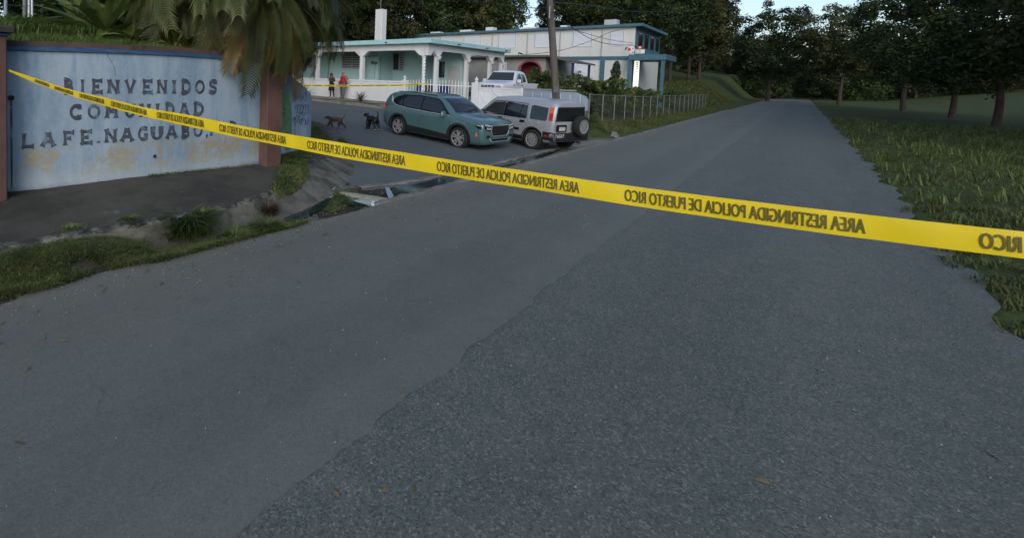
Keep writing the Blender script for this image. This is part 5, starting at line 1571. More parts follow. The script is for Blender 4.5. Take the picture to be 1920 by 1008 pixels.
# --- white pickup behind the wall
PST = [
 (-2.45, sec(.50, .70, (.82, .52), (.86, .80), (.86, 1.08), (.82, 1.10), (.7, 1.10), (0, 1.10))),
 (-2.40, sec(.46, .74, (.86, .50), (.90, .80), (.89, 1.10), (.84, 1.12), (.7, 1.12), (0, 1.12))),
 (-.72, sec(.42, .76, (.86, .48), (.91, .80), (.89, 1.11), (.84, 1.13), (.7, 1.13), (0, 1.13))),
 (-.70, sec(.42, .76, (.86, .48), (.91, .80), (.89, 1.11), (.80, 1.40), (.66, 1.52), (0, 1.53))),
 (-.52, sec(.42, .76, (.86, .48), (.91, .80), (.89, 1.11), (.72, 1.68), (.60, 1.75), (0, 1.78))),
 (.0, sec(.42, .76, (.86, .48), (.91, .80), (.89, 1.11), (.71, 1.72), (.58, 1.79), (0, 1.82))),
 (.42, sec(.42, .76, (.86, .48), (.91, .80), (.89, 1.11), (.71, 1.70), (.58, 1.77), (0, 1.80))),
 (1.02, sec(.42, .76, (.86, .48), (.91, .80), (.885, 1.10), (.80, 1.24), (.62, 1.27), (0, 1.29))),
 (1.12, sec(.42, .76, (.86, .48), (.91, .80), (.88, 1.09), (.80, 1.19), (.62, 1.22), (0, 1.24))),
 (2.0, sec(.42, .74, (.84, .48), (.90, .78), (.86, 1.02), (.76, 1.11), (.58, 1.14), (0, 1.15))),
 (2.38, sec(.42, .70, (.80, .48), (.84, .76), (.81, 1.00), (.71, 1.07), (.5, 1.10), (0, 1.11))),
 (2.48, sec(.46, .64, (.75, .50), (.78, .74), (.75, .95), (.65, 1.01), (.45, 1.035), (0, 1.045))),
]
trk = Car('white_pickup', 'white pickup truck parked in the yard behind the scalloped wall', 'truck', PST, 'white_car_paint', (27.6, 12.15, .80), math.pi, 0, (1.55, -1.55), .36, .43, .78)
trk.root.rotation_euler = Euler((0, 0, math.pi), 'XYZ'); trk.root.scale = (1, 1, 1.05)
for sg in (-1, 1):
    sp, ep = trk.side_pt, trk.end_pt
    trk.patch('window', [(.86, 1.14), (.36, 1.62), (.06, 1.66), (.02, 1.14)], sp, sg, .006, 'car_glass_clear', 9, 8)
    trk.patch('window', [(-.08, 1.16), (-.04, 1.64), (-.44, 1.60), (-.52, 1.20)], sp, sg, .006, 'car_glass_clear', 9, 6)
    trk.line('seam', [(-.03, 1.66), (-.05, 1.1), (-.05, .55)], sp, sg, -.003, .007, 'seam_dark')
    trk.line('seam', [(.98, 1.08), (1.0, .55)], sp, sg, -.003, .007, 'seam_dark')
    trk.line('seam', [(-.74, 1.10), (-.74, .55)], sp, sg, -.003, .012, 'seam_dark')
    mirror(trk, .82, 1.24, sg, .88, 'white_car_paint', sz=(.10, .22, .18))
    handle(trk, .10, 1.0, sg, 'black_trim')
    for wx in (1.55, -1.55):
        trk.wheel(wx, sg, .78, .36, .23, .22, 5, False)
        trk.arch_ring(wx, .36, .43, .46, sg, .012, 'black_plastic', 0, 180)
    trk.patch('headlight', [(sg * a, b) for a, b in ((.46, .86), (.44, .97), (.68, .98), (.76, .92), (.75, .85))], ep, 1, .012, 'lamp_lens', 5, 8)
    trk.patch('bedside_mark', [(1.10, .98), (1.14, 1.05), (1.22, 1.05), (1.18, .94)], sp, sg, .006, 'black_trim', 3, 3)
trk.patch('windshield', [(-.76, 1.26), (-.64, 1.70), (.64, 1.70), (.76, 1.26)], trk.end_pt, 1, .008, 'car_glass_clear', 10, 12)
for q in range(4):
    for z in (.87, .94): trk.patch('grille_slot', [(-.38 + q * .195, z), (-.38 + q * .195, z + .05), (-.21 + q * .195, z + .05), (-.21 + q * .195, z)], trk.end_pt, 1, .008, 'black_trim', 2, 4)
MB().bbox(2.40, 2.60, -.84, .84, .48, .66, b=.04).build('bumper', 'chrome', trk.root, True)
MB().box(-2.3, -.80, -.74, .74, 1.118, 1.136).build('bed_liner', 'dark_room', trk.root)
# ------------------------------------------------------------------ vegetation
leafmat('forest_leaf', (.018, .034, .010), (.062, .090, .024), .35, .25)
leafmat('forest_leaf_olive', (.030, .036, .012), (.085, .088, .032), .35, .25)
leafmat('shrub_leaf', (.036, .066, .016), (.125, .155, .040), 1.6, .25)
leafmat('conifer_leaf', (.016, .032, .014), (.045, .070, .025), 3., .1)
leafmat('palm_green', (.046, .064, .019), (.115, .122, .040), 1.5, .28, per_obj=.3)
leafmat('palm_gold', (.14, .105, .025), (.24, .165, .045), 2., .28, per_obj=.3)
leafmat('palm_dead', (.085, .055, .028), (.17, .11, .055), 2., .15, per_obj=.3)
leafmat('strap_green', (.065, .105, .026), (.15, .19, .055), 2.5, .25, rough=.4)
leafmat('strap_dry', (.16, .10, .045), (.28, .19, .09), 3., .2)
leafmat('purple_leaf', (.045, .012, .022), (.095, .022, .040), 3., .2)
leafmat('agave_leaf', (.075, .10, .05), (.15, .17, .085), 3., .1)
leafmat('grass_blade', (.065, .115, .024), (.145, .195, .048), 1.1, .3, per_obj=.05)
leafmat('grass_ditch', (.060, .100, .024), (.175, .205, .065), 1.7, .3, per_obj=.05)
leafmat('grass_dry', (.14, .115, .05), (.24, .20, .10), 2., .2, per_obj=.05)
leafmat('verge_grass', (.075, .095, .026), (.15, .155, .050), .8, .3, per_obj=.05)

def crown_mesh(name, seed, rx, ry, rz, clumps, leaves, size, material, cone=0., low=-.75):
    """leaf-sized quads on many clump surfaces, gaps between the clumps"""
    r = np.random.default_rng(seed)
    u = r.normal(size=(clumps, 3)); u /= np.linalg.norm(u, axis=1)[:, None]
    rad = r.uniform(.45, 1., clumps) ** .6
    c = u * rad[:, None]
    c[:, 2] = np.clip(c[:, 2], low, 1)
    if cone:
        h = (c[:, 2] + 1) / 2
        c[:, :2] *= (1 - cone * h)[:, None]
    cr = r.uniform(.16, .34, clumps) * (1 - .3 * rad)
    k = r.integers(0, clumps, leaves)
    d = r.normal(size=(leaves, 3)); d /= np.linalg.norm(d, axis=1)[:, None]
    d[:, 2] = np.where(r.random(leaves) < .65, np.abs(d[:, 2]), d[:, 2])
    p = c[k] + d * (cr[k] * r.uniform(.55, 1.12, leaves))[:, None]
    if cone:
        h = np.clip((p[:, 2] + 1) / 2, 0, 1.05); p[:, :2] *= np.clip(1.02 - cone * .4 * h, .02, 1)[:, None]
    p = p * np.array([rx, ry, rz])
    nrm = d + r.normal(size=(leaves, 3)) * .55; nrm /= np.linalg.norm(nrm, axis=1)[:, None]
    a = np.cross(nrm, r.normal(size=(leaves, 3))); a /= np.linalg.norm(a, axis=1)[:, None]
    b = np.cross(nrm, a)
    s = size * r.uniform(.55, 1.3, leaves)[:, None]
    V = np.stack([p - a * s, p + b * s * .45 + nrm * s * .12, p + a * s, p - b * s * .45 + nrm * s * .12], 1).reshape(-1, 3)
    Fq = np.arange(leaves * 4).reshape(-1, 4)
    return np_mesh(name, V, Fq, material)
def trunk_mesh(name, seed, h, r0, spread, material='trunk_bark', limbs=5):
    rd = random.Random(seed); mb = MB()
    top = Vector((rd.uniform(-.3, .3), rd.uniform(-.3, .3), h))
    P = [Vector((0, 0, -.6)), Vector((rd.uniform(-.1, .1), rd.uniform(-.1, .1), h * .4)), top]
    mb.tube([cat(P, f) for f in rng(0, 2, .25)], [lerp(r0, r0 * .45, f / 2) for f in rng(0, 2, .25)], 8)
    for i in range(limbs):
        an = 2 * math.pi * i / limbs + rd.uniform(-.4, .4); z = h * rd.uniform(.5, .95)
        q = top.lerp(Vector((0, 0, 0)), 1 - z / h)
        e = q + Vector((math.cos(an) * spread, math.sin(an) * spread, h * rd.uniform(.25, .5)))
        mb.tube([q, q.lerp(e, .5) + Vector((0, 0, -.2)), e], [r0 * .35, r0 * .25, r0 * .08], 5)
    return mb.mesh(name, material, True)
TREES = []
for i in range(6):
    m_ = 'forest_leaf' if i % 3 else 'forest_leaf_olive'
    TREES.append((crown_mesh('crown', 40 + i, 4.2, 4.2, 4.4 + (i % 3) * .8, 90, 17000, .165, m_), trunk_mesh('trunk', 70 + i, 4.6, .24, 2.6, limbs=9)))
tree_n = 0
def tree(s, t, sc_, kind, label, z=None, zs=1., group='trees on the slope behind the houses', trunk_h=5.2):
    global tree_n
    z = ground_z(s, t) if z is None else z
    T = empty('broadleaf_tree', (s, t, z), (s * 7.3 + t * 3.1) % 6.28, label, 'tree', group)
    T.scale = (sc_, sc_, sc_ * zs)
    cm, tm = TREES[kind % 6]
    c = link_mesh('crown', cm, T); c.location = (0, 0, trunk_h + 2.2)
    link_mesh('trunk', tm, T)
    return T
rd = random.Random(77)
# row of the slope behind the houses: by direction (pixel column) and distance
side_words = ['behind the white chimney', 'above the turquoise roof', 'above the cream building', 'behind the utility pole', 'right of the utility pole', 'over the far end of the cream building']
def slope_tree(x, d, sc_, kind, label, zs=1., dz=0.):
    p = at_d(x, 120, d)
    return tree(p.x, p.y, sc_, kind, label, ground_z(p.x, p.y) + dz, zs)
SL = [
 (575, 62, 1.25, 0, 'dark tree far left of the white chimney behind the palm'), (622, 58, 1.15, 1, 'dense dark tree just right of the palm fronds'),
 (668, 60, 1.2, 2, 'dark green tree just left of the white chimney'), (715, 57, 1.1, 3, 'bushy tree directly behind the white chimney'),
 (760, 62, 1.2, 4, 'mid green tree right of the white chimney'), (806, 66, 1.25, 5, 'dark tree above the corner of the turquoise roof'),
 (850, 70, 1.25, 0, 'olive tree above the left end of the cream building'), (893, 72, 1.3, 1, 'dense green tree above the cream building roof'),
 (918, 74, 1.25, 2, 'tall dark tree just left of the patch of sky'), (1046, 78, .9, 3, 'lower tree between the patch of sky and the pole'),
 (1070, 74, 1.15, 4, 'round green tree just right of the utility pole'), (1105, 73, 1.2, 5, 'green tree above the middle of the cream roof'),
 (1150, 74, 1.3, 0, 'olive green tree above the roof air conditioner'), (1196, 72, 1.3, 1, 'tall tree above the right corner of the cream building'),
 (1245, 74, 1.25, 2, 'tree right of the cream building corner'), (1292, 78, 1.2, 3, 'dark tree farther right beyond the cream building'),
 (600, 78, 1.7, 4, 'large tree higher on the slope behind the palm'), (690, 80, 1.7, 5, 'large tree higher on the slope left of the chimney'),
 (780, 84, 1.7, 0, 'large tree higher on the slope right of the chimney'), (868, 88, 1.7, 1, 'large tree higher on the slope over the cream roof'),
 (905, 92, 1.4, 2, 'large dark tree on the slope left of the sky gap'), (1092, 94, 1.6, 3, 'large tree on the slope right of the pole'),
 (1130, 92, 1.7, 4, 'large tree on the slope behind the cream building'), (1215, 94, 1.7, 5, 'large tree on the slope at the right of the cream building'),
]
for a in SL: slope_tree(*a)
# darker trees at the left, beyond the bank
for (x, d, s_, k, lb) in ((82, 27, .95, 1, 'dark tree behind the metal posts on the bank'), (135, 25, .9, 2, 'dark tree behind the strap leaved plant'), (205, 25, 1.0, 4, 'dark tree behind the left palm fronds'), (300, 27, 1.05, 5, 'dark tree behind the middle palm'), (395, 29, 1.1, 1, 'dark tree filling the gap between two palms'), (490, 33, 1.1, 2, 'dark tree behind the right palm'), (545, 40, 1.1, 4, 'dark tree between palm and turquoise house')):
    p = at_d(x, 120, d); tree(p.x, p.y, s_, k, lb, 1.5, group='trees behind the bank')
# trees along the far side of the main road, right of the picture
for (s, t, sc_, k, lb) in ((26, -9.5, .8, 0, 'nearest tree on the right side of the road'), (34, -11, .95, 1, 'second tree on the right side of the road'), (43, -10, .9, 3, 'third tree on the right side of the road'), (53, -9, 1., 4, 'fourth tree on the right side of the road'), (66, -9, 1., 5, 'fifth tree on the right side of the road'), (82, -8, 1.1, 2, 'sixth tree on the right side of the road'), (104, -4, 1.2, 0, 'tree at the far end of the road on its right'), (112, 4, 1.3, 1, 'tree closing the far end of the road'), (100, 12, 1.2, 3, 'tree at the far end of the road on its left'), (82, 13, 1.1, 4, 'tree left of the road beyond the cream building'), (70, 14.5, 1., 2, 'tree just past the cream building by the road'), (33, -18, 1.3, 2, 'large tree behind the first roadside trees'), (46, -19, 1.4, 5, 'large tree behind the middle roadside trees'), (63, -19, 1.4, 0, 'large tree behind the far roadside trees')):
    tree(s, t, sc_, k, lb, group='trees along the main road')

rd = random.Random(5)
for k in range(34):
    x = lerp(1210, 2150, k / 33); d = rd.uniform(105, 150)
    p = at_d(x, 120, d)
    if -1 < p.y < 9 and p.x < 125: continue
    tree(p.x, p.y, rd.uniform(1.1, 1.7), k, 'distant tree in the wooded hillside at the right', group='distant trees at the right', z=ground_z(p.x, p.y) - 4.6)
# ------------------------------------------------------------------ shrubs, hedge and conifer in the yard
SHR = [crown_mesh('foliage', 200 + i, 1., 1., .85, 44, 5200, .055, 'shrub_leaf') for i in range(3)]
SHS = trunk_mesh('stem', 210, .5, .05, .4, limbs=6)
def shrub(p, rx, rz, k, label, group='shrubs behind the fence'):
    T = empty('shrub', (p[0], p[1], p[2]), k * 1.7 + p[0], label, 'shrub', group)
    T.scale = (rx, rx, rz)
    o = link_mesh('foliage', SHR[k % 3], T); o.location = (0, 0, .78)
    link_mesh('stem', SHS, T)
for (x, y, s, rx, rz, k, lb) in (
    (1008, 164, 31, .95, 1.05, 0, 'dark green shrub beside the pickup bed'), (1032, 164, 31, 1.0, 1.1, 1, 'rounded shrub left of the utility pole foot'),
    (1062, 166, 31.5, 1.0, 1.0, 2, 'shrub right of the utility pole under the lean-to'), (1098, 170, 31, .95, 1.0, 0, 'light green shrub above the end of the grey wall'),
    (1118, 172, 30.5, 1.05, 1.15, 1, 'tall light green shrub under the lower window'), (1140, 174, 31, 1.05, 1.1, 2, 'bushy shrub left of the conifer foot'),
    (1165, 177, 31, 1.05, .95, 0, 'wide shrub in front of the conifer'), (1188, 180, 31, 1.0, .9, 1, 'olive shrub near the entrance canopy'),
    (1215, 182, 32, 1.0, .8, 2, 'shrub behind the fence right of the canopy post'), (1250, 184, 34, 1.0, .8, 0, 'last shrub of the hedge behind the fence'),
    (1085, 193, 23.2, .38, .45, 1, 'small shrub against the end of the blue grey wall'), (1115, 222, 23.9, .22, .3, 2, 'tiny plant at the foot of the fence corner post')):
    p = at_s(x, y, s)
    if s > 29 and p.y < 7.9: p = at_t(x, y, 7.9)
    q = 1.32 if s > 29 else 1.
    shrub((p.x, p.y, ground_z(p.x, p.y)), rx * q, rz * (1.22 if s > 29 else 1.), k, lb)
p = at_s(1153, 158, 40); gz = ground_z(p.x, p.y)
zt = at_s(1153, 117, 40).z
cz = (zt - gz)
con = empty('conifer', (p.x, p.y, gz), 0, 'dark pointed conifer in front of the cream building', 'tree')
o = link_mesh('crown', crown_mesh('crown', 301, .98, .98, cz * .5, 60, 5200, .09, 'conifer_leaf', cone=.93, low=-1), con); o.location = (0, 0, cz * .52)
MB().tube([(0, 0, -.1), (0, 0, cz * 1.0)], [.09, .02], 6).build('trunk', 'trunk_bark', con)
for k, (x, y) in enumerate(((985, 128), (870, 138))):
    s = 37.2 if k == 0 else 33.5
    p = at_s(x, y, s); shrub((p.x, p.y, ground_z(p.x, p.y)), .42, .95 if k == 0 else .5, k, 'slim plant in front of the pink arch' if k == 0 else 'potted plant in the carport', 'plants by the houses')

# ------------------------------------------------------------------ agaves on the pavement
def blade_mesh(L, wd, curve, material, name='leaf', fold=.3, n=7, twist=0.):
    mb = MB()
    for i in range(n + 1):
        f = i / n
        x, z = L * math.sin(min(1.5, f * (1 + curve * .5))) if False else L * f * (1 - .10 * curve * f), -curve * L * .5 * f * f
        ww = wd * (.35 + .65 * math.sin(min(1, f * 2.2) * math.pi / 2)) * (1 - f ** 2.2) + .001
        a = twist * f
        for q in (-1, 0, 1):
            yy = q * ww; zz_ = z + abs(q) * ww * fold
            mb.v.append((x, yy * math.cos(a), zz_ + yy * math.sin(a)))
    for i in range(n):
        for q in (0, 1): mb.f.append((i * 3 + q, i * 3 + q + 1, i * 3 + q + 4, i * 3 + q + 3)); mb.m.append(0)
    return mb.mesh(name, material, True)
AG = blade_mesh(.72, .032, .25, 'agave_leaf')
def rosette(name, loc, n, meshes, elev, label, cat_, scale, group=None, seed=1, jitter=.2):
    T = empty(name, loc, 0, label, cat_, group); r = random.Random(seed)
    for k in range(n):
        o = link_mesh('leaf', meshes[k % len(meshes)], T)
        f = k / (n - 1)
        o.rotation_euler = Euler((r.uniform(-.3, .3), -lerp(elev[0], elev[1], f) + r.uniform(-jitter, jitter), k * 2.399 + r.uniform(-.2, .2)), 'XYZ')
        q = scale * r.uniform(.8, 1.1); o.scale = (q, q, q)
        o.location = (0, 0, .03)
    return T
for (x, y, s, sc_, lb) in ((676, 194, 21.75, 1.0, 'spiky agave on the pavement below the far tape'), (571, 181, 22.6, 1.15, 'spiky agave at the left end of the white parapet')):
    p = at_s(x, y, s); p.z = lerp(street_z(CURB_Y, p.y), walk_z(p.y), .75) + .02
    if s > 22: p.z = walk_z(p.y)
    rosette('agave', p, 46, [AG], (.15, 1.45), lb, 'plant', sc_, 'agaves along the pavement', int(x))
# dark red cordyline beside the palm
p = Vector((9.4, 10.2, .4))
PL = blade_mesh(.5, .05, .7, 'purple_leaf')
rc = rosette('cordyline', (8.45, 9.35, 1.55), 20, [PL], (.1, 1.3), 'dark red leaved cordyline above the end of the graffiti wall', 'plant', .8, None, 4)
MB().tube([(0, 0, -1.3), (0, 0, .1)], .025, 6).build('stem', 'trunk_bark', rc)

# ------------------------------------------------------------------ grass bank behind the painted wall
def bank_z(s, t):
    w0 = interp(s, [-14, 1.5, 2.75, 3.8, 5.4, 6.5, 7.4, 8.15, 8.6], [8.0, 7.5, 7.2, 7.08, 7.15, 7.68, 8.0, 8.5, 9.6])
    d = t - w0
    top = interp(s, [-14, 5.6, 6.6, 7.4, 8.3, 9], [2.32, 2.32, 2.05, 1.65, 1.2, .9])
    return top + min(.55, max(0, d) * .14) * interp(s, [5, 9], [1, .6])
def in_bank(s, t):
    w0 = interp(s, [-14, 1.5, 2.75, 3.8, 5.4, 6.5, 7.4, 8.15, 8.6], [8.0, 7.5, 7.2, 7.08, 7.15, 7.68, 8.0, 8.5, 9.6])
    return t > w0 + .10
sheet('bank', rng(-14, 0, 1) + rng(.25, 8.5, .25), rng(6.9, 12, .2) + rng(12.8, 34, .8), bank_z, 'lawn_soil', keep=lambda s, t: in_bank(s, t - .12))
def blades(name, pts, h, wd, material, seed=1, lean=.45, out=None):
    """pts (n,3): one bent blade at each"""
    r = np.random.default_rng(seed); P = np.asarray(pts, dtype=float); n = len(P)
    an = r.uniform(0, 2 * np.pi, n); hh = h * r.uniform(.45, 1.25, n)
    if out is not None:
        q = P[:, :2] - np.array(out); an = np.arctan2(q[:, 1], q[:, 0]) + r.normal(0, .7, n); hh = h * r.uniform(.3, 1.15, n) * np.exp(-(np.linalg.norm(q, axis=1) / (np.linalg.norm(q, axis=1).mean() * 2.2)) ** 2)
    dx = np.stack([np.cos(an), np.sin(an), np.zeros(n)], 1); sd_ = np.stack([-np.sin(an), np.cos(an), np.zeros(n)], 1)
    ln = (lean * r.uniform(.2, 1.5, n) * hh)[:, None]
    up3 = np.array([0, 0, 1.])
    ww = (wd * r.uniform(.7, 1.3, n))[:, None]
    b0, b1 = P - sd_ * ww, P + sd_ * ww
    m0 = P + dx * ln * .35 + up3 * (hh * .6)[:, None]
    tip = P + dx * ln * 1.3 + up3 * (hh * np.clip(1.05 - .35 * lean * 1.2, .4, 1))[:, None]
    V = np.stack([b0, b1, m0 + sd_ * ww * .7, m0 - sd_ * ww * .7, tip], 1).reshape(-1, 3)
    k = np.arange(n)[:, None] * 5
    Ft = np.concatenate([k + [0, 1, 2], k + [0, 2, 3], k + [3, 2, 4]], 0)
    return np_mesh(name, V, Ft, material)
def scatter(n, s0, s1, t0, t1, zf, ok=lambda s, t: True, seed=1, power=1.):
    r = random.Random(seed); out = []
    while len(out) < n:
        s, t = r.uniform(s0, s1), t0 + (t1 - t0) * r.random() ** power
        if ok(s, t): out.append((s, t, zf(s, t)))
    return out
def stuff(name, me, label, cat_): return tag(link_mesh(name, me), label, cat_, None, 'stuff')
ng = lambda s, t: in_bank(s, t - .04) and s > .3
stuff('grass', blades('grass', scatter(26000, .3, 6.2, 7.1, 10.6, bank_z, ng, 3, 1.25), .13, .004, 'grass_blade', 3), 'short green grass on the bank above the painted wall', 'grass')
stuff('weeds', blades('weeds', scatter(9000, .8, 7.5, 8.8, 11.5, bank_z, ng, 4), .30, .010, 'grass_blade', 4, .7), 'taller weeds at the back of the grass bank', 'weeds')
# ditch grass: denser clipped mat at the left, tufts further along
from math import sin
def patchy(s, t, sd=0.): return .5 + .25 * sin(s * 2.9 + sd) * sin(t * 4.1 + sd * 2) + .25 * sin(s * 6.3 + t * 3.7 + sd)
def ditch_ok(s, t):
    e = road_edge(s)
    if s < 2.5: return e - .06 + .05 * sin(s * 4) < t < 5.62 and patchy(s, t) > .12
    if s < 3.4: return e - .05 < t < e + .42 and patchy(s, t) > .30
    return e - .02 < t < e + .28 and patchy(s, t) > .33
dz_ = lambda s, t: max(ditch_z(s, t), -.02 if t < 4.72 else -.3) + .0
pts = scatter(46000, -3, 4.6, 4.6, 5.7, dz_, ditch_ok, 8)
stuff('ditch_grass', blades('ditch_grass', pts, .11, .0042, 'grass_ditch', 8, .9), 'mown grass and weeds along the ditch beside the road', 'grass')
stuff('dry_clippings', blades('dry_clippings', [(p[0], p[1], p[2] + .03) for p in scatter(9000, -3, 4.4, 4.6, 5.7, dz_, ditch_ok, 9)], .07, .003, 'grass_dry', 9, 2.2), 'dry straw coloured grass clippings lying on the ditch grass', 'clippings')
def tuft(s, t, z, n, r_, h, seed, material='grass_ditch'):
    r = random.Random(seed)
    return [(s + r.gauss(0, r_), t + r.gauss(0, r_ * .8), z) for _ in range(n)]
def tuft_thing(px_, z, n, r_, h, label, material='grass_ditch', wd=.008, lean=.95, zf=None):
    p = at_z(px_[0], px_[1], z)
    me = blades('blades', [(a - p.x, b - p.y, 0 if zf is None else zf(a, b) - p.z) for a, b, c_ in tuft(p.x, p.y, p.z, n, r_, h, int(px_[0]))], h, wd, material, int(px_[0]), lean, (0, 0))
    o = link_mesh('grass_tuft', me); o.location = p
    tag(o, label, 'grass tuft', 'grass tufts by the ditch'); o['kind'] = 'stuff'
    return o
tuft_thing((352, 440), -.05, 1100, .11, .46, 'tallest green grass tuft growing out of the ditch')
tuft_thing((338, 420), .1, 350, .06, .2, 'grass tuft spilling over the kerb edge')
tuft_thing((440, 448), -.04, 600, .11, .17, 'grass tuft at the roadside left of the dead weed')
tuft_thing((500, 432), -.04, 700, .10, .20, 'grass tuft in front of the dead brown weed')
tuft_thing((480, 440), -.04, 400, .12, .14, 'low grass tuft along the road edge')
tuft_thing((500, 402), -.05, 420, .075, .30, 'dead brown weed at the end of the ditch', 'palm_dead', .006, .9)
tuft_thing((375, 428), .0, 220, .05, .26, 'brown weed beside the tallest tuft', 'palm_dead', .005, .9)
tuft_thing((244, 412), .30, 160, .06, .08, 'small grass tuft in the pavement crack')
tuft_thing((135, 428), .29, 120, .07, .05, 'thin grass by the pale patch on the pavement')
tuft_thing((380, 402), .28, 160, .05, .12, 'grass tuft on the kerb top')
# grass strip between pillar and corner kerb, and around the curved kerb
def corner_ok(poly):
    P = [at_z(x, y, .3) for x, y in poly]
    def ok(s, t):
        c_ = False
        for i in range(len(P)):
            a, b = P[i], P[i - 1]
            if (a.y > t) != (b.y > t) and s < (b.x - a.x) * (t - a.y) / (b.y - a.y) + a.x: c_ = not c_
        return c_ and patchy(s * 2, t * 2, 1.) > .2
    return ok, P
cz_pts = []
def corner_h(s, t):
    best = None
    hit = corner_bvh.ray_cast(Vector((s, t, 3)), Vector((0, 0, -1)))
    return hit[0].z if hit[0] else .3
bm = bmesh.new(); bm.from_mesh(corner.data); corner_bvh = BVHTree.FromBMesh(bm); bm.free()
for k, (poly, n, h) in enumerate((([(520, 293), (545, 290), (580, 281), (585, 292), (572, 305), (582, 318), (560, 335), (520, 352), (508, 345), (525, 320), (518, 308)], 9000, .06),
                        ([(584, 226), (600, 238), (622, 252), (612, 262), (590, 272), (582, 278)], 5000, .06), ([(640, 246), (652, 254), (660, 268), (650, 266), (632, 254)], 2500, .09), ([(628, 268), (650, 262), (662, 270), (650, 276), (630, 275)], 2200, .07))):
    ok, P = corner_ok(poly)
    xs = [p.x for p in P]; ys = [p.y for p in P]
    stuff('corner_grass', blades('corner_grass', scatter(n, min(xs), max(xs), min(ys), max(ys), corner_h, ok, 20 + k), h, .005, 'grass_ditch' if k != 1 else 'verge_grass', 20 + k, .8),
          ['patchy grass between the brown pillar and the curved kerb', 'grass strip behind the curved kerb near the brown dog', 'grass clump on the kerb edge beside the brown dog', 'grass growing at the bend of the kerb'][k], 'grass')
pts = [(p[0], p[1], corner_h(p[0], p[1])) for p in [(lerp(WALL[i][0], WALL[i + 1][0], f), lerp(WALL[i][1], WALL[i + 1][1], f) - random.Random(int(f * 1e5) + i).uniform(.0, .07)) for i in range(4, len(WALL) - 2) for f in rng(0, 1, .008)]]
stuff('wall_foot_grass', blades('wall_foot_grass', pts, .055, .003, 'grass_ditch', 31, .7), 'thin grass growing along the foot of the painted wall', 'grass')
ok, P = corner_ok([(628, 322), (650, 316), (668, 318), (682, 326), (660, 336), (640, 345), (612, 356), (600, 352), (618, 338)])
stuff('gutter_weeds', blades('gutter_weeds', scatter(3800, 5.5, 9.5, 5.2, 8.5, lambda s, t: street_z(s, t) + .005, lambda s, t: ok(s + .0, t + .0), 33), .05, .005, 'grass_ditch', 33, 1.0), 'low weeds where the two gutters meet', 'weeds')
# verge grass below the fence
def verge_ok(s, t):
    lim = interp(s, [17.5, 19, 20, 23, 33, 62], [6.2, 5.85, 5.65, 5.35, 5.12, 5.0])
    return t > lim + .1 * sin(s * 2.3)
stuff('verge_grass', blades('verge_grass', scatter(22000, 18.2, 60, 5.0, 8.5, lambda s, t: ground_z(s, t) + .0, verge_ok, 41, 1.) + scatter(16000, 18.2, 30, 5.0, 9.5, lambda s, t: ground_z(s, t), verge_ok, 42), .10, .010, 'verge_grass', 41, .6), 'yellowish mown grass verge around the chain link fence', 'grass')
edge_ok = lambda s, t: t < -1.42 + .10 * sin(s * 2.1) and (t < -2.2 or patchy(s * 1.3, t * 2, 3.) > .42) and patchy(s * .35, t * .5, 5.) > .22
stuff('roadside_grass', blades('roadside_grass', scatter(30000, 1.5, 45, -9, -1.3, lambda s, t: ground_z(s, t), edge_ok, 51, .8) + scatter(9000, 1.5, 14, -4, -1.25, lambda s, t: ground_z(s, t) + .02, edge_ok, 52, .6), .12, .007, 'verge_grass', 51, .9), 'grass verge along the right side of the main road', 'grass')
stuff('bank_grass', blades('bank_grass', scatter(9000, 44, 95, 6.8, 15, lambda s, t: ground_z(s, t), lambda s, t: patchy(s * .5, t * .6, 4.) > .3, 57), .32, .03, 'verge_grass', 57, .7), 'rough grass on the slope beyond the cream building', 'grass')
stuff('roadside_weeds', blades('roadside_weeds', scatter(5000, 2, 50, -9, -1.5, lambda s, t: ground_z(s, t), lambda s, t: patchy(s * .8, t * .9, 9.) > .78, 53, .8), .34, .014, 'grass_ditch', 53, .8), 'taller weeds scattered through the right hand verge', 'weeds')
def kerb_ok(s, t): return patchy(s, t, 2.) > .45
stuff('kerb_moss', blades('kerb_moss', scatter(2600, CURB_Y + .02, CURB_Y + .45, 15.8, 24, lambda s, t: walk_z(t) - .01, kerb_ok, 55), .05, .012, 'verge_grass', 55, .7), 'mossy grass along the kerb below the standing people', 'grass')

# ------------------------------------------------------------------ palms
def frond_mesh(seed, L, droop, material, leaf=.50, pairs=46):
    """arched feather frond: rachis along +X, drooping; leaflets both sides"""
    r = random.Random(seed); mb = MB()
    def pos(f):
        a = lerp(.55, -droop, f ** .85)
        return a
    P = [Vector((0, 0, 0))]; n = 26
    for i in range(n):
        a = pos(i / n); P.append(P[-1] + Vector((math.cos(a), 0, math.sin(a))) * (L / n))
    mb.tube(P, [lerp(.020, .004, i / n) for i in range(n + 1)], 4)
    for i in range(pairs):
        f = .14 + .86 * i / (pairs - 1); k = f * n; j = min(int(k), n - 1); p = P[j].lerp(P[j + 1], k - j)
        tdir = (P[j + 1] - P[j]).normalized()
        for sg in (-1, 1):
            l = leaf * (math.sin(math.pi * min(1, .12 + f * .80)) ** .6) * r.uniform(.8, 1.1)
            out = (tdir * (.55 + .35 * f) + Vector((0, sg, 0)) * .85 + Vector((0, 0, .12))).normalized()
            mid = p + out * l * .5 + Vector((0, 0, .02))
            tip = p + out * l * .92 + Vector((0, 0, -.30 * l)) + Vector((r.uniform(-.02, .02), r.uniform(-.03, .03), r.uniform(-.03, .02)))
            wv = tdir.cross(out).cross(out).normalized() * .0165
            mb.add([p - wv * .5, p + wv * .5, mid + wv, mid - wv, tip], [(0, 1, 2, 3), (3, 2, 4)])
    return mb.mesh('frond', material)
FR = {}
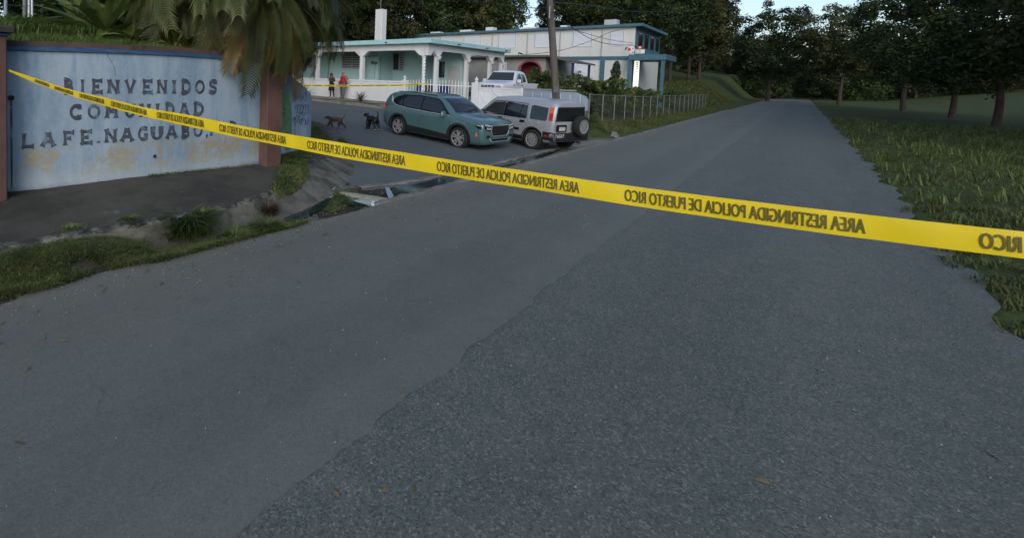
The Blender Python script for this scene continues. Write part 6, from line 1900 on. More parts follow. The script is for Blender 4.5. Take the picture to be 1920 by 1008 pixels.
for mtl, cnt in (('palm_green', 4), ('palm_gold', 2), ('palm_dead', 2)):
    FR[mtl] = [frond_mesh(500 + i + len(mtl), 2.5 + .2 * i, .8 + .28 * i, mtl) for i in range(cnt)]
DEADSKIRT = [frond_mesh(560 + i, 1.7, 1.45, 'palm_dead', .22, 26) for i in range(2)]
def palm(loc, crown_h, label, seed, n=40, scale=1., lean=(0, 0), dead=8, gold=7):
    r = random.Random(seed)
    T = empty('palm_tree', loc, 0, label, 'palm', 'palms above the painted wall')
    top = Vector((lean[0], lean[1], crown_h))
    zs = rng(0, 1, 1 / 26.)
    MB().tube([Vector((0, 0, -.4)).lerp(top, f) for f in zs], [.10 + .016 * (i % 2) for i in range(len(zs))], 10).build('trunk', 'trunk_bark', T, True)
    for k in range(n):
        f = k / (n - 1)
        kind = 'palm_green'
        if k < dead: kind = 'palm_dead'
        elif k < dead + gold: kind = 'palm_gold'
        ms = FR[kind] if not (k < dead and k % 2) else DEADSKIRT
        o = link_mesh('frond', ms[r.randrange(len(ms))], T)
        el = lerp(-1.15, 1.0, f ** .9) + r.uniform(-.15, .15)
        o.rotation_euler = Euler((r.uniform(-.5, .5), -el, k * 2.399 + r.uniform(-.3, .3)), 'XYZ')
        q = scale * r.uniform(.8, 1.08); o.scale = (q, q, q)
        o.location = top + Vector((0, 0, -.25 + .3 * f))
def palm_at(x, y, d, label, seed, n, scale, dead, gold):
    q = at_d(x, y, d); gz = min(bank_z(q.x, q.y), 2.6)
    palm((q.x, q.y, gz), q.z - gz, label, seed, n, scale, dead=dead, gold=gold)
palm_at(470, -28, 9.2, 'palm drooping over the wall just left of the brown pillar', 3, 100, .82, 7, 11)
palm_at(352, -34, 9.9, 'palm with golden fronds above the middle of the painted wall', 5, 94, .80, 6, 10)
palm_at(538, -24, 10.4, 'dark palm hanging over the graffiti wall', 9, 84, .72, 10, 3)
palm_at(470, -70, 12.0, 'taller palm rising behind the other palms', 12, 60, 1.1, 4, 3)

# strap leaved plant on the bank
SG = [blade_mesh(1.5, .10, .55, 'strap_green', twist=.3), blade_mesh(1.3, .11, .9, 'strap_green', twist=-.4), blade_mesh(1.6, .085, .3, 'strap_green')]
SD = [blade_mesh(.9, .06, 1.3, 'strap_dry', twist=.8)]
def strap(x, y, d, n, label, sc_, seed, elev=(.05, 1.3), dry=4):
    p = at_d(x, y, d); p.z = bank_z(p.x, p.y) + .05
    T = rosette('strap_leaf_plant', p, n, SG, elev, label, 'plant', sc_, 'strap leaved plants on the bank', seed, .25)
    for k in range(dry):
        o = link_mesh('dry_leaf', SD[0], T); o.rotation_euler = (0, random.Random(seed + k).uniform(-.4, .3), k * 1.7 + seed); o.location = (0, 0, .1); o.scale = (sc_ * .8,) * 3
strap(200, 60, 9.0, 30, 'large strap leaved plant with pale arching leaves on the bank', 1.05, 7, (.0, 1.2))
strap(250, 50, 9.6, 24, 'strap leaved plant half hidden under the palm', 1.25, 11)
strap(150, 30, 11.2, 22, 'strap leaved plant farthest back on the bank', 1.3, 15)
strap(255, 75, 8.6, 12, 'low strap leaved plant close to the wall coping', .55, 19, (-.1, .9), 6)
strap(330, 80, 8.6, 10, 'small strap leaved plant under the golden fronds', .5, 23, (.0, 1.2), 5)

# metal posts and wires at the far left
for (x0, x1, d, lb, m_) in ((8, 14, 10.5, 'blue grey metal post beside the left pillar', 'greywall_blue'), (43, 51, 13.0, 'broad grey metal post on the bank', 'galvanised'), (51.5, 59, 13.6, 'darker grey post behind the broad one', 'steel'), (58.6, 62, 12.8, 'thin pale post right of the broad one', 'window_white')):
    a = at_d((x0 + x1) / 2, 40, d); r_ = (x1 - x0) / 2 / 900 * d; gz = bank_z(a.x, a.y)
    o = MB().tube([(0, 0, -.3), (0, 0, 4.5)], r_, 12).build('metal_post', m_, None, True); o.location = (a.x, a.y, gz)
    tag(o, lb, 'post', 'metal posts on the bank')
for k, (ya, yb, lb) in enumerate(((30, 37, 'lower fence wire between the metal posts'), (8, 12, 'upper fence wire between the metal posts'))):
    a, b = at_d(-5, ya, 10.4), at_d(45, yb, 13.0); c_ = at_d(150, yb - 8, 14)
    tag(MB().tube([a, b, c_], .010, 5).build('fence_wire', 'galvanised'), lb, 'wire', 'fence wires on the bank')
# ------------------------------------------------------------------ people and dogs
def skin(name, joints, edges, material, parent, root=0, sub=2, smooth=True):
    me = bpy.data.meshes.new(name); names = list(joints)
    me.from_pydata([joints[k][:3] for k in names], [(names.index(a), names.index(b)) for a, b in edges], [])
    ob = bpy.data.objects.new(name, me); COL.objects.link(ob)
    md = ob.modifiers.new('s', 'SKIN'); md.use_smooth_shade = True; md.branch_smoothing = .6
    for i, k in enumerate(names):
        v = me.skin_vertices[0].data[i]; r = joints[k][3]
        v.radius = (r[0] * 1.28, r[1] * 1.28) if isinstance(r, tuple) else (r * 1.28, r * 1.28)
        v.use_root = (k == (root or names[0]))
    ss = ob.modifiers.new('d', 'SUBSURF'); ss.levels = sub; ss.render_levels = sub
    dg = bpy.context.evaluated_depsgraph_get()
    m2 = bpy.data.meshes.new_from_object(ob.evaluated_get(dg)); m2.name = name
    bpy.data.objects.remove(ob)
    m2.materials.clear(); m2.materials.append(MATS[material])
    m2.polygons.foreach_set('use_smooth', [True] * len(m2.polygons))
    return link_mesh(name, m2, parent)
mat('skin_brown', (.085, .046, .031), .55, .08, 8); mat('skin_tan', (.24, .125, .088), .55, .08, 8)
mat('red_shirt', (.36, .012, .028), .8, .12, 8, .2, 30); mat('grey_trousers', (.105, .115, .11), .85, .12, 10, .2, 30)
mat('black_cloth', (.016, .015, .018), .85, .2, 10, .2, 30); mat('black_hair', (.012, .010, .010), .6, .2, 30); mat('grey_hair', (.22, .20, .18), .7, .2, 20)
mat('shoe_white', (.55, .55, .54), .6, .05); mat('shoe_dark', (.03, .028, .026), .6, .1)
mat('eye_dark', (.01, .01, .01), .3)
def hand(J, E_, wrist, tip_dir, nm, side, scale=1.):
    """palm with five curled fingers added to the skeleton"""
    w_ = Vector(J[wrist][:3]); d = Vector(tip_dir).normalized(); s_ = d.cross(Vector((0, 0, 1)));
    s_ = (s_ if s_.length > .1 else Vector((0, 1, 0))).normalized(); n_ = s_.cross(d)
    J[nm + 'palm'] = (*(w_ + d * .07 * scale), .030); E_.append((wrist, nm + 'palm'))
    for k, (o, l) in enumerate(((-.030, .062), (-.010, .075), (.012, .070), (.032, .055))):
        a = w_ + d * .10 * scale + s_ * o; b = a + d * l * .6 - n_ * .012; c_ = b + d * l * .4 - n_ * .028
        J['%sf%da' % (nm, k)] = (*a, .010); J['%sf%db' % (nm, k)] = (*b, .009); J['%sf%dc' % (nm, k)] = (*c_, .008)
        E_ += [(nm + 'palm', '%sf%da' % (nm, k)), ('%sf%da' % (nm, k), '%sf%db' % (nm, k)), ('%sf%db' % (nm, k), '%sf%dc' % (nm, k))]
    a = w_ + d * .05 + s_ * side * .045; b = a + d * .045 + s_ * side * .012
    J[nm + 't1'] = (*a, .012); J[nm + 't2'] = (*b, .010); E_ += [(nm + 'palm', nm + 't1'), (nm + 't1', nm + 't2')]
def face(P, hx, hy, hz, skinm, yaw=0.):
    """nose, eyes, ears as small children of the body; head centre at (hx, hy, hz), looking along +X turned by yaw"""
    c_, s_ = math.cos(yaw), math.sin(yaw)
    def pt(a, b, z): return (hx + a * c_ - b * s_, hy + a * s_ + b * c_, hz + z)
    MB().tube([pt(.085, 0, .03), pt(.118, 0, -.012), pt(.10, 0, -.025)], [.010, .017, .010], 6).build('nose', skinm, P, True)
    for b in (-.035, .035): MB().tube([pt(.090, b - .011, .022), pt(.092, b + .011, .022)], .0075, 6).build('eye', 'eye_dark', P)
    for b in (-.083, .083): MB().tube([pt(-.005, b, -.03), pt(.0, b * 1.1, .0), pt(-.005, b, .03)], [.008, .018, .012], 6).build('ear', skinm, P, True)
    MB().tube([pt(.088, -.024, -.058), pt(.094, 0, -.060), pt(.088, .024, -.058)], .006, 5).build('mouth', 'pink_wall', P)
# man in the red shirt, one arm on the parapet
mp = Vector((22.98, 20.93, walk_z(20.93) + .015))
man = empty('person', mp, math.radians(160), 'man in red T-shirt and grey trousers leaning one arm on the white wall', 'person')
J = {'pelvis': (0, 0, .93, (.15, .12)), 'belly': (.02, 0, 1.06, (.17, .135)), 'chest': (0, 0, 1.28, (.175, .125)), 'shb': (-.01, 0, 1.42, (.12, .09)), 'neck': (.0, 0, 1.50, .055), 'head': (.015, 0, 1.61, (.078, .09)), 'crown': (.005, 0, 1.69, (.075, .085)),
     'hipL': (0, .10, .90, .095), 'kneeL': (.02, .12, .50, .065), 'ankL': (-.01, .13, .09, .045), 'toeL': (.15, .15, .035, .04),
     'hipR': (0, -.10, .90, .095), 'kneeR': (.03, -.13, .50, .065), 'ankR': (.02, -.15, .09, .045), 'toeR': (.18, -.18, .035, .04),
     'shL': (0, .19, 1.40, .060), 'elL': (-.02, .26, 1.13, .045), 'wrL': (.06, .27, .89, .032),
     'shR': (0, -.19, 1.40, .060), 'elR': (-.08, -.40, 1.23, .045), 'wrR': (-.02, -.62, 1.27, .032)}
E_ = [('pelvis', 'belly'), ('belly', 'chest'), ('chest', 'shb'), ('shb', 'neck'), ('neck', 'head'), ('head', 'crown'), ('pelvis', 'hipL'), ('hipL', 'kneeL'), ('kneeL', 'ankL'), ('ankL', 'toeL'), ('pelvis', 'hipR'), ('hipR', 'kneeR'), ('kneeR', 'ankR'), ('ankR', 'toeR'), ('shb', 'shL'), ('shL', 'elL'), ('elL', 'wrL'), ('shb', 'shR'), ('shR', 'elR'), ('elR', 'wrR')]
hand(J, E_, 'wrL', (.2, 0, -1), 'hl', 1); hand(J, E_, 'wrR', (.35, -1, .02), 'hr', 1)
J = {k: (v[0], -v[1], v[2], v[3]) for k, v in J.items()}
skin('body', J, E_, 'skin_tan', man)
face(man, .015, 0, 1.63, 'skin_tan')
g_ = .018
def grow(keys, J, e): return {k: (*J[k][:3], tuple(v + e for v in J[k][3]) if isinstance(J[k][3], tuple) else J[k][3] + e) for k in keys}
S_ = grow(['pelvis', 'belly', 'chest', 'shb', 'shL', 'shR'], J, .022); S_['slL'] = (-.012, -.235, 1.22, .072); S_['slR'] = (-.055, .325, 1.30, .072); S_['hem'] = (0, 0, .86, (.175, .145))
skin('shirt', S_, [('pelvis', 'belly'), ('belly', 'chest'), ('chest', 'shb'), ('shb', 'shL'), ('shL', 'slL'), ('shb', 'shR'), ('shR', 'slR'), ('pelvis', 'hem')], 'red_shirt', man)
S_ = grow(['pelvis', 'hipL', 'hipR'], J, .015); S_.update({'kL': (.02, -.12, .50, .085), 'aL': (-.005, -.13, .10, .075), 'kR': (.03, .13, .50, .085), 'aR': (.022, .15, .10, .075)})
skin('trousers', S_, [('pelvis', 'hipL'), ('hipL', 'kL'), ('kL', 'aL'), ('pelvis', 'hipR'), ('hipR', 'kR'), ('kR', 'aR')], 'grey_trousers', man)
for a in ('L', 'R'): skin('shoe', {'h': (J['ank' + a][0] - .04, J['ank' + a][1], .045, .045), 't': (J['toe' + a][0], J['toe' + a][1], .04, .045)}, [('h', 't')], 'shoe_dark', man)
skin('hair', {'a': (-.03, 0, 1.66, (.085, .088)), 'b': (-.02, 0, 1.70, (.080, .085))}, [('a', 'b')], 'grey_hair', man)
# woman with folded arms
wp = Vector((22.55, 21.55, walk_z(21.55) - .02))
wom = empty('person', wp, math.radians(-115), 'woman in dark top and black skirt standing with folded arms', 'person')
J = {'pelvis': (0, 0, .90, (.145, .115)), 'waist': (0, 0, 1.05, (.115, .095)), 'chest': (.01, 0, 1.24, (.135, .115)), 'shb': (-.01, 0, 1.36, (.10, .075)), 'neck': (.0, 0, 1.44, .045), 'head': (.02, 0, 1.545, (.072, .086)), 'crown': (.01, 0, 1.62, (.07, .08)),
     'hipL': (0, .09, .87, .09), 'kneeL': (.02, .13, .47, .058), 'ankL': (.0, .22, .08, .038), 'toeL': (.15, .26, .03, .034),
     'hipR': (0, -.09, .87, .09), 'kneeR': (.03, -.06, .47, .058), 'ankR': (.02, -.05, .08, .038), 'toeR': (.17, -.06, .03, .034),
     'shL': (0, .16, 1.345, .048), 'elL': (.10, .21, 1.11, .036), 'wrL': (.20, -.02, 1.13, .026),
     'shR': (0, -.16, 1.345, .048), 'elR': (.12, -.21, 1.12, .036), 'wrR': (.215, .03, 1.18, .026)}
hand(J, E2 := [(a.replace('belly', 'waist'), b.replace('belly', 'waist')) for a, b in E_[:20]], 'wrL', (-.1, -1, .15), 'hl', 1); hand(J, E2, 'wrR', (-.1, 1, -.1), 'hr', -1)
skin('body', J, E2, 'skin_brown', wom)
face(wom, .02, 0, 1.555, 'skin_brown')
S_ = grow(['pelvis', 'waist', 'chest'], J, .014); S_['strap'] = (-.005, 0, 1.31, (.115, .085))
skin('top', S_, [('pelvis', 'waist'), ('waist', 'chest'), ('chest', 'strap')], 'black_cloth', wom)
mb = MB(); n = 20
for z, rx, ry in ((1.0, .150, .125), (.92, .175, .150), (.75, .19, .17), (.60, .20, .18), (.50, .205, .185)):
    for k in range(n):
        an = 2 * math.pi * k / n; q = 1 + (.05 * math.sin(an * 6) * (1.0 - z))
        mb.v.append((.01 + ry * q * math.cos(an), .02 + rx * q * math.sin(an), z))
for i in range(4):
    for k in range(n): mb.f.append((i * n + k, i * n + (k + 1) % n, (i + 1) * n + (k + 1) % n, (i + 1) * n + k)); mb.m.append(0)
mb.build('skirt', 'black_cloth', wom, True)
skin('hair', {'c': (-.01, 0, 1.64, (.085, .085)), 'a': (-.035, 0, 1.57, (.088, .092)), 'b': (-.07, 0, 1.44, (.085, .06)), 'd': (-.09, 0, 1.34, (.06, .04))}, [('c', 'a'), ('a', 'b'), ('b', 'd')], 'black_hair', wom)
for a in ('L', 'R'): skin('shoe', {'h': (J['ank' + a][0] - .03, J['ank' + a][1], .045, .042), 't': (J['toe' + a][0], J['toe' + a][1], .038, .042)}, [('h', 't')], 'shoe_white', wom)

mat('black_fur', (.007, .007, .008), .5, .25, 14); mat('brown_fur', (.085, .050, .030), .75, .45, 9, dirt=(.022, .017, .014), dscale=5, dthr=(.42, .58)); mat('white_fur', (.45, .43, .40), .8, .1)
def dog(name, loc, rz, label, fur, legs, head, tail, scale=1., paws=None):
    D = empty(name, loc, rz, label, 'dog', 'dogs in the side street'); D.scale = (scale,) * 3
    J = {'chest': (.20, 0, .44, (.095, .125)), 'rib': (.06, 0, .45, (.088, .115)), 'loin': (-.12, 0, .47, (.070, .085)), 'rump': (-.26, 0, .47, (.078, .09)),
         'neck': (.31, 0, .55, (.055, .065)), 'skull': head[0] + (.064,), 'stop': head[1] + (.045,), 'nose': head[2] + (.026,)}
    E_ = [('rib', 'chest'), ('rib', 'loin'), ('loin', 'rump'), ('chest', 'neck'), ('neck', 'skull'), ('skull', 'stop'), ('stop', 'nose')]
    for nm, (root, pts) in legs.items():
        rs = ((.060, .042, .030, .026, .028) if 'f' in nm else (.082, .056, .032, .026, .028)); prev = root
        for i, p in enumerate(pts):
            J[nm + str(i)] = (*p, rs[i]); E_.append((prev, nm + str(i))); prev = nm + str(i)
    prev = 'rump'
    for i, p in enumerate(tail): J['t%d' % i] = (*p, lerp(.026, .010, i / (len(tail) - 1))); E_.append((prev, 't%d' % i)); prev = 't%d' % i
    skin('body', J, E_, fur, D, root='rib')
    hs = Vector(head[0])
    for sg in (-1, 1):
        MB().tube([hs + Vector((-.02, sg * .04, .045)), hs + Vector((-.03, sg * .075, .05)), hs + Vector((-.015, sg * .088, -.02))], [.012, .028, .008], 6).build('ear', fur, D, True)
        MB().tube([Vector(head[1]) + Vector((-.02, sg * .036, .03)), Vector(head[1]) + Vector((-.012, sg * .040, .03))], .009, 6).build('eye', 'eye_dark', D)
    if paws:
        for p in paws: skin('white_paw', {'a': (p[0], p[1], .03, .029), 'b': (p[0] + .04, p[1], .02, .024), 'c': (p[0] - .005, p[1], .10, .024)}, [('c', 'a'), ('a', 'b')], 'white_fur', D)
    return D
# black dog, standing with head low and tail up, seen from behind its left shoulder
bx = at_z(697, 246.5, .02)
dog('dog', (bx.x, bx.y, street_z(bx.x, bx.y)), math.radians(76), 'black dog with raised curled tail and white hind paws', 'black_fur',
    {'fl': ('chest', [(.22, .075, .34), (.20, .08, .20), (.22, .08, .09), (.23, .08, .025), (.28, .08, .018)]), 'fr': ('chest', [(.22, -.075, .34), (.25, -.08, .20), (.29, -.08, .09), (.30, -.08, .025), (.35, -.08, .018)]),
     'hl': ('rump', [(-.24, .075, .36), (-.20, .085, .27), (-.31, .085, .16), (-.29, .085, .03), (-.24, .085, .018)]), 'hr': ('rump', [(-.26, -.075, .36), (-.24, -.085, .27), (-.36, -.085, .16), (-.35, -.085, .03), (-.30, -.085, .018)])},
    ((.40, .0, .60), (.49, .0, .565), (.57, .0, .53)), [(-.34, 0, .53), (-.37, .0, .62), (-.36, 0, .71), (-.31, .0, .755), (-.26, 0, .74)], .95, [(-.30, .085), (-.355, -.085)])
# brown dog trotting to the left by the kerb
br = at_z(635, 241, .13)
dog('dog', (br.x - .1, br.y + .1, corner_h(br.x - .1, br.y + .1)), math.radians(132), 'brown dog with dark back trotting left beside the kerb', 'brown_fur',
    {'fl': ('chest', [(.24, .07, .34), (.30, .075, .22), (.40, .075, .12), (.47, .075, .05), (.51, .075, .03)]), 'fr': ('chest', [(.20, -.07, .34), (.17, -.075, .20), (.12, -.075, .10), (.08, -.075, .035), (.12, -.075, .02)]),
     'hl': ('rump', [(-.24, .075, .36), (-.17, .08, .26), (-.22, .08, .14), (-.15, .08, .03), (-.10, .08, .018)]), 'hr': ('rump', [(-.28, -.075, .36), (-.32, -.08, .25), (-.46, -.08, .17), (-.52, -.08, .05), (-.48, -.08, .02)])},
    ((.38, .0, .55), (.46, .0, .53), (.53, .0, .50)), [(-.36, 0, .52), (-.43, .0, .58), (-.46, 0, .66), (-.45, .0, .74)], .76)

# ------------------------------------------------------------------ police tape
class Ribbon:
    def __init__(self, top, bot):
        self.t, self.b = top, bot; self.c = [0]
        for i in range(len(top) - 1): self.c.append(self.c[-1] + ((top[i + 1] + bot[i + 1]) / 2 - (top[i] + bot[i]) / 2).length)
    def at(self, d, v, off):
        i = 0
        while i < len(self.c) - 2 and d > self.c[i + 1]: i += 1
        f = (d - self.c[i]) / (self.c[i + 1] - self.c[i])
        a = self.b[i].lerp(self.b[i + 1], f); b = self.t[i].lerp(self.t[i + 1], f)
        n = (self.b[i + 1] - self.b[i]).cross(self.t[i] - self.b[i]).normalized()
        if n.dot(CAMP - a) < 0: n = -n
        # slight transverse curl of the plastic
        return a.lerp(b, v) + n * (off + .0016 * math.sin(v * math.pi) + .0022 * math.sin(d * 9.1) * math.sin(d * 3.7 + 1) * (v - .5) * 2 + .0012 * math.sin(d * 31 + v * 2))
TEXT = 'AREA RESTRINGIDA POLICIA DE PUERTO RICO'
TUV, TFS = text_mesh(TEXT)
def tape(R_, spans, label, vspan=(.20, .80), mirror_=True, step=.03, rows=4):
    L = R_.c[-1]; ds = rng(0, L, step); mb = MB()
    for d in ds:
        for k in range(rows + 1): mb.v.append(R_.at(d, k / rows, 0))
    n = rows + 1
    for i in range(len(ds) - 1):
        for k in range(rows): mb.f.append((i * n + k, (i + 1) * n + k, (i + 1) * n + k + 1, i * n + k + 1)); mb.m.append(0)
    T = tag(mb.build('barrier_tape', 'tape_yellow', smooth=True), label, 'tape')
    for d0, d1 in spans:
        mbt = MB()
        for q, du in enumerate((-.0022, 0, .0022)):
            vs = [R_.at(lerp(d0, d1, (1 - u - du) if mirror_ else u + du), lerp(*vspan, v), .0026 + .0003 * q) for u, v in TUV]
            mbt.add(vs, TFS)
        mbt.build('lettering', 'tape_print', T)
    return T
A0, B0 = (1.53, 7.12), (2.23, .43)
TOP = [(15, 130), (64, 146), (128, 167), (208, 186), (277, 203), (339, 213), (438, 233), (500, 244.5), (629, 266), (758, 286), (900, 308), (1000, 322.5), (1200, 351), (1500, 388), (1900, 432), (2300, 470)]
BOT = [(15, 133.5), (64, 155), (128, 178), (208, 202), (277, 220), (339, 234), (438, 256), (500, 268), (629, 294), (758, 316), (900, 340), (1000, 355), (1200, 387.5), (1500, 431), (1900, 482), (2300, 526)]
def on_plane(x, y):
    f, z, k = on_seg(x, y, A0, B0); return Vector((lerp(A0[0], B0[0], f), lerp(A0[1], B0[1], f), z))
tp, bt = [on_plane(*p) for p in TOP], [on_plane(*p) for p in BOT]
def dens(P, m=6): return [cat(P, i + k / m) for i in range(len(P) - 1) for k in range(m)] + [P[-1]]
endp = Vector((2.62, -1.9, 1.66))
tp.append(endp + Vector((0, 0, .04))); bt.append(endp - Vector((0, 0, .04)))
RB = Ribbon(dens(tp), dens(bt))
def arc_of(x):
    yc = interp(x, [p[0] for p in TOP], [(a[1] + b[1]) / 2 for a, b in zip(TOP, BOT)])
    q = on_plane(x, yc); best = min(range(len(RB.c)), key=lambda i: ((RB.t[i] + RB.b[i]) / 2 - q).length)
    lo = max(0, best - 1); a = (RB.t[lo] + RB.b[lo]) / 2; b = (RB.t[min(lo + 1, len(RB.c) - 1)] + RB.b[min(lo + 1, len(RB.c) - 1)]) / 2
    f = (q - a).dot(b - a) / (b - a).length_squared; return RB.c[lo] + f * (b - a).length
sp_ = [(820, 1086), (577, 760), (412, 537), (295, 383), (209, 276), (150, 196), (103, 138), (66, 93)]
spans = [(arc_of(a), arc_of(b)) for a, b in sp_]
per = spans[0][0] - spans[1][0]; ln = spans[0][1] - spans[0][0]
nxt = arc_of(1172); spans += [(nxt, nxt + ln), (nxt + per, nxt + per + ln)]
tape(RB, spans, 'yellow police tape with mirrored black lettering stretched across the foreground')
po = Thing('sign_post', (2.66, -1.95, 0), 'thin steel post at the roadside holding the tape end', 'post')
po.part('shaft', MB().tube([(2.66, -1.95, -.2), (2.66, -1.95, 2.1)], .035, 10), 'steel', True)
po.part('foot', MB().lathe([(.12, -.05), (.12, .06), (.06, .09)], (2.66, -1.95, 0), 12), 'light_concrete')
# far tape along the white wall, ending at the gate
F1 = [(545, 161), (580, 160.6), (660, 161), (757, 159.8), (790, 157.5)]
ft_ = [at_s(x, y - 1.6, interp(x, [545, 757, 790], [21.9, 22.3, 23.42])) for x, y in F1]; fb_ = [at_s(x, y + 1.6, interp(x, [545, 757, 790], [21.9, 22.3, 23.42])) for x, y in F1]
RB2 = Ribbon(dens(ft_), dens(fb_)); L2 = RB2.c[-1]
tape(RB2, [(d, d + .78) for d in rng(.1, L2 - 1., .98)], 'distant yellow tape strung in front of the white parapet to the gate', step=.1, rows=2)
mb = MB(); e = at_s(803, 159, 23.45)
for i, (dy, dz) in enumerate(((0, .05), (.03, -.1), (-.02, -.24))): mb.v += [(23.44, e.y + dy - .03, e.z + dz), (23.44, e.y + dy + .05, e.z + dz)]
mb.f += [(0, 1, 3, 2), (2, 3, 5, 4)]; mb.m += [0, 0]
tag(mb.build('tape_end', 'tape_yellow'), 'loose end of the distant tape hanging on the picket gate', 'tape')
mb = MB().tube([at_s(790, 157.5, 23.42), at_s(803, 158, 23.44)], .02, 5)
tag(mb.build('tape_knot', 'tape_yellow'), 'twisted knot of tape tied to the picket gate', 'tape')

# ------------------------------------------------------------------ debris in the gutter
def rock(name, loc, r, seed, m_, label, cat_='stone', group=None, sq=(1, 1, .6)):
    bm = bmesh.new(); bmesh.ops.create_icosphere(bm, subdivisions=2, radius=1); rr = random.Random(seed)
    ks = [Vector((rr.uniform(-1, 1), rr.uniform(-1, 1), rr.uniform(-1, 1))) for _ in range(6)]
    for v in bm.verts:
        q = 1 + .16 * sum(math.sin(3 * v.co.dot(k) + i) for i, k in enumerate(ks)) / 3
        v.co = Vector((v.co.x * sq[0], v.co.y * sq[1], v.co.z * sq[2])) * q * r
    me = bpy.data.meshes.new(name); bm.to_mesh(me); bm.free(); me.materials.append(MATS[m_])
    o = link_mesh(name, me); o.location = loc
    return tag(o, label, cat_, group)
p = at_s(640, 189.5, 21.35); rock('rock', (p.x, p.y, lerp(street_z(CURB_Y, p.y), walk_z(p.y), .6) + .07), .12, 1, 'stone', 'dark stone at the kerb in front of the standing people', sq=(1, 1, .85))
a, b = at_z(640, 361, -.09), at_z(733, 379, -.09)
d = (b - a)
bmb = MB(); n = 14; segs = 10
for i in range(segs + 1):
    f = i / segs; q = a.lerp(b, f) + Vector((0, 0, -.015)); nrm = Vector((-d.y, d.x, 0)).normalized()
    rr_ = lerp(.05, .095, f ** .7) * (1 - .25 * (f > .97))
    for k in range(n):
        an = 2 * math.pi * k / n; bmb.v.append(tuple(q + nrm * rr_ * math.cos(an) * 1.2 + Vector((0, 0, rr_ * math.sin(an) * .8)) + Vector((0, 0, random.Random(i * 31 + k).uniform(-.006, .006)))))
for i in range(segs):
    for k in range(n): bmb.f.append((i * n + k, i * n + (k + 1) % n, (i + 1) * n + (k + 1) % n, (i + 1) * n + k)); bmb.m.append(0)
bmb.f += [tuple(range(n)), tuple(segs * n + k for k in range(n - 1, -1, -1))]; bmb.m += [0, 0]
tag(bmb.build('concrete_beam', 'pale_stone', smooth=True), 'pale rounded piece of broken concrete lying in the wet gutter', 'rubble')
def slab(pts, z, th, m_, name, label, cat_):
    P = [at_z(x, y, z) for x, y in pts]
    tag(MB().prism([(q.x, q.y) for q in P], lambda a, b, dd: Vector((a, b, dd)), z - .08, z + th).build(name, m_), label, cat_)
slab([(648, 372), (676, 371), (704, 377), (722, 380), (716, 384), (690, 385), (668, 379)], -.125, .012, 'pale_plastic', 'plastic_sheet', 'pale turquoise sheet trapped under the broken concrete', 'litter')
slab([(697, 378), (703, 379), (702, 384), (696, 383)], -.11, .02, 'window_white', 'litter_scrap', 'small white scrap beside the turquoise sheet', 'litter')
slab([(722, 352), (729, 352), (738, 368), (735, 376), (728, 372)], -.12, .014, 'greywall_blue', 'blue_board', 'blue grey board edge standing in the puddle', 'litter')
slab([(606, 355), (618, 351), (630, 354), (627, 359), (612, 361)], -.10, .05, 'pale_stone', 'concrete_chunk', 'flat pale concrete chunk at the gutter junction', 'rubble')
slab([(613, 367), (632, 365), (636, 370), (618, 372)], -.125, .01, 'pale_plastic', 'plastic_scrap', 'torn pale plastic lying left of the broken concrete', 'litter')
rr = random.Random(44); mb = MB()
pe = []
for i in range(420):
    x, y = rr.uniform(560, 730), rr.uniform(350, 420)
    if y > 432 - (x - 500) * .24 + rr.uniform(-4, 6) or y < 372 - (x - 560) * .12: continue
    q = at_z(x, y, -.135); r_ = rr.choice((.008, .012, .016, .025)); pe.append(q)
    an = rr.uniform(0, 6)
    vs = [q + Vector((r_ * math.cos(an + k * 2.1), r_ * math.sin(an + k * 2.1) , 0)) for k in range(3)] + [q + Vector((0, 0, r_ * .8))]
    mb.add(vs, [(0, 1, 3), (1, 2, 3), (2, 0, 3)])
tag(mb.build('gravel', 'stone'), 'loose gravel and dirt in the wet gutter', 'gravel', kind='stuff')
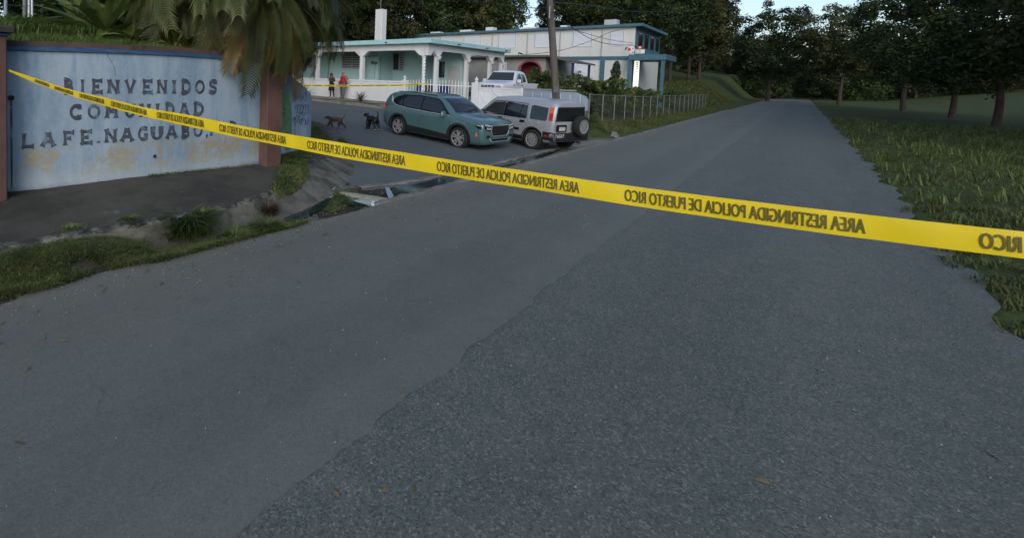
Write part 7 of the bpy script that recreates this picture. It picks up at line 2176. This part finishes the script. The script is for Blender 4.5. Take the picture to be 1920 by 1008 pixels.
# loose grit, bits of leaf and straw on the asphalt
rr = random.Random(61); mb = MB()
for i in range(2600):
    s = rr.uniform(.3, 16); edge = rr.random() < .55
    t = road_edge(s) - abs(rr.gauss(0, .35)) if edge else rr.uniform(-1.3, 4.6)
    r_ = rr.choice((.003, .004, .005, .006, .009)); an = rr.uniform(0, 6); q = Vector((s, t, .010))
    mb.add([q + Vector((r_ * math.cos(an + k * 2.1), r_ * math.sin(an + k * 2.1), -.003)) for k in range(3)] + [q + Vector((0, 0, r_ * .7))], [(0, 1, 3), (1, 2, 3), (2, 0, 3)])
tag(mb.build('grit', 'pale_stone'), 'loose grit scattered over the asphalt', 'grit', kind='stuff')
mb = MB()
for i in range(260):
    s = rr.uniform(.5, 12); t = road_edge(s) - abs(rr.gauss(0, .55)) if rr.random() < .7 else rr.uniform(-1.2, 4.6)
    an = rr.uniform(0, 6); l, wd_ = rr.uniform(.015, .05), rr.uniform(.004, .012); q = Vector((s, t, .013)); d_ = Vector((math.cos(an), math.sin(an), 0)); n_ = Vector((-d_.y, d_.x, 0))
    mb.add([q - d_ * l, q + n_ * wd_ + Vector((0, 0, .006)), q + d_ * l + Vector((0, 0, .004)), q - n_ * wd_], [(0, 1, 2), (0, 2, 3)])
tag(mb.build('leaf_litter', 'grass_dry'), 'dry leaf bits and straw scattered on the road', 'litter', kind='stuff')
for i, (x, y, r_, m_, lb) in enumerate(((628, 357, .035, 'stone', 'small dark stone beside the flat concrete chunk'), (560, 432, .02, 'stone', 'dark pebble at the road edge'), (702, 412, .012, 'stone', 'pebble on the road below the gutter'))):
    q = at_z(x, y, -.1 if i == 0 else .01); rock('pebble', q, r_, 10 + i, m_, lb, 'stone', 'pebbles', (1, 1, .7))
for i, (x, y, l, an, lb) in enumerate(((305, 493, .10, .4, 'pale twig on the road near the ditch grass'), (360, 501, .09, 1.0, 'second pale twig farther along the road edge'), (272, 513, .12, .9, 'longest pale straw lying on the asphalt'), (605, 442, .10, .2, 'dark twig on the road left of centre'), (190, 549, .10, .8, 'straw on the road at the lower left'), (818, 413, .09, .3, 'short dark twig in the middle of the road'))):
    q = at_z(x, y, .012); dv = Vector((math.cos(an), math.sin(an), 0)) * l
    o = MB().tube([(0, 0, .004), dv * .5 + Vector((0, 0, .006)), dv + Vector((.01, .01, .003))], .004, 5).build('twig', 'grass_dry' if i not in (3, 5) else 'trunk_bark'); o.location = q
    tag(o, lb, 'twig', 'twigs on the road')
